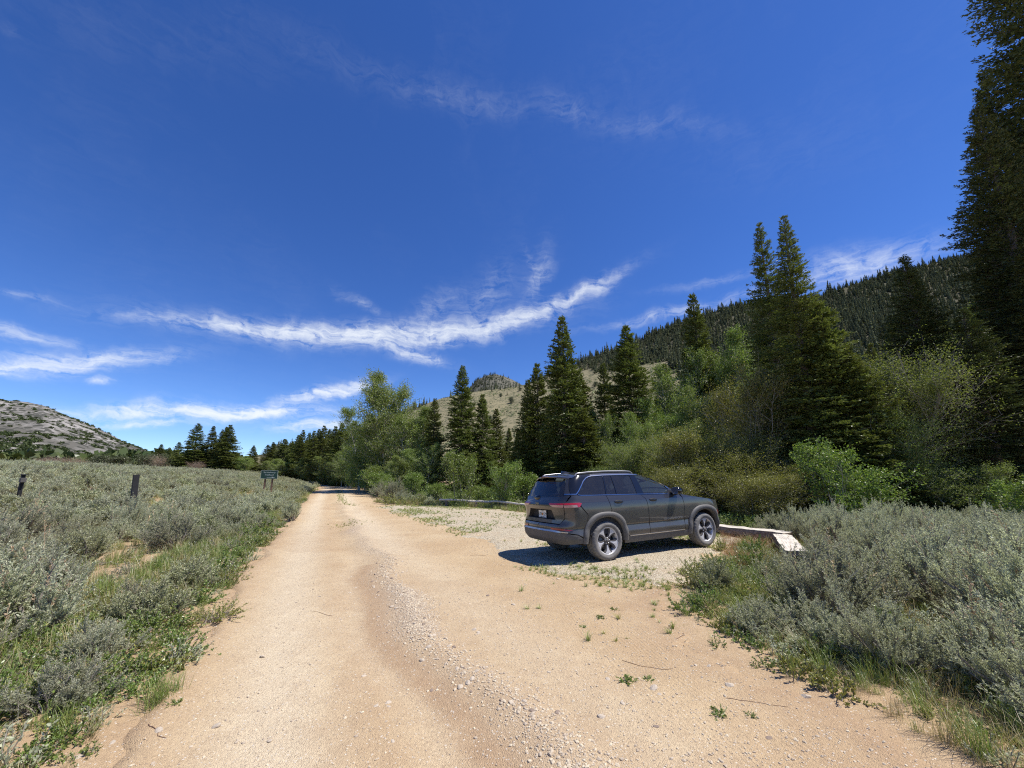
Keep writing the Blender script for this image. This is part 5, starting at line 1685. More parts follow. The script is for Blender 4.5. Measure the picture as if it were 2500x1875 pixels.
# short growth creeping over the gravel
X, Y = jitter(-8, 7.4, 5.8, 24.5, 0.10, rng)
sd_ = pad_sd(X, Y)
patch = sstep(fbm(X * 0.55, Y * 0.55, 61, 4), -0.22, 0.12)
band = np.clip(np.exp(-((sd_ - 0.55) / 0.75) ** 2) * 1.0 + 0.10 + 0.75 * (Y < 10.5), 0, 1)
ok = (sd_ > -0.5) & (rng.uniform(size=len(X)) < 0.95 * patch * band)
P4 = np.stack([X[ok], Y[ok], top_z(X[ok], Y[ok]) - 0.012], 1)
X, Y = jitter(0.2, 3.3, 4.3, 8.0, 0.16, rng)
ok = (rng.uniform(size=len(X)) < 0.10 + 0.5 * sstep(X - edge_r(Y), -0.6, 0.2)) & (X - edge_r(Y) < 0.3)
P5 = np.stack([X[ok], Y[ok], top_z(X[ok], Y[ok]) - 0.012], 1)
yl = np.stack([rng.normal(-6.1, 0.30, 70), rng.normal(15.0, 0.65, 70)], 1)
P6 = np.stack([yl[:, 0], yl[:, 1], top_z(yl[:, 0], yl[:, 1]) - 0.01], 1)
mid = rng.uniform(22, 46, 320)
xm = edge_l(mid) * 0.5 + edge_r(mid) * 0.5 + rng.normal(0, 0.22, 320)
P7 = np.stack([xm, mid, top_z(xm, mid) - 0.01], 1)
P4 = np.concatenate([P4, P5, P7])
scatter('short_growth', 'short green growth creeping over the pale gravel', P4, rng.uniform(0.5, 1.35, len(P4)), TS + TSB, 15, 0.2)
scatter('yellow_growth', 'yellow patch of short dry growth in the middle of the road', P6, rng.uniform(0.5, 1.1, len(P6)), TSB, 16, 0.2)

# ------------------------------------------------------------------ stones
def stone_mesh(name, seed, mat, sub=2):
    bm = bmesh.new()
    bmesh.ops.create_icosphere(bm, subdivisions=sub, radius=1.0)
    rs = np.random.default_rng(seed)
    f = rs.normal(size=(5, 3))
    off = rs.uniform(0.55, 0.9, 5)
    f = f / np.linalg.norm(f, axis=1, keepdims=True)
    for v in bm.verts:
        p = np.array(v.co)
        for a, b in zip(f, off):
            d = p @ a - b
            if d > 0:
                p = p - a * d * 0.92
        p = p * (1 + rs.normal(0, 0.03))
        v.co = p * np.array([1.0, 0.78, 0.55])
    me = bpy.data.meshes.new(name)
    bm.to_mesh(me)
    bm.free()
    me.materials.append(mat)
    return me


ST_L = [stone_mesh('stone', 900 + i, M['stone']) for i in range(4)]
ST_D = [stone_mesh('stone', 910 + i, M['stone_dark']) for i in range(3)]
PEB = [stone_mesh('pebble', 920 + i, M['pebble'], 1) for i in range(4)]
SG1 = 'loose stones lying on the bare dirt'
SG2 = 'stones of the loose ridge between the wheel tracks'
SP = [(-0.42, 4.62, 0.035, 0, 'pale stone pair at the near end of the stony ridge, larger one', None), (-0.36, 4.55, 0.026, 1, 'pale stone pair at the near end of the stony ridge, smaller one', None),
      (-1.02, 4.3, 0.024, 4, 'dark rough stone on the smooth track, left of the ridge', None), (0.32, 3.05, 0.030, 4, 'dark stone near the bottom edge right of the rut', None),
      (0.62, 3.02, 0.034, 0, 'round pale stone near the bottom edge, right of the dark one', None), (2.42, 4.72, 0.075, 2, 'white stone at the foot of the small pale sagebrush', None),
      (0.78, 6.9, 0.036, 1, 'white stone on the dirt between car and tracks', None), (-0.35, 5.9, 0.04, 4, 'grey flat stone on the dirt right of the stony ridge', None),
      (0.02, 5.5, 0.035, 0, 'white flat stone right of the stony ridge', None), (1.12, 3.4, 0.04, 3, 'flat pale stone in the right foreground dirt', None),
      (1.75, 3.45, 0.04, 1, 'pale stone by the shadow of the small sagebrush', None), (2.25, 3.3, 0.045, 2, 'flat white stone at the foot of the grass lower right', None),
      (-2.55, 2.78, 0.05, 2, 'white stone on the left verge near the bottom', None), (-2.3, 2.85, 0.032, 0, 'small white stone right of the verge stone', None), (-2.62, 2.66, 0.05, 3, 'flat yellowish stone at the bottom left', None),
      (-2.35, 4.0, 0.035, 1, 'white stone on the left shoulder of the dirt', None), (-2.0, 2.95, 0.035, 0, 'long white stone on the left track', None)]
for (x, y, r, kd, lab, grp) in SP:
    me = (ST_L + ST_D)[kd]
    o = link('stone', me, None, (x, y, float(top_z(x, y)) - r * 0.02))
    o.scale = (r, r, r * 0.85)
    o.rotation_euler = (rng.normal(0, 0.2), rng.normal(0, 0.2), rng.uniform(0, 6.28))
    tag(o, lab, 'stone', grp)
for _ in range(70):
    y = rng.uniform(3.0, 8.5)
    x = float(edge_l(y)) + (2.32 + 0.12 * math.sin(y * 0.9) + 0.08 * math.sin(y * 2.3 + 1)) / 0.905 + rng.normal(0, 0.16)
    r = rng.uniform(0.013, 0.034)
    o = link('stone', (ST_L + ST_D[:2])[int(rng.integers(0, 6))], None, (x, y, float(top_z(x, y)) + r * 0.02))
    o.scale = (r, r, r)
    o.rotation_euler = (rng.normal(0, 0.3), rng.normal(0, 0.3), rng.uniform(0, 6.28))
    tag(o, 'fist-sized or smaller stone in the loose ridge between the wheel tracks', 'stone', SG2)
for _ in range(80):
    y = rng.uniform(2.7, 7.5)
    x = rng.uniform(float(edge_l(y)) + 0.2, float(edge_r(y)) - 0.1)
    r = rng.uniform(0.010, 0.022)
    o = link('stone', (ST_L + ST_D[:1])[int(rng.integers(0, 5))], None, (x, y, float(top_z(x, y)) - r * 0.02))
    o.scale = (r * 1.2, r * 1.2, r * 0.8)
    o.rotation_euler = (rng.normal(0, 0.2), rng.normal(0, 0.2), rng.uniform(0, 6.28))
    tag(o, 'small loose stone lying on the bare dirt', 'stone', SG1)
# the loose ridge itself: small stones past counting
yr = rng.uniform(2.4, 9.5, 9000)
mr_ = 2.36 + 0.12 * np.sin(yr * 0.9) + 0.08 * np.sin(yr * 2.3 + 1) + rng.normal(0, 0.13, 9000) + 0.10 * fbm(yr * 1.4, yr * 0 + 4, 66, 3)
xr_ = edge_l(yr) + mr_ / 0.905
ok = rng.uniform(size=9000) < 0.25 + 0.75 * sstep(fbm(yr * 0.55, yr * 0 + 1, 77, 3), -0.3, 0.15)
RP = [stone_mesh('ridge_pebble', 940 + i, M['pebble'], 1) for i in range(4)]
scatter('ridge_gravel', 'small loose stones heaped in the ridge between the wheel tracks', np.stack([xr_, yr, top_z(xr_, yr) + 0.001], 1)[ok], np.clip(rng.lognormal(-4.75, 0.4, ok.sum()), 0.004, 0.02), RP, 23, 0.5)
# gravel: too many to count
n = 48000
y = 2.3 + 14 * rng.uniform(size=n) ** 1.7
x = edge_l(y) + rng.uniform(size=n) * (np.minimum(edge_r(y), 3.2) - edge_l(y))
m_ = road_m(x, y)
wb = 0.12 * np.sin(y * 0.9) + 0.08 * np.sin(y * 2.3 + 1)
pr = 0.12 + 1.0 * np.exp(-((m_ - 2.36 - wb) / 0.22) ** 2) + 0.22 * sstep(m_, 2.4, 3.2) + 0.1 * np.exp(-((m_ - 0.8) / 0.4) ** 2)
ok = rng.uniform(size=n) < pr
P = np.stack([x[ok], y[ok], top_z(x[ok], y[ok]) + 0.001], 1)
s = np.clip(rng.lognormal(-5.1, 0.45, ok.sum()), 0.0028, 0.016) * (1 + 0.4 * np.exp(-((m_[ok] - 2.36 - wb[ok]) / 0.22) ** 2))
scatter('gravel', 'fine gravel strewn over the dirt road', P, s, PEB, 21, 0.4)
X, Y = jitter(-7.8, 7.0, 6.0, 24.3, 0.085, rng)
sdp = pad_sd(X, Y)
ok = (sdp > -1.0) & (rng.uniform(size=len(X)) < np.clip(0.75 - (Y - 7) * 0.03, 0.25, 1) * sstep(sdp, -1.0, 0.1))
P = np.stack([X[ok], Y[ok], top_z(X[ok], Y[ok]) + 0.002], 1)
PG = [stone_mesh('pad_pebble', 930 + i, M['pebble'], 1) for i in range(3)]
scatter('pad_gravel', 'pale crushed gravel of the pull-out', P, rng.uniform(0.006, 0.017, len(P)), PG, 22, 0.4)


# ------------------------------------------------------------------ the parked SUV
# car frame: x forward from the rear axle, y to the left, z up from the ground
def paint_material():
    m, k = new_mat('car_paint')
    tc = k.n('ShaderNodeTexCoord')
    p = tc.outputs['Object']
    z = k.n('ShaderNodeSeparateXYZ', {0: p}).outputs[2]
    n1 = k.noise(p, 5.0, 6, 0.65)
    mp = k.n('ShaderNodeMapping', {'Vector': p, 'Scale': (3.0, 3.0, 34.0)})
    n2 = k.noise(mp.outputs[0], 3.0, 5, 0.7, 0.6)
    n3 = k.noise(p, 160.0, 3, 0.6)
    low = k.n('ShaderNodeMapRange', {'Value': z, 'From Min': 1.2, 'From Max': 0.3, 'To Min': 0.01, 'To Max': 0.26}).outputs[0]
    f = k.m('MULTIPLY', low, k.m('ADD', 0.35, k.m('ADD', k.m('MULTIPLY', n1, 0.9), k.m('MULTIPLY', n2, 0.5))))
    f = k.m('ADD', f, k.m('MULTIPLY', k.m('SUBTRACT', n3, 0.62, clamp=True), 0.5), clamp=True)
    base = k.n('ShaderNodeBsdfPrincipled', {'Base Color': (0.044, 0.043, 0.044, 1), 'Metallic': 0.45, 'Roughness': 0.30, 'Coat Weight': 1.0, 'Coat Roughness': 0.06})
    dust = k.n('ShaderNodeBsdfDiffuse', {'Color': (0.23, 0.215, 0.195, 1)})
    mx = k.n('ShaderNodeMixShader', {0: f, 1: base.outputs[0], 2: dust.outputs[0]})
    k.n('ShaderNodeOutputMaterial', {'Surface': mx.outputs[0]})
    return m


def dusty(name, col, rough, amt, dcol=(0.36, 0.31, 0.25), sc=7, metal=0.0):
    m, k = new_mat(name)
    tc = k.n('ShaderNodeTexCoord')
    n1 = k.noise(tc.outputs['Object'], sc, 6, 0.7)
    f = k.n('ShaderNodeMapRange', {'Value': n1, 'From Min': 0.3, 'From Max': 0.75, 'To Min': amt * 0.5, 'To Max': amt * 1.3}).outputs[0]
    base = k.n('ShaderNodeBsdfPrincipled', {'Base Color': (*col, 1), 'Roughness': rough, 'Metallic': metal})
    dust = k.n('ShaderNodeBsdfDiffuse', {'Color': (*dcol, 1)})
    mx = k.n('ShaderNodeMixShader', {0: f, 1: base.outputs[0], 2: dust.outputs[0]})
    k.n('ShaderNodeOutputMaterial', {'Surface': mx.outputs[0]})
    return m


def glass_material(name, tint, thru):
    m, k = new_mat(name)
    tr = k.n('ShaderNodeBsdfTransparent', {'Color': (*tint, 1)})
    gl = k.n('ShaderNodeBsdfGlossy', {'Color': (0.92, 0.96, 1, 1), 'Roughness': 0.015})
    dk = k.n('ShaderNodeBsdfDiffuse', {'Color': (0.012, 0.013, 0.014, 1)})
    a = k.n('ShaderNodeMixShader', {0: thru, 1: dk.outputs[0], 2: tr.outputs[0]})
    fr = k.n('ShaderNodeFresnel', {'IOR': 1.62})
    mx = k.n('ShaderNodeMixShader', {0: fr.outputs[0], 1: a.outputs[0], 2: gl.outputs[0]})
    tc = k.n('ShaderNodeTexCoord')
    n3 = k.noise(tc.outputs['Object'], 130.0, 3, 0.6)
    n1 = k.noise(tc.outputs['Object'], 4.0, 4, 0.6)
    d = k.n('ShaderNodeBsdfDiffuse', {'Color': (0.40, 0.36, 0.31, 1)})
    f = k.m('MULTIPLY', k.m('ADD', k.m('MULTIPLY', k.m('SUBTRACT', n3, 0.60, clamp=True), 1.2), k.m('MULTIPLY', n1, 0.05)), 1.0, clamp=True)
    mx2 = k.n('ShaderNodeMixShader', {0: f, 1: mx.outputs[0], 2: d.outputs[0]})
    k.n('ShaderNodeOutputMaterial', {'Surface': mx2.outputs[0]})
    return m


M['paint'] = paint_material()
M['clad'] = dusty('car_cladding', (0.05, 0.05, 0.052), 0.6, 0.32, (0.26, 0.245, 0.225))
M['blacktrim'] = plain_mat('car_black_trim', (0.008, 0.008, 0.009), 0.12, coat=0.6)
M['blackmat'] = plain_mat('car_black_plastic', (0.012, 0.012, 0.012), 0.7)
M['well'] = dusty('wheel_well', (0.012, 0.012, 0.012), 0.9, 0.22, (0.16, 0.11, 0.075), 4)
M['chrome'] = plain_mat('car_bright_trim', (0.62, 0.63, 0.66), 0.16, metal=1.0)
M['chrome_d'] = dusty('car_satin_strip', (0.5, 0.5, 0.52), 0.28, 0.35, (0.42, 0.37, 0.31), 5, metal=1.0)
M['glass_dark'] = glass_material('privacy_glass', (0.30, 0.33, 0.36), 0.62)
M['glass'] = glass_material('clear_glass', (0.72, 0.86, 0.84), 0.96)
M['letter'] = plain_mat('letter_satin', (0.30, 0.30, 0.31), 0.35, metal=0.5)
M['tyre'] = dusty('tyre_rubber', (0.03, 0.03, 0.03), 0.85, 0.60, (0.30, 0.285, 0.265), 9)
M['rim'] = dusty('rim_machined', (0.58, 0.58, 0.60), 0.35, 0.22, (0.42, 0.39, 0.35), 8, metal=0.25)
M['rim_d'] = dusty('rim_dark', (0.045, 0.045, 0.048), 0.5, 0.25, (0.28, 0.25, 0.22), 8)
M['disc'] = plain_mat('brake_disc', (0.20, 0.18, 0.16), 0.5, metal=0.7)
M['lamp_red'] = plain_mat('lamp_red', (0.38, 0.012, 0.016), 0.10, coat=1.0)
M['lamp_clear'] = plain_mat('lamp_clear', (0.36, 0.20, 0.20), 0.10, coat=1.0)
M['lamp_white'] = plain_mat('lamp_white', (0.6, 0.62, 0.65), 0.08, coat=1.0)
M['reflector'] = plain_mat('reflector_red', (0.27, 0.018, 0.016), 0.25, coat=0.6)
M['plate'] = plain_mat('plate_white', (0.74, 0.74, 0.72), 0.5)
M['plate_ink'] = plain_mat('plate_green_ink', (0.03, 0.10, 0.06), 0.5)
M['plate_orange'] = plain_mat('plate_orange', (0.75, 0.28, 0.06), 0.5)
M['seat'] = plain_mat('seat_black', (0.022, 0.022, 0.024), 0.75)
M['paper'] = plain_mat('paper', (0.75, 0.76, 0.78), 0.6)

CZ = [0.28, 0.36, 0.44, 0.47, 0.53, 0.56, 0.66, 0.675, 0.69, 0.80, 0.95, 1.08, 1.165, 1.18, 1.25, 1.30, 1.36, 1.50, 1.62, 1.68, 1.72, 1.755, 1.79]
CW = [0.885, .925, .940, .955, .964, .958, .943, .943, .956, .968, .975, .972, .962, .955, .928, .905, .885, .828, .768, .735, .708, .66, .52]
RZ = [0.30, 0.38, 0.46, 0.58, 0.62, 0.64, 0.74, 0.76, 0.86, 1.00, 1.10, 1.13, 1.18, 1.22, 1.27, 1.30, 1.45, 1.60, 1.66, 1.72, 1.79]
RX = [-.86, -.965, -1.03, -1.055, -1.06, -1.045, -1.04, -1.005, -0.985, -0.985, -1.005, -1.010, -.985, -.955, -.935, -.92, -.835, -.75, -.70, -.62, -.45]
FZ = [0.30, 0.45, 0.60, 0.80, 0.95, 1.05, 1.12, 1.20, 1.27, 1.45, 1.60, 1.70, 1.75, 1.79]
FX = [3.70, 3.84, 3.86, 3.85, 3.82, 3.76, 3.55, 2.95, 2.40, 1.98, 1.60, 1.28, 1.05, .70]


def cw(z):
    return float(np.interp(z, CZ, CW))


def crx(z):
    return float(np.interp(z, RZ, RX))


def cfx(z):
    return float(np.interp(z, FZ, FX))


def crr(z):
    return float(np.interp(z, [0.3, 0.6, 1.2, 1.3, 1.7], [0.36, 0.38, 0.34, 0.26, 0.20]))


def cfr(z):
    return float(np.interp(z, [0.3, 1.05, 1.2, 1.3, 1.7], [0.55, 0.55, 0.40, 0.22, 0.16]))


def body(a, z):
    """point of the right-hand outer skin; a runs along the outline at height z and equals x on the flank"""
    w = cw(z)
    xr, r = crx(z), crr(z)
    a0 = xr + r
    xf, rf = cfx(z), cfr(z)
    a1 = xf - rf
    if a > a1:
        ph = (a - a1) / rf
        if ph < math.pi / 2:
            return Vector((a1 + rf * math.sin(ph), -(w - rf + rf * math.cos(ph)) * (1 - 0.006 * (a1 - 1.4) ** 2), z))
        t = a - a1 - rf * math.pi / 2
        return Vector((xf + 0.02 * min(t, 0.4), -max(w - rf - t, 0), z))
    if a >= a0:
        tap = 1 - 0.006 * (a - 1.4) ** 2 * (1 if a > 1.4 else 0.7)
        return Vector((a, -w * tap, z))
    tap = 1 - 0.006 * 0.7 * (a0 - 1.4) ** 2
    ph = (a0 - a) / r
    w = w * tap
    if ph < math.pi / 2:
        return Vector((a0 - r * math.sin(ph), -(w - r + r * math.cos(ph)), z))
    t = (a0 - a) - r * math.pi / 2
    q = min(t / max(w - r, 0.01), 1.0)
    return Vector((xr - 0.035 * q * (2 - q), -max(w - r - t, 0.0), z))


def a_rear(y, z):
    """outline coordinate of the rear-face point at lateral distance |y| from the middle"""
    r = crr(z)
    a0 = crx(z) + r
    w = cw(z) * (1 - 0.006 * 0.7 * (a0 - 1.4) ** 2)
    if abs(y) <= w - r:
        return a0 - r * math.pi / 2 - (w - r - abs(y))
    c_ = (abs(y) - (w - r)) / r
    return a0 - r * math.acos(min(max(c_, -1), 1))


def mid(z0, z1, n=7):
    """points up the middle line of the tail"""
    return [(a_rear(0, z) - 0.001, float(z)) for z in np.linspace(z0, z1, n)]


def skin_n(fn, a, z, e=0.004):
    n = (fn(a + e, z) - fn(a - e, z)).cross(fn(a, z + e) - fn(a, z - e))
    return n.normalized() if n.length > 1e-9 else Vector((0, -1, 0))


def dens_poly(poly, res):
    out = []
    n = len(poly)
    for i in range(n):
        a = Vector(poly[i])
        b = Vector(poly[(i + 1) % n])
        k_ = max(1, int(math.ceil((b - a).length / res)))
        for j in range(k_):
            out.append(a.lerp(b, j / k_))
    return out


def pip(x, y, P):
    ins = False
    n = len(P)
    j = n - 1
    for i in range(n):
        if ((P[i].y > y) != (P[j].y > y)) and (x < (P[j].x - P[i].x) * (y - P[i].y) / (P[j].y - P[i].y) + P[i].x):
            ins = not ins
        j = i
    return ins


ZLEV = sorted(set([round(0.30 + 0.045 * i, 3) for i in range(34)] + [0.47, 0.53, 0.66, 0.675, 0.69, 1.165, 1.18]))


def panel_geo(poly, res=0.055, fn=body, off=0.0, thick=0.012):
    """triangulated skin patch inside poly, with a rim turned inwards"""
    P = dens_poly(poly, res)
    n = len(P)
    verts = list(P)
    amin, amax = min(p.x for p in P), max(p.x for p in P)
    zmin, zmax = min(p.y for p in P), max(p.y for p in P)
    for zz in ZLEV:
        if not (zmin + 0.012 < zz < zmax - 0.012):
            continue
        a = amin + res * 0.5
        while a < amax:
            if pip(a, zz, P):
                dmin = min((a - q.x) ** 2 + (zz - q.y) ** 2 for q in P)
                if dmin > (0.32 * res) ** 2:
                    verts.append(Vector((a, zz)))
            a += res
    res_ = delaunay_2d_cdt(verts, [], [list(range(n))], 1, 1e-5)
    vs, fs = res_[0], res_[2]
    pts, nrm = [], []
    for v in vs:
        q = fn(v.x, v.y)
        m_ = skin_n(fn, v.x, v.y)
        pts.append(q + m_ * off)
        nrm.append(m_)
    faces = []
    for f in fs:
        f = list(f)
        c_ = (pts[f[1]] - pts[f[0]]).cross(pts[f[2]] - pts[f[0]])
        if c_.dot(nrm[f[0]]) < 0:
            f.reverse()
        faces.append(f)
    # rim
    from collections import Counter
    ec = Counter()
    dirs = {}
    for f in faces:
        for i in range(len(f)):
            e = (f[i], f[(i + 1) % len(f)])
            ec[tuple(sorted(e))] += 1
            dirs[tuple(sorted(e))] = e
    rim = [dirs[e] for e, c_ in ec.items() if c_ == 1]
    mp = {}
    if thick:
        for a, b in rim:
            for q in (a, b):
                if q not in mp:
                    mp[q] = (len(pts), len(pts) + 1)
                    pts.append(pts[q].copy())
                    pts.append(pts[q] - nrm[q] * thick)
        for a, b in rim:
            faces.append([b, a, mp[a][0], mp[b][0]][:2] + [mp[a][0], mp[b][0]] if False else [mp[b][0], mp[a][0], mp[a][1], mp[b][1]])
    return pts, faces


def bm_from(pts, faces, mirror=False):
    V = [tuple(p) for p in pts]
    F = [list(f) for f in faces]
    if mirror:
        n = len(V)
        V = V + [(x, -y, z) for x, y, z in V]
        F = F + [[q + n for q in reversed(f)] for f in faces]
    return V, F


def mesh_obj(name, V, F, mat, parent, smooth=True):
    me = bpy.data.meshes.new(name)
    me.from_pydata(V, [], F)
    me.materials.append(mat)
    if smooth:
        me.polygons.foreach_set('use_smooth', [True] * len(me.polygons))
    me.update()
    return link(name, me, parent)


CAR = thing('parked_suv', 'dusty dark grey SUV parked on the gravel pull-out facing the trees', 'car')
cl, sl = math.cos(CAR_H), math.sin(CAR_H)
ex = Vector((cl, sl, CAR_TA)).normalized()
ey = Vector((-sl, cl, CAR_TB)).normalized()
ez = ex.cross(ey).normalized()
ey = ez.cross(ex)
mw = Matrix.Identity(4)
for i, e in enumerate((ex, ey, ez)):
    for j in range(3):
        mw[j][i] = e[j]
mw.translation = Vector((CAR_P[0], CAR_P[1], float(top_z(CAR_P[0] + 0.8, CAR_P[1] + 0.2)) - CAR_TA * 0.8))
CAR.matrix_world = mw


def panel(name, poly, mat, res=0.055, off=0.0, thick=0.012, sides='R', fn=body, parent=None, join=False, label=None):
    pts, faces = panel_geo(poly, res, fn, off, thick)
    out = []
    if join:
        V, F = bm_from(pts, faces, True)
        out.append(mesh_obj(name, V, F, mat, parent or CAR))
    else:
        V, F = bm_from(pts, faces)
        if 'R' in sides:
            out.append(mesh_obj(name, V, F, mat, parent or CAR))
        if 'L' in sides:
            V2 = [(x, -y, z) for x, y, z in V]
            F2 = [list(reversed(f)) for f in F]
            out.append(mesh_obj(name, V2, F2, mat, parent or CAR))
    if label:
        for o in out:
            o['label'] = label
    return out


def arch(cx, cz, r, a0, a1, n=14, ex=2.5, sx=1.0):
    """squarish wheel arch from angle a0 to a1 (degrees, 0 = forward, 90 = up)"""
    out = []
    for i in range(n + 1):
        t = math.radians(a0 + (a1 - a0) * i / n)
        c_, s_ = math.cos(t), math.sin(t)
        k_ = (abs(c_) ** ex + abs(s_) ** ex) ** (-1 / ex)
        out.append((cx + sx * r * k_ * c_, cz + r * k_ * s_))
    return out


RW, FW = (0.0, 0.385), (2.964, 0.385)
RO, RI = 0.575, 0.475        # outer and inner outline of the flares
# roof edge line over the flank
REDGE = [(-.66, 1.655), (-.50, 1.715), (-.16, 1.742), (.30, 1.757), (.85, 1.755), (1.10, 1.742), (1.25, 1.715)]
APIL = [(1.25, 1.715), (1.45, 1.665), (1.66, 1.578), (1.94, 1.425), (2.12, 1.318), (2.20, 1.262)]

rear_arch = arch(RW[0] - 0.02, RW[1], RO, 10, 170, 16)
# --- doors
fr_door = [(1.030, 1.262), (1.125, 1.180), (1.155, 1.10), (1.172, .87), (1.186, .70), (1.184, .445), (2.262, .445), (2.290, .81), (2.288, 1.03), (2.262, 1.16), (2.19, 1.235), (1.9, 1.247), (1.5, 1.256)]
ra_l = [p for p in arch(RW[0] - 0.02, RW[1], RO, 6, 74, 10)]
rr_door = [(0.072, 1.290), (0.098, 1.172), (0.150, .985)] + list(reversed(ra_l)) + [(0.60, .445), (1.172, .445), (1.174, .70), (1.160, .87), (1.143, 1.10), (1.113, 1.176), (1.018, 1.266), (0.6, 1.276)]
DOORS = {}
for nm, poly in (('front_door', fr_door), ('rear_door', rr_door)):
    a = panel(nm, poly, M['paint'], sides='RL', res=0.05)
    DOORS[nm] = a
# --- flank behind and before the doors
quarter = [(0.060, 1.292), (-.20, 1.302), (-.45, 1.310), (-.66, 1.318), (-.80, 1.320), (a_rear(.86, 1.30), 1.30), (a_rear(.83, 1.20), 1.20), (a_rear(.815, 1.17), 1.17), (-.62, 1.165), (-.615, 1.10), (-.465, .935)] \
    + list(reversed(arch(RW[0] - 0.02, RW[1], RO, 78, 138, 9)))[0:] + [(0.138, .985), (0.086, 1.172)]
panel('quarter_panel', quarter, M['paint'], sides='RL', res=0.05)
fender = [(2.278, 1.155), (2.300, 1.03), (2.302, .81), (2.274, .43), (2.36, .43)] + list(reversed(arch(FW[0] + 0.01, FW[1], RO, 2, 176, 16))) + \
    [(3.52, .62), (3.62, .80), (3.64, .98), (3.50, 1.05), (3.25, 1.085), (2.9, 1.135), (2.5, 1.195), (2.25, 1.235)]
panel('fender', fender, M['paint'], sides='RL', res=0.05)
# --- rear bumper cover and tailgate
bump = mid(.635, .752) + [ (a_rear(.70, .752), .752), (a_rear(.80, .86), .86), (a_rear(.812, 1.085), 1.085), (-.63, 1.088), (-.475, .925)] \
    + arch(RW[0] - 0.02, RW[1], RO, 140, 178, 8)[0:] + [(-.60, .50), (-.72, .565), (a_rear(.80, .60), .612), (a_rear(.5, .635), .635)]
panel('rear_bumper', bump, M['paint'], sides='R', join=True, res=0.055)
lowb = mid(.375, .612) + [ (a_rear(.55, .612), .612), (a_rear(.80, .59), .590), (-.72, .545), (-.605, .480), (-.50, .470), (-.455, .43), (-.46, .405), (-.60, .385), (a_rear(.70, .375), .365), (a_rear(.4, .36), .37)]
panel('bumper_cladding', lowb, M['clad'], sides='R', join=True, res=0.055, off=0.004)
strip = mid(.614, .634, 3) + [ (a_rear(.55, .634), .634), (a_rear(.86, .612), .612), (a_rear(.86, .594), .594), (a_rear(.55, .614), .614)]
panel('bumper_strip', strip, M['chrome_d'], sides='R', join=True, res=0.06, off=0.016, thick=0.02)
gate = mid(1.262, 1.03) + [ (a_rear(.44, 1.03), 1.03), (a_rear(.56, .835), .835), *mid(.835, .768, 4), (a_rear(.70, .768), .768), (a_rear(.792, .87), .87), (a_rear(.802, 1.10), 1.10), (a_rear(.815, 1.20), 1.20), (a_rear(.83, 1.268), 1.268), (a_rear(.5, 1.262), 1.262)]
TG_ = panel('tailgate', gate, M['paint'], sides='R', join=True, res=0.055)[0]


# recess of the number plate: back wall and sloping sides
def recess():
    rim_ = [(.44, 1.03), (.56, .835)]
    V, F = [], []
    top_l = [body(a_rear(y, 1.03), 1.03) for y in np.linspace(0, .44, 6)]
    side_ = [body(a_rear(.44 + .12 * t, 1.03 - .195 * t), 1.03 - .195 * t) for t in np.linspace(0, 1, 5)]
    bot_ = [body(a_rear(y, .835), .835) for y in np.linspace(.56, 0, 7)]
    loop = top_l + side_[1:] + bot_[1:]
    inner = []
    for p in loop:
        q = Vector((-.915, p.y * 0.86, 0.93 + (p.z - 0.93) * 0.78))
        inner.append(q)
    n = len(loop)
    V = loop + inner
    for i in range(n - 1):
        F.append([i, i + 1, n + i + 1, n + i])
    c0 = len(V)
    V = V + [Vector((-.915, 0, .93))]
    for i in range(n - 1):
        F.append([n + i, n + i + 1, c0])
    V2, F2 = bm_from(V, F, True)
    return V2, F2


V, F = recess()
mesh_obj('plate_recess', V, F, M['blackmat'], CAR, False)
bm = bmesh.new()
box_n = [(-.935, 0.0, .915)]
r_ = bmesh.ops.create_cube(bm, size=1.0)
for v in r_['verts']:
    v.co = Vector((v.co.x * 0.006 - 0.945, v.co.y * 0.305 + 0.02, v.co.z * 0.155 + 0.92))
me = bpy.data.meshes.new('number_plate')
bm.to_mesh(me)
bm.free()
me.materials.append(M['plate'])
PL = link('number_plate', me, CAR)


def text_mesh(name, body_, size, mat, parent, loc, rot, extr=0.001, sx=1.0):
    cu = bpy.data.curves.new(name, 'FONT')
    cu.body = body_
    cu.size = size
    cu.align_x = 'CENTER'
    cu.align_y = 'CENTER'
    cu.extrude = extr
    cu.resolution_u = 3
    tmp = bpy.data.objects.new(name, cu)
    COL.objects.link(tmp)
    dg = bpy.context.evaluated_depsgraph_get()
    me = bpy.data.meshes.new_from_object(tmp.evaluated_get(dg))
    bpy.data.objects.remove(tmp)
    me.name = name
    me.materials.clear()
    me.materials.append(mat)
    o = link(name, me, parent, loc)
    o.rotation_euler = rot
    o.scale = (sx, 1, 1)
    return o


RR = (R(90), 0, R(-90))
bm = bmesh.new()
bmesh.ops.create_circle(bm, cap_ends=True, segments=16, radius=0.030)
me = bpy.data.meshes.new('plate_emblem')
bm.to_mesh(me)
bm.free()
me.materials.append(M['plate_orange'])
o = link('plate_emblem', me, PL, (-.9492, 0.018, .918))
o.rotation_euler = RR
text_mesh('plate_number', 'GTW YZ9', 0.088, M['plate_ink'], PL, (-.9505, 0.02, .918), RR, 0.0008, 0.78)
text_mesh('plate_state', 'FLORIDA', 0.026, M['plate_ink'], PL, (-.9505, 0.02, .980), RR, 0.0008, 1.1)
text_mesh('plate_motto', 'SUNSHINE STATE', 0.018, M['plate_ink'], PL, (-.9505, 0.02, .860), RR, 0.0008, 1.1)
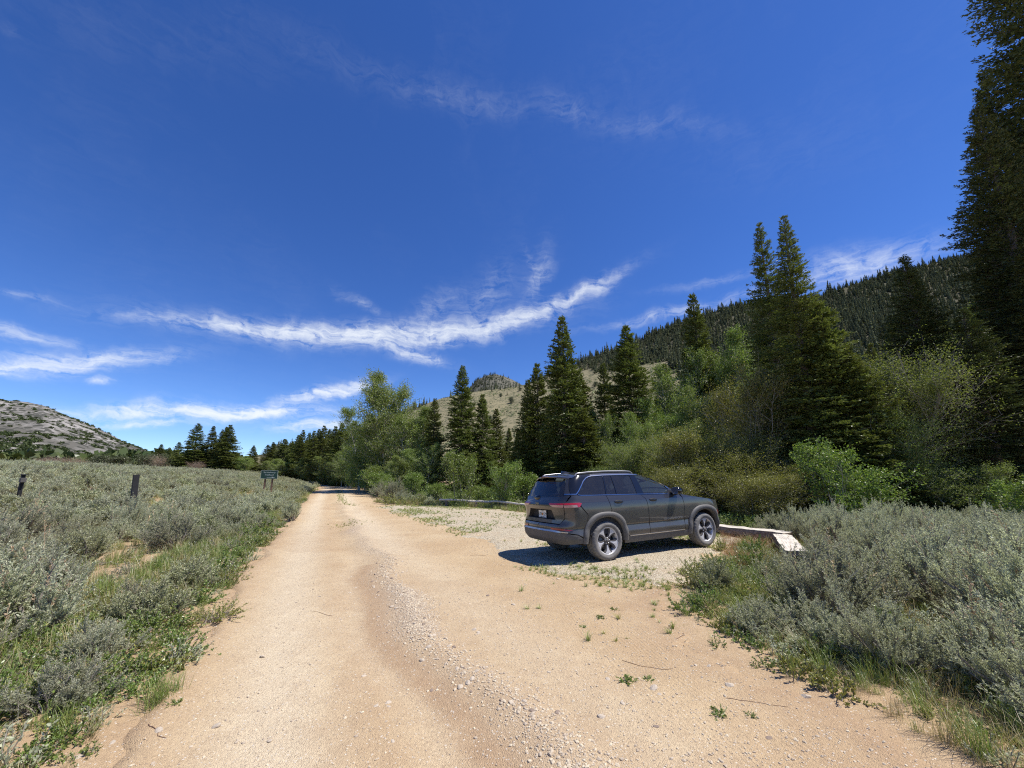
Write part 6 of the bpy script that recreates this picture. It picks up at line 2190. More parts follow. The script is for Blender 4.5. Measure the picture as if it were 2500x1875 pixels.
# light bar across the tailgate, tail lamps and emblem lettering
bar = mid(1.128, 1.158, 4) + [ (a_rear(.45, 1.158), 1.158), (a_rear(.45, 1.130), 1.130)]
panel('tailgate_bar', bar, M['blacktrim'], join=True, off=0.010, thick=0.02, res=0.08)
in_r = [(a_rear(.38, 1.158), 1.158), (a_rear(.797, 1.162), 1.162), (a_rear(.797, 1.132), 1.132), (a_rear(.42, 1.132), 1.132)]
in_c = [(a_rear(.42, 1.130), 1.130), (a_rear(.797, 1.130), 1.130), (a_rear(.797, 1.085), 1.085), (a_rear(.52, 1.092), 1.092)]
out_r = [(a_rear(.812, 1.164), 1.164), (-.66, 1.168), (-.605, 1.158), (-.66, 1.090), (-.70, 1.085), (-.72, 1.132), (a_rear(.812, 1.132), 1.132)]
out_c = [(a_rear(.812, 1.130), 1.130), (-.722, 1.130), (-.705, 1.085), (a_rear(.812, 1.080), 1.080)]
for side in ('R', 'L'):
    a = panel('tail_lamp', out_r, M['lamp_red'], sides=side, off=0.013, thick=0.02, res=0.05)[0]
    panel('clear_band', out_c, M['lamp_clear'], sides=side, off=0.013, thick=0.02, res=0.05, parent=a)
    b = panel('tail_lamp', in_r, M['lamp_red'], sides=side, off=0.013, thick=0.02, res=0.05)[0]
    panel('clear_band', in_c, M['lamp_clear'], sides=side, off=0.013, thick=0.02, res=0.05, parent=b)
    panel('rear_reflector', [(a_rear(.50, .70), .648), (a_rear(.47, .70), .688), (a_rear(.78, .68), .682), (a_rear(.90, .65), .640), (a_rear(.86, .63), .632)], M['reflector'], sides=side, off=0.012, thick=0.02, res=0.05)
text_mesh('emblem_lettering', 'Jeep', 0.085, M['chrome'], CAR, (crx(1.15) - 0.052, 0.05, 1.155), RR, 0.003)
# --- lower sills, bright strip, ridge
panel('sill', [(0.52, .432), (2.40, .432), (2.46, .36), (2.44, .30), (0.50, .295), (0.47, .36)], M['clad'], sides='RL', off=0.004, res=0.08)
panel('sill_strip', [(0.60, .432), (2.27, .432), (2.27, .447), (0.60, .447)], M['chrome_d'], sides='RL', off=0.012, thick=0.02, res=0.09)
lt = text_mesh('door_lettering', 'GRAND CHEROKEE', 0.062, M['letter'], DOORS['front_door'][0], (0, 0, 0), (R(90), 0, 0), 0.003)
lt.scale = (1.10, 1, 1)
lt.location = body(1.915, .716) + Vector((0, -0.001, 0))
lt.rotation_euler = (R(95.5), 0, R(0.35))

# --- flares
def flare(name, cx, cz, a0, a1, sx=1.0):
    V, F = [], []
    n = 30
    for i in range(n + 1):
        po = arch(cx, cz, RO + 0.004, a0, a1, n, 2.5, sx)[i]
        pi_ = arch(cx, cz, RI, a0, a1, n, 2.3, sx)[i]
        pm = arch(cx, cz, (RO + RI) / 2 + 0.015, a0, a1, n, 2.4, sx)[i]
        row = []
        for (q, off) in ((po, 0.003), (po, 0.020), (pm, 0.036), (pi_, 0.030)):
            z_ = max(q[1], 0.30)
            b_ = body(q[0], z_)
            row.append(b_ + skin_n(body, q[0], z_) * off)
        p_in = row[-1] + Vector((0, 0.11, 0))
        row.append(p_in)
        V += row
    for i in range(n):
        for j in range(4):
            a = i * 5 + j
            F.append([a, a + 1, a + 6, a + 5])
    return V, F


for nm, cx, cz, a0, a1 in (('rear_flare', RW[0] - 0.02, RW[1], -2, 181), ('front_flare', FW[0] + 0.01, FW[1], 0, 184)):
    V, F = flare(nm, cx, cz, a0, a1)
    mesh_obj(nm, [tuple(v) for v in V], F, M['clad'], CAR)
    mesh_obj(nm, [(v.x, -v.y, v.z) for v in V], [list(reversed(f)) for f in F], M['clad'], CAR)
# wheel wells
for cx in (RW[0] - 0.02, FW[0] + 0.01):
    for sgn in (-1, 1):
        V, F = [], []
        n = 18
        A_ = arch(cx, RW[1], RI + 0.004, -8, 188, n, 2.3)
        for (x_, z_) in A_:
            V += [(x_, sgn * 0.86, z_), (x_, sgn * 0.55, z_)]
        for i in range(n):
            F.append([2 * i, 2 * i + 1, 2 * i + 3, 2 * i + 2])
        c0 = len(V)
        V.append((cx, sgn * 0.55, 0.45))
        for i in range(n):
            F.append([2 * i + 1, c0, 2 * i + 3])
        mesh_obj('wheel_well', V, F, M['well'], CAR)

# --- glasshouse
qwin = [(-.640, 1.338), (-.612, 1.318), (0.068, 1.305), (0.140, 1.660), (0.170, 1.700), (-.10, 1.686), (-.26, 1.662), (-.345, 1.622)]
rwin = [(0.095, 1.300), (0.925, 1.286), (0.915, 1.697), (0.60, 1.702), (0.192, 1.699)]
fwin = [(1.125, 1.279), (1.830, 1.262), (1.905, 1.366), (1.72, 1.510), (1.505, 1.624), (1.27, 1.684), (1.070, 1.690)]
for nm, poly, mt in (('quarter_window', qwin, 'glass_dark'), ('rear_door_window', rwin, 'glass_dark'), ('front_door_window', fwin, 'glass')):
    par = {'quarter_window': (None, None), 'rear_door_window': DOORS['rear_door'], 'front_door_window': DOORS['front_door']}[nm]
    a = panel(nm, poly, M[mt], sides='R', off=-0.006, thick=0.0, res=0.12, parent=par[0])
    a = panel(nm, poly, M[mt], sides='L', off=-0.006, thick=0.0, res=0.12, parent=par[1])


def frame_ring(outer, inner):
    """polygon pair joined by a thin bridge so that it triangulates as a ring"""
    return outer + [outer[0]] + list(reversed(inner)) + [inner[-1]]


# pillars and cant rail in gloss black round the glass
pil_B = [(0.925, 1.282), (1.125, 1.275), (1.070, 1.692), (0.915, 1.699)]
panel('b_pillar', pil_B, M['blacktrim'], sides='RL', res=0.07)
pil_C = [(0.068, 1.300), (0.096, 1.298), (0.193, 1.701), (0.170, 1.703), (0.140, 1.66)]
panel('c_pillar', pil_C, M['blacktrim'], sides='RL', res=0.07)
panel('window_divider', [(0.352, 1.292), (0.374, 1.292), (0.392, 1.702), (0.372, 1.702)], M['blacktrim'], sides='R', res=0.08, off=0.002, parent=DOORS['rear_door'][0])
panel('window_divider', [(0.352, 1.292), (0.374, 1.292), (0.392, 1.702), (0.372, 1.702)], M['blacktrim'], sides='L', res=0.08, off=0.002, parent=DOORS['rear_door'][1])
dpil = [(-.660, 1.322), (-.80, 1.323), (a_rear(.850, 1.32), 1.32), (a_rear(.808, 1.385), 1.385), (a_rear(.767, 1.45), 1.45), (a_rear(.728, 1.52), 1.52), (a_rear(.687, 1.60), 1.60), (a_rear(.661, 1.64), 1.64), (-.60, 1.680), (-.50, 1.712), (-.35, 1.725), (-.16, 1.738),
        (-.10, 1.702), (-.27, 1.678), (-.365, 1.636), (-.50, 1.495)]
panel('d_pillar', dpil, M['blacktrim'], sides='RL', res=0.06)
rail = [(-.16, 1.741), (.30, 1.756), (.85, 1.754), (1.10, 1.741), (1.25, 1.714), (1.45, 1.664), (1.66, 1.577), (1.94, 1.424), (2.12, 1.317), (2.205, 1.262), (2.19, 1.238), (1.84, 1.252), (1.835, 1.263), (1.915, 1.368), (1.73, 1.522), (1.513, 1.637), (1.275, 1.697), (1.07, 1.704), (0.60, 1.716), (.19, 1.714), (-.10, 1.702)]
panel('roof_side', rail, M['paint'], sides='RL', res=0.06)
# bright trim round the windows
def ribbon(name, line, w, off, mat, thick=0.012, sides='RL', parent=None):
    L_ = [Vector(p) for p in line]
    up_, dn = [], []
    for i, p in enumerate(L_):
        t = (L_[min(i + 1, len(L_) - 1)] - L_[max(i - 1, 0)]).normalized()
        n_ = Vector((-t.y, t.x))
        up_.append(tuple(p + n_ * w / 2))
        dn.append(tuple(p - n_ * w / 2))
    panel(name, up_ + list(reversed(dn)), mat, sides=sides, off=off, thick=thick, res=0.09)


ribbon('window_trim', [(-.922, 1.336), (-.80, 1.337), (-.674, 1.335), (-.60, 1.395), (-.505, 1.490), (-.40, 1.595), (-.317, 1.650), (-.24, 1.678), (-.159, 1.694), (.17, 1.708), (.55, 1.711), (.943, 1.710), (1.10, 1.706), (1.275, 1.696), (1.40, 1.668), (1.515, 1.634), (1.73, 1.519), (1.86, 1.42), (1.925, 1.368)], 0.016, 0.010, M['chrome'])
ribbon('belt_trim', [(-.64, 1.326), (-.58, 1.312), (-.3, 1.303), (0.06, 1.296), (0.5, 1.288), (0.93, 1.279), (1.4, 1.267), (1.85, 1.255)], 0.009, 0.008, M['chrome'])
# rear window and its dark surround
rwv = mid(1.292, 1.628, 9) + [ (a_rear(.58, 1.62), 1.62), (a_rear(.625, 1.59), 1.59), (a_rear(.70, 1.40), 1.40), (a_rear(.735, 1.31), 1.31), (a_rear(.70, 1.292), 1.292)]
panel('rear_window', rwv, M['glass_dark'], join=True, off=-0.004, thick=0.0, res=0.12, parent=TG_)
surr = [(a_rear(.58, 1.632), 1.632), (a_rear(.655, 1.64), 1.64), (a_rear(.682, 1.60), 1.60), (a_rear(.723, 1.52), 1.52), (a_rear(.762, 1.45), 1.45), (a_rear(.803, 1.385), 1.385), (a_rear(.845, 1.318), 1.318), (a_rear(.835, 1.272), 1.272), (a_rear(.5, 1.266), 1.266), *mid(1.266, 1.288, 3), (a_rear(.70, 1.288), 1.288), (a_rear(.742, 1.308), 1.308), (a_rear(.706, 1.40), 1.40), (a_rear(.632, 1.592), 1.592)]
panel('rear_window_frame', surr, M['paint'], join=True, res=0.06, parent=TG_)
# wiper pod
bm = bmesh.new()
bmesh.ops.create_uvsphere(bm, u_segments=16, v_segments=10, radius=1.0)
for v in bm.verts:
    v.co = Vector((v.co.x * 0.055 - 0.962, v.co.y * 0.125 + 0.17, v.co.z * 0.058 + 1.262))
me = bpy.data.meshes.new('tailgate_handle')
bm.to_mesh(me)
bm.free()
me.materials.append(M['blacktrim'])
for p in me.polygons:
    p.use_smooth = True
link('tailgate_handle', me, TG_)


# roof, spoiler, rails
def grid_obj(name, fn, us, vs, mat, parent=None, flip=False, smooth=True):
    V = [tuple(fn(u_, v_)) for u_ in us for v_ in vs]
    n = len(vs)
    F = []
    for i in range(len(us) - 1):
        for j in range(n - 1):
            a = i * n + j
            f = [a, a + 1, a + n + 1, a + n]
            F.append(list(reversed(f)) if flip else f)
    return mesh_obj(name, V, F, mat, parent or CAR, smooth)


def redge(x):
    return float(np.interp(x, [p[0] for p in REDGE], [p[1] for p in REDGE]))


def roof_pt(x, t):
    ze = redge(x)
    ye = -body(x, ze).y
    return Vector((x, ye * t, ze + 0.052 * (1 - t * t) - 0.004 * abs(t)))


grid_obj('roof', roof_pt, list(np.linspace(-.62, 1.26, 30)), list(np.linspace(-1, 1, 25)), M['paint'], flip=True)


def ws_pt(z, t):
    x = cfx(z)
    w = cw(z) * 0.955
    return Vector((x + 0.10 * (1 - t * t) - 0.11, w * t, z))


grid_obj('windscreen', ws_pt, list(np.linspace(1.262, 1.715, 10)), list(np.linspace(-1, 1, 15)), M['glass'], flip=False)


def spoil(u_, v_):
    # u over the section, v across
    sec = [(-.60, 1.700), (-.72, 1.694), (-.815, 1.672), (-.832, 1.660), (-.826, 1.640), (-.76, 1.636), (-.66, 1.648)]
    f = u_ * (len(sec) - 1)
    i = min(int(f), len(sec) - 2)
    x = sec[i][0] + (sec[i + 1][0] - sec[i][0]) * (f - i)
    z = sec[i][1] + (sec[i + 1][1] - sec[i][1]) * (f - i)
    y = v_ * 0.655
    return Vector((x + 0.12 * abs(v_) ** 4 + 0.03 * v_ * v_, y, z + 0.046 * (1 - v_ * v_) - 0.012 * abs(v_) ** 6))


grid_obj('roof_spoiler', spoil, list(np.linspace(0, 1, 13)), list(np.linspace(-1, 1, 25)), M['paint'])
panel('brake_lamp', [(-0.14, 0.0), (0.14, 0.0), (0.14, 0.012), (-0.14, 0.012)], M['reflector'], fn=lambda a, z: Vector((-.872, -a, 1.700 + z)), res=0.1, thick=0.01)
for sgn in (-1, 1):
    xs = np.concatenate([[-.53, -.50, -.46], np.linspace(-.38, 1.0, 14), [1.07, 1.12, 1.15]])
    P_ = []
    for i, x_ in enumerate(xs):
        lift = 0.042 * min(1, min(i, len(xs) - 1 - i) / 2.0) ** 0.6
        b_ = roof_pt(x_, 0.955)
        P_.append((x_, sgn * b_.y, b_.z + lift - 0.004))
    gv = tubes(np.array([P_]), np.full((1, len(xs)), 0.016), 8)
    mesh_obj('roof_rail', [tuple(v) for v in gv[0]], [list(map(int, f)) for f in gv[1]], M['letter'], CAR)
    gw = [(x_, y_, z_ - 0.02) for (x_, y_, z_) in P_]
    gv = tubes(np.array([gw[2:-2]]), np.full((1, len(xs) - 4), 0.017), 6)
    mesh_obj('rail_base', [tuple(v) for v in gv[0]], [list(map(int, f)) for f in gv[1]], M['blackmat'], CAR)
# antenna fin
mesh_obj('antenna_fin', [(-.42, 0.028, 1.775), (-.42, -.028, 1.775), (-.20, 0.022, 1.79), (-.20, -.022, 1.79), (-.41, 0.008, 1.835), (-.41, -.008, 1.835), (-.30, 0, 1.822)],
         [[0, 2, 6, 4], [1, 5, 6, 3], [0, 4, 5, 1], [4, 6, 5], [2, 3, 6]], M['blacktrim'], CAR, False)


# bonnet
def hood_pt(u_, t):
    x = 2.26 + (3.72 - 2.26) * u_
    zc = float(np.interp(x, [2.2, 2.5, 2.85, 3.2, 3.45, 3.62, 3.74], [1.272, 1.248, 1.205, 1.150, 1.095, 1.03, .95]))
    zs = float(np.interp(x, [2.2, 2.5, 2.9, 3.25, 3.5, 3.64, 3.76], [1.232, 1.192, 1.132, 1.082, 1.046, .985, .92]))
    hw = float(np.interp(x, [2.2, 3.2, 3.5, 3.76], [.925, .90, .82, .66]))
    q = abs(t)
    z = zs + (zc - zs) * (1 - q ** 3.0) - (0.012 if 0.70 < q < 0.80 else 0.0)
    return Vector((x, hw * t, z))


grid_obj('bonnet', hood_pt, list(np.linspace(0, 1, 22)), list(np.linspace(-1, 1, 27)), M['paint'], flip=True)
grid_obj('cowl', lambda u_, t: Vector((2.10 + 0.2 * u_, .90 * t, 1.255 - 0.01 * u_)), [0, 1], [-1, -.5, 0, .5, 1], M['blackmat'], flip=True)
# nose: grille, lamps and front bumper
fpan = [(a, z) for a, z in [(3.52, .60), (3.66, .80), (3.66, .95), (3.9, .95), (4.36, .95), (4.36, .40), (3.9, .36), (3.56, .40), (3.45, .46)]]
panel('front_bumper', fpan, M['paint'], join=True, res=0.09)
panel('grille', [(4.02, .97), (4.36, .97), (4.36, 1.03), (4.0, 1.03)], M['blacktrim'], join=True, res=0.1, off=0.004)
for side in 'RL':
    panel('headlamp', [(3.66, .965), (3.98, .965), (3.97, 1.035), (3.60, 1.040)], M['lamp_white'], sides=side, off=0.004, res=0.07)
    panel('side_marker', [(3.50, .66), (3.535, .66), (3.52, .81), (3.49, .81)], M['lamp_red'], sides=side, off=0.014, thick=0.02, res=0.06)

# door handles, mirrors
for nm, side in (('front_door', 1.335), ('rear_door', 0.345)):
    for q, sgn in ((0, -1), (1, 1)):
        b_ = body(side, 1.150)
        V, F = [], []
        n = 12
        for i in range(n + 1):
            t = i / n * 2 - 1
            bow = (1 - t ** 4) * 0.034
            hz = 0.013 * (1 - 0.35 * t * t)
            for (dy, dz) in ((0, hz), (0.012, hz * 0.8), (0.012, -hz * 0.8), (0, -hz)):
                V.append((b_.x + t * 0.125, sgn * (-b_.y + bow - 0.006 + dy), b_.z + dz - 0.002 * t))
        for i in range(n):
            for j in range(4):
                a = i * 4 + j
                c_ = i * 4 + (j + 1) % 4
                F.append([a, c_, c_ + 4, a + 4])
        mesh_obj('door_handle', V, F, M['blacktrim'], DOORS[nm][q])
        bm = bmesh.new()
        bmesh.ops.create_uvsphere(bm, u_segments=14, v_segments=8, radius=1.0)
        for v in bm.verts:
            v.co = Vector((v.co.x * 0.115 + b_.x, sgn * (-b_.y) + v.co.y * 0.009, v.co.z * 0.042 + b_.z - 0.008))
        me = bpy.data.meshes.new('handle_cup')
        bm.to_mesh(me)
        bm.free()
        me.materials.append(M['blackmat'])
        for p in me.polygons:
            p.use_smooth = True
        link('handle_cup', me, DOORS[nm][q])
for sgn in (-1, 1):
    V, F = [], []
    nx, ny = 7, 12
    secs = [(1.955, .88), (1.965, 1.0), (2.02, 1.03), (2.09, .95), (2.14, .72), (2.165, .40), (2.17, .05)]
    for (x_, s_) in secs:
        for j in range(ny):
            t = 2 * math.pi * j / ny
            c_, d_ = math.cos(t), math.sin(t)
            k_ = (abs(c_) ** 3.2 + abs(d_) ** 3.2) ** (-1 / 3.2)
            V.append((x_, sgn * (1.035 + 0.105 * k_ * c_ * s_), 1.322 + 0.082 * k_ * d_ * s_))
    for i in range(nx - 1):
        for j in range(ny):
            a = i * ny + j
            b2 = i * ny + (j + 1) % ny
            f = [a, b2, b2 + ny, a + ny]
            F.append(f if sgn < 0 else list(reversed(f)))
    mo = mesh_obj('wing_mirror', V, F, M['blacktrim'], CAR)
    bm = bmesh.new()
    vs = [bm.verts.new((1.952, sgn * (1.035 + 0.095 * math.cos(t) * (abs(math.cos(t)) ** 3 + abs(math.sin(t)) ** 3) ** (-1 / 3)), 1.322 + 0.072 * math.sin(t) * (abs(math.cos(t)) ** 3 + abs(math.sin(t)) ** 3) ** (-1 / 3))) for t in np.linspace(0, 6.283, 17)[:-1]]
    bm.faces.new(vs)
    me = bpy.data.meshes.new('mirror_glass')
    bm.to_mesh(me)
    bm.free()
    me.materials.append(M['chrome'])
    link('mirror_glass', me, mo)
    arm = tubes(np.array([[(2.01, sgn * .90, 1.238), (2.03, sgn * .96, 1.248), (2.05, sgn * 1.03, 1.262)]]), np.array([[0.036, 0.030, 0.028]]), 8)
    mesh_obj('mirror_arm', [tuple(v) for v in arm[0]], [list(map(int, f)) for f in arm[1]], M['blackmat'], CAR)


# wheels
def lathe(prof, n=64, name='lathe'):
    """profile of (radius, y) turned round the y axis"""
    V, F = [], []
    m_ = len(prof)
    for i in range(n):
        t = 2 * math.pi * i / n
        for r_, y_ in prof:
            V.append((r_ * math.cos(t), y_, r_ * math.sin(t)))
    for i in range(n):
        for j in range(m_ - 1):
            a = i * m_ + j
            b = ((i + 1) % n) * m_ + j
            F.append([a, a + 1, b + 1, b])
    return V, F


def wheel(cx, cy, out, spin, steer, label=None):
    """out = -1 for the right side"""
    w = bpy.data.objects.new('wheel', None)
    COL.objects.link(w)
    w.parent = CAR
    w.location = (cx, cy, 0.385)
    w.rotation_euler = (0, 0, steer + (0 if out < 0 else math.pi))
    if label:
        w['label'] = label
    # local: outer face towards -y
    R_ = 0.388
    prof = [(0.262, 0.085), (0.30, 0.125), (0.345, 0.132), (0.375, 0.112), (R_ - 0.002, 0.088), (R_, 0.055), (R_ - 0.010, 0.050), (R_ - 0.010, 0.042), (R_, 0.038), (R_, 0.006), (R_ - 0.010, 0.003), (R_ - 0.010, -0.003),
            (R_, -0.006), (R_, -0.038), (R_ - 0.010, -0.042), (R_ - 0.010, -0.050), (R_, -0.055), (R_ - 0.002, -0.088), (0.378, -0.110), (0.352, -0.130), (0.325, -0.136), (0.300, -0.134), (0.296, -0.130), (0.278, -0.126), (0.262, -0.108)]
    V, F = lathe(prof, 96)
    # shoulder blocks
    m_ = len(prof)
    for i in range(96):
        if i % 3 == 0:
            for j in (4, 5, 17, 18):
                x_, y_, z_ = V[i * m_ + j]
                V[i * m_ + j] = (x_ * 0.974, y_, z_ * 0.974)
    mesh_obj('tyre', V, F, M['tyre'], w)
    prof = [(0.262, 0.085), (0.245, 0.06), (0.235, -0.06), (0.245, -0.085), (0.268, -0.104), (0.272, -0.112), (0.266, -0.116), (0.258, -0.112), (0.250, -0.098)]
    V, F = lathe(prof, 64)
    mesh_obj('rim', V, F, M['rim'], w)
    V, F = lathe([(0.0, -0.02), (0.165, -0.02), (0.165, 0.0), (0.0, 0.0)], 40)
    mesh_obj('brake_disc', V, F, M['disc'], w)
    V, F = lathe([(0.246, 0.03), (0.10, 0.05), (0.0, 0.05)], 40)
    mesh_obj('wheel_back', V, F, M['blackmat'], w)

    def pol(r_, t):
        return r_ * math.sin(t), r_ * math.cos(t)
    for s_ in range(5):
        t0 = spin + 2 * math.pi * s_ / 5
        # dark body of the spoke, splaying into two legs towards the hub
        V, F = [], []
        rr_ = [0.052, 0.10, 0.15, 0.20, 0.250]
        hw = [0.036, 0.034, 0.046, 0.072, 0.112]
        yy = [-0.070, -0.082, -0.090, -0.096, -0.101]
        for r_, h_, y_ in zip(rr_, hw, yy):
            for sg_, dep in ((-1, 0.035), (-1, 0.004), (1, 0.004), (1, 0.035)):
                t = t0 + sg_ * h_ / r_
                x_, z_ = pol(r_, t)
                V.append((x_, y_ + dep, z_))
        for i in range(4):
            for j in range(3):
                a = i * 4 + j
                F.append([a, a + 1, a + 5, a + 4])
        mesh_obj('spoke', V, F, M['rim_d'], w, False)
        V, F = [], []
        rr_ = [0.088, 0.12, 0.155, 0.19, 0.222, 0.251]
        hw = [0.007, 0.012, 0.020, 0.034, 0.056, 0.086]
        for r_, h_ in zip(rr_, hw):
            y_ = float(np.interp(r_, [0.05, 0.1, 0.15, 0.2, 0.25], yy)) if False else float(np.interp(r_, [0.052, 0.10, 0.15, 0.20, 0.250], [-0.070, -0.082, -0.090, -0.096, -0.101]))
            for sg_ in (-1, 0, 1):
                t = t0 + sg_ * h_ / r_
                x_, z_ = pol(r_, t)
                V.append((x_, y_ - 0.004 - 0.003 * (sg_ == 0), z_))
        for i in range(5):
            for j in range(2):
                a = i * 3 + j
                F.append([a, a + 1, a + 4, a + 3])
        mesh_obj('spoke_face', V, F, M['rim'], w, False)
    V, F = lathe([(0.072, -0.055), (0.068, -0.078), (0.040, -0.086), (0.036, -0.096), (0.0, -0.099)], 24)
    mesh_obj('hub_cap', V, F, M['rim_d'], w)
    for s_ in range(5):
        x_, z_ = pol(0.056, spin + math.pi / 5 + 2 * math.pi * s_ / 5)
        V, F = lathe([(0.011, -0.075), (0.011, -0.093), (0.006, -0.097), (0.0, -0.097)], 8)
        mesh_obj('lug_nut', [(a + x_, b, c_ + z_) for a, b, c_ in V], F, M['chrome'], w)
    return w


wheel(0.0, -0.832, -1, math.pi / 5, 0.0)
wheel(2.964, -0.832, -1, 0.0, R(1.5))
wheel(0.0, 0.832, 1, 0.4, 0.0)
wheel(2.964, 0.832, 1, 0.9, R(1.5))

# underbody, inner tub, seats
bm = bmesh.new()
for (cx, cy, cz, sx, sy, sz) in [(1.48, 0, .40, 1.90, 1.62, .22), (-.62, 0, .50, .62, 1.30, .22), (3.25, 0, .48, .60, 1.30, .30)]:
    r_ = bmesh.ops.create_cube(bm, size=1.0)
    for v in r_['verts']:
        v.co = Vector((v.co.x * sx + cx, v.co.y * sy + cy, v.co.z * sz + cz))
me = bpy.data.meshes.new('underbody')
bm.to_mesh(me)
bm.free()
me.materials.append(M['well'])
link('underbody', me, CAR)['kind'] = 'stuff'


def tub():
    V, F = [], []
    zs = [0.52, 0.8, 1.05, 1.22]
    xs = list(np.linspace(-.86, 2.2, 14))
    for z_ in zs:
        for x_ in xs:
            V.append((x_, -(cw(z_) - 0.055) * (1 if x_ > -.6 else 0.86), z_))
    n = len(xs)
    for i in range(len(zs) - 1):
        for j in range(n - 1):
            a = i * n + j
            F.append([a, a + 1, a + n + 1, a + n])
    V2 = V + [(x, -y, z) for x, y, z in V]
    m_ = len(V)
    F2 = F + [[q + m_ for q in reversed(f)] for f in F]
    for j in range(n - 1):          # floor
        F2.append([j, j + m_, j + 1 + m_, j + 1])
    for i in range(len(zs) - 1):    # back and dash ends
        for j in (0, n - 1):
            a = i * n + j
            F2.append([a, a + n, a + n + m_, a + m_])
    return V2, F2


V, F = tub()
mesh_obj('cabin_lining', V, F, M['seat'], CAR, False)
mesh_obj('headlining', [tuple(roof_pt(x_, t) - Vector((0, 0, 0.035))) for x_ in np.linspace(-.55, 1.2, 8) for t in (-.95, -.5, 0, .5, .95)],
         [[i * 5 + j, i * 5 + j + 1, i * 5 + j + 6, i * 5 + j + 5] for i in range(7) for j in range(4)], M['seat'], CAR)


def seat_obj(name, x, y, w, hr):
    bm = bmesh.new()

    def bx(cx, cy, cz, sx, sy, sz, rot=0.0):
        r_ = bmesh.ops.create_cube(bm, size=1.0)
        mt = Matrix.Translation((cx, cy, cz)) @ Matrix.Rotation(rot, 4, 'Y') @ Matrix.Diagonal((sx, sy, sz, 1))
        bmesh.ops.transform(bm, matrix=mt, verts=r_['verts'])
        es = list({e for v in r_['verts'] for e in v.link_edges})
        bmesh.ops.bevel(bm, geom=es, offset=0.035, segments=2, affect='EDGES')
    bx(x, y, 0.78, 0.50, w, 0.16)
    bx(x - 0.30, y, 1.10, 0.14, w * 0.95, 0.62, -0.22)
    for q in hr:
        bx(x - 0.385, y + q, 1.50, 0.09, 0.26, 0.19, -0.15)
    me = bpy.data.meshes.new(name)
    bm.to_mesh(me)
    bm.free()
    me.materials.append(M['seat'])
    link(name, me, CAR)


seat_obj('front_seat', 1.25, -.40, 0.50, [0])
seat_obj('front_seat', 1.25, .40, 0.50, [0])
seat_obj('rear_seat', 0.30, 0, 1.30, [-.45, .45])
bm = bmesh.new()
r_ = bmesh.ops.create_cube(bm, size=1.0)
for v in r_['verts']:
    v.co = Vector((v.co.x * 0.42 + 2.05, v.co.y * 1.66, v.co.z * 0.22 + 1.13))
bmesh.ops.bevel(bm, geom=list(bm.edges), offset=0.05, segments=2, affect='EDGES')
me = bpy.data.meshes.new('dashboard')
bm.to_mesh(me)
bm.free()
me.materials.append(M['seat'])
link('dashboard', me, CAR)
t_ = np.linspace(0, 2 * math.pi, 25)
sw = np.stack([1.70 + 0.09 * np.sin(t_), .40 + 0.185 * np.cos(t_), 1.18 + 0.165 * np.sin(t_)], 1)
gv = tubes(sw[None], np.full((1, 25), 0.015), 6)
mesh_obj('steering_wheel', [tuple(v) for v in gv[0]], [list(map(int, f)) for f in gv[1]], M['seat'], CAR)


# ------------------------------------------------------------------ sign, posts, timbers
def box_bm(bm, cx, cy, cz, sx, sy, sz, bev=0.0):
    r = bmesh.ops.create_cube(bm, size=1.0)
    for v in r['verts']:
        v.co = Vector((v.co.x * sx + cx, v.co.y * sy + cy, v.co.z * sz + cz))
    if bev:
        es = {e for v in r['verts'] for e in v.link_edges}
        bmesh.ops.bevel(bm, geom=list(es), offset=bev, segments=2, affect='EDGES', profile=0.6)


def bm_obj(name, bm, mat, parent=None, smooth=False, loc=None):
    me = bpy.data.meshes.new(name)
    bm.normal_update()
    bm.to_mesh(me)
    bm.free()
    me.materials.append(mat)
    if smooth:
        for p in me.polygons:
            p.use_smooth = True
    return link(name, me, parent, loc)


M['sign_green'] = plain_mat('sign_green', (0.008, 0.036, 0.025), 0.55, col2=(0.011, 0.046, 0.032), vscale=3)
M['sign_white'] = plain_mat('sign_white', (0.40, 0.46, 0.42), 0.5)
M['post_brown'] = plain_mat('post_wood', (0.13, 0.07, 0.045), 0.85, col2=(0.19, 0.11, 0.07), vscale=12, bump=0.4)
M['post_black'] = plain_mat('post_dark', (0.008, 0.008, 0.010), 0.8, col2=(0.014, 0.014, 0.016), vscale=8, bump=0.2)

sx_, sy_ = -19.0, 30.6
sz_ = float(top_z(sx_, sy_))
sg = thing('trailhead_sign', 'green trailhead sign with white lettering on two wooden posts left of the road', 'sign', (sx_, sy_, sz_), (0, R(1.2), R(14)))
bm = bmesh.new()
box_bm(bm, 0, 0, 1.78, 1.16, 0.03, 0.62, 0.012)
bd = bm_obj('board', bm, M['sign_green'], sg)
bm = bmesh.new()
for (cx, cz, wx, wz) in [(0, 2.097, 1.175, 0.016), (0, 1.464, 1.175, 0.012), (-0.586, 1.78, 0.010, 0.62), (0.586, 1.78, 0.010, 0.62)]:
    box_bm(bm, cx, -0.004, cz, wx, 0.045, wz)
bm_obj('board_edge', bm, M['sign_white'], sg)
text_mesh('lettering', 'Serviceberry', 0.165, M['sign_white'], sg, (0.0, -0.019, 1.95), (R(90), 0, 0))
text_mesh('lettering', 'Trailhead', 0.165, M['sign_white'], sg, (0.0, -0.019, 1.755), (R(90), 0, 0))
bm = bmesh.new()
vs = [bm.verts.new(q) for q in [(-0.15, -0.020, 1.555), (0.20, -0.020, 1.563), (0.20, -0.020, 1.535), (0.44, -0.020, 1.575), (0.20, -0.020, 1.625), (0.20, -0.020, 1.590), (-0.15, -0.020, 1.573)]]
bm.faces.new(vs)
bm_obj('arrow', bm, M['sign_white'], sg)
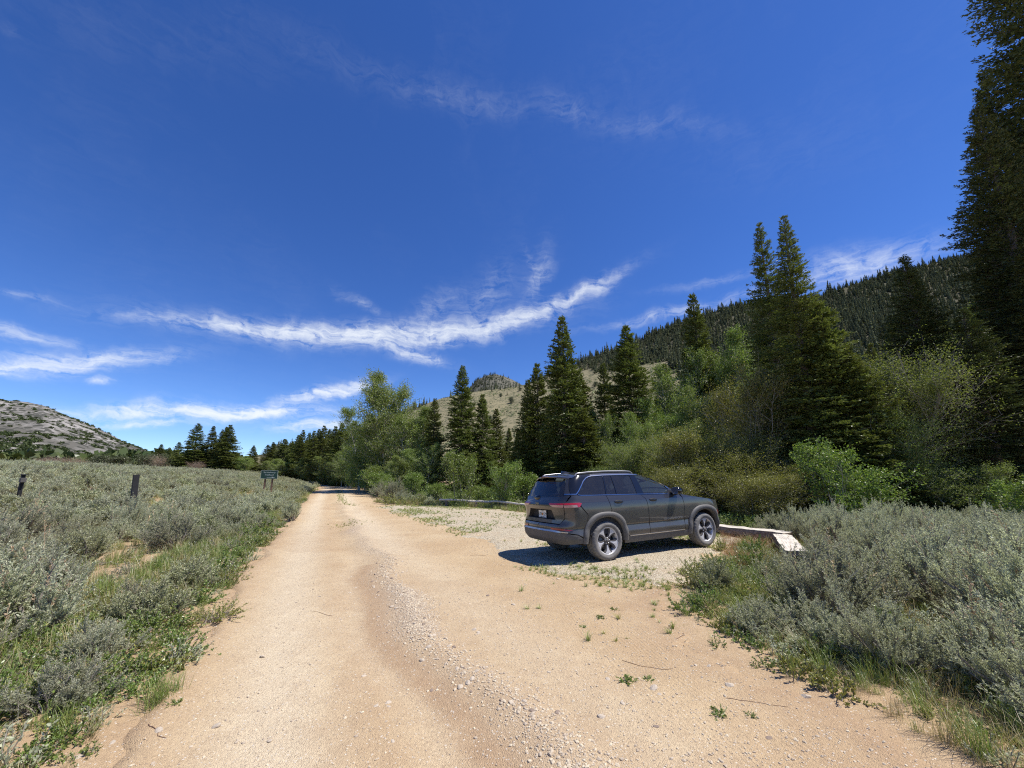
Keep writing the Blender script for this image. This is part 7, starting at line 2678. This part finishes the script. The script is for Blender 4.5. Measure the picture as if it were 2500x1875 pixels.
for px in (-0.26, 0.24):
    bm = bmesh.new()
    box_bm(bm, px, 0.075, 0.98, 0.10, 0.10, 2.2, 0.008)
    bm_obj('post', bm, M['post_brown'], sg)

# dark square marker post and the smaller one with a box
x, y = -12.0, 12.6
p = thing('marker_post', 'tall dark square post standing in the sagebrush left of the road', 'post', (x, y, float(top_z(x, y)) - 0.1), (R(1.5), R(-2.0), R(-36)))
bm = bmesh.new()
box_bm(bm, 0, 0, 0.91, 0.14, 0.14, 1.82, 0.006)
bm_obj('shaft', bm, M['post_black'], p)
bm = bmesh.new()
box_bm(bm, 0, 0, 1.827, 0.15, 0.15, 0.012, 0.003)
bm_obj('cap', bm, plain_mat('post_cap', (0.06, 0.06, 0.065), 0.6), p)
x, y = -19.95, 16.0
p = thing('box_post', 'short dark post with a small box on its side at the far left', 'post', (x, y, float(top_z(x, y)) - 0.1), (R(1), R(3.0), R(-20)))
bm = bmesh.new()
box_bm(bm, 0, 0, 0.66, 0.11, 0.10, 1.32, 0.006)
bm_obj('shaft', bm, M['post_black'], p)
bm = bmesh.new()
box_bm(bm, 0.02, 0, 1.335, 0.17, 0.14, 0.03, 0.004)
bm_obj('cap', bm, M['post_black'], p)
bm = bmesh.new()
box_bm(bm, 0.125, -0.03, 1.12, 0.15, 0.16, 0.17, 0.008)
bm_obj('box', bm, plain_mat('box_grey', (0.075, 0.07, 0.065), 0.7, col2=(0.11, 0.10, 0.09)), p)


def timber_material():
    m, k = new_mat('weathered_timber')
    tc = k.n('ShaderNodeTexCoord')
    mp = k.n('ShaderNodeMapping', {'Vector': tc.outputs['Object'], 'Scale': (1.2, 26.0, 26.0)})
    g = k.noise(mp.outputs[0], 2.0, 6, 0.65, 0.4)
    c = k.ramp(g, [(0.34, (0.25, 0.20, 0.15)), (0.45, (0.50, 0.45, 0.38)), (0.55, (0.58, 0.54, 0.46)), (0.68, (0.65, 0.61, 0.54))])
    bs = k.n('ShaderNodeBsdfPrincipled', {'Base Color': c, 'Roughness': 0.9, 'Specular IOR Level': 0.2})
    bp = k.n('ShaderNodeBump', {'Strength': 0.9, 'Distance': 0.012, 'Height': g})
    k.link(bp.outputs[0], bs.inputs['Normal'])
    k.n('ShaderNodeOutputMaterial', {'Surface': bs.outputs[0]})
    return m


M['timber'] = timber_material()
M['timber_side'] = plain_mat('timber_side', (0.17, 0.125, 0.09), 0.95, col2=(0.33, 0.27, 0.21), vscale=16, bump=0.7)
M['timber_old'] = plain_mat('timber_old', (0.12, 0.085, 0.06), 0.95, col2=(0.22, 0.17, 0.13), vscale=14, bump=0.6)


def beam_mesh(name, L, w, h, seed, mat, nx=40, nyz=3, amp=0.008, crack=0.0):
    """squared timber along +x with uneven, split faces and worn edges"""
    V, F = [], []
    rs = np.random.default_rng(seed)
    ring = []
    for a, b in [(-1, 0), (-1, .5), (-1, 1), (-.5, 1), (0, 1), (.5, 1), (1, 1), (1, .5), (1, 0)]:
        ring.append((a * w / 2, b * h))
    nr = len(ring)
    xs = np.linspace(0, L, nx)
    for i, x_ in enumerate(xs):
        for j, (yy, zz) in enumerate(ring):
            dy = (vnoise(x_ * 6 + 3, j * 1.7 + seed, seed) - 0.5) * 2 * amp + (vnoise(x_ * 22, j * 3.1 + seed, seed + 1) - 0.5) * amp
            dz = (vnoise(x_ * 5 + 9, j * 1.3 + seed, seed + 2) - 0.5) * 2 * amp * (zz > 0) + (vnoise(x_ * 18, j * 2.3, seed + 3) - 0.5) * amp * (zz > 0)
            if crack and j in (3, 4, 5) and vnoise(x_ * 2.2, j * 7.7, seed + 8) > 0.62:
                dz -= crack
            ex = (vnoise(j * 1.9, 0.5, seed + 5) - 0.5) * 0.05 if i in (0, nx - 1) else 0
            cr = 0.93 if j in (2, 6) else 1.0
            V.append((x_ + ex, yy * cr + dy, zz * (0.985 if j in (2, 6) else 1) + dz))
    for i in range(nx - 1):
        for j in range(nr - 1):
            a = i * nr + j
            F.append((a, a + nr, a + nr + 1, a + 1))
    q0 = len(V)
    V += [(0, 0, h * 0.5), (L, 0, h * 0.5)]
    T = []
    for j in range(nr - 1):
        T.append((j, j + 1, q0))
        b = (nx - 1) * nr
        T.append((b + j + 1, b + j, q0 + 1))
    mi = [0 if (i % (nr - 1)) in (2, 3, 4, 5) else 1 for i in range(len(F))] + [1] * len(T)
    return np_mesh(name, np.array(V), [np.array(F), np.array(T)], [mat, M['timber_side']], midx=mi)


def timber(label, a, b, w, h, ztop, seed, stacked=True):
    a = Vector(a)
    b = Vector(b)
    L = (b - a).length
    ang = math.atan2(b.y - a.y, b.x - a.x)
    t = thing('timber_edging', label, 'timber', (a.x, a.y, ztop - 2 * h), (0, 0, ang), 'weathered timbers edging the pull-out')
    o = link('top_timber', beam_mesh('top_timber', L, w, h, seed, M['timber'], amp=0.014, crack=0.022), t, (0, 0, h))
    if stacked:
        o = link('lower_timber', beam_mesh('lower_timber', L, w * 0.9, h - 0.006, seed + 31, M['timber_old']), t, (0, 0.01, 0.0))
    return t


timber('long white weathered timber running from behind the car to the corner', (5.55, 12.95), (7.05, 10.28), 0.52, 0.17, 0.335, 40)
timber('short white weathered timber end pointing towards the camera', (6.72, 10.02), (5.4, 7.7), 0.40, 0.17, 0.33, 44)

# pale crooked log along the far side of the pull-out
P = np.array([(-4.35, 23.75), (-3.6, 23.45), (-2.8, 23.1), (-2.1, 22.75), (-1.5, 22.65), (-0.85, 22.35), (-0.2, 21.6), (0.4, 20.75), (1.1, 19.85), (1.9, 18.9)])
zz = np.array([0.40, 0.40, 0.39, 0.36, 0.36, 0.38, 0.36, 0.35, 0.34, 0.33])
pz_ = land(P[:, 0], P[:, 1])
path = np.concatenate([P, (pz_ + zz)[:, None]], 1)
pi = np.linspace(0, len(path) - 1, 60)
pp = np.stack([np.interp(pi, np.arange(len(path)), path[:, q]) for q in range(3)], 1)
pp[:, 2] += fbm(pi * 1.7, pi * 0 + 2, 3, 3) * 0.03
lg = thing('border_log', 'long pale crooked log along the far side of the gravel pull-out', 'log', tuple(pp[0]))
gv = tubes((pp - pp[0])[None], (0.058 + 0.012 * fbm(pi * 2.0, pi * 0, 5, 3))[None], 8)
me = np_mesh('bole', gv[0], gv[1], [M['timber']], True)
link('bole', me, lg)
for i in (4, 20, 38, 54):
    q = pp[i] - pp[0]
    zb = float(land(pp[i, 0], pp[i, 1])) - pp[0, 2]
    bm = bmesh.new()
    box_bm(bm, q[0], q[1], (zb + q[2] - 0.05) / 2 - 0.03, 0.13, 0.13, q[2] - zb + 0.02, 0.01)
    bm_obj('support', bm, M['timber_old'], lg)

# sticks on the dirt
STK = [((1.0, 3.9), (1.25, 3.72), (1.42, 3.72), 0.0025, 'thin bent twig on the dirt in front of the car'), 
       ((-2.42, 2.92), (-2.32, 2.84), (-2.2, 2.78), 0.003, 'dark twig on the left verge near the bottom'), ((1.62, 3.25), (1.8, 3.2), (2.0, 3.15), 0.0025, 'straight twig below the shadow of the small sagebrush'),
       ((-0.95, 9.1), (-0.75, 9.2), (-0.6, 9.1), 0.0035, 'curved twig on the dirt left behind the car'), ((1.7, 4.35), (1.85, 4.5), (2.0, 4.75), 0.0025, 'twig on the dirt below the green bank'),
       ((-2.2, 5.1), (-2.35, 5.2), (-2.55, 5.25), 0.0025, 'twig on the left wheel track')]
for (a, b, c, r, lab) in STK:
    q = np.array([a, b, c], float)
    t_ = np.linspace(0, 1, 9)[:, None]
    xy = (1 - t_) ** 2 * q[0] + 2 * t_ * (1 - t_) * q[1] + t_ ** 2 * q[2]
    xy = xy + np.stack([fbm(t_[:, 0] * 5 + a[0] * 9, t_[:, 0] * 0 + 3, 7, 3), fbm(t_[:, 0] * 5, t_[:, 0] * 0 + a[1] * 9, 8, 3)], 1) * 0.035
    z_ = top_z(xy[:, 0], xy[:, 1]) + r * 0.8
    pth = np.concatenate([xy, z_[:, None]], 1)
    o0 = pth[4].copy()
    gv = tubes((pth - o0)[None], (np.linspace(1, 0.5, 9) * r)[None], 5)
    o = link('twig', np_mesh('twig', gv[0], gv[1], [M['post_brown']]), None, tuple(o0))
    tag(o, lab, 'twig')
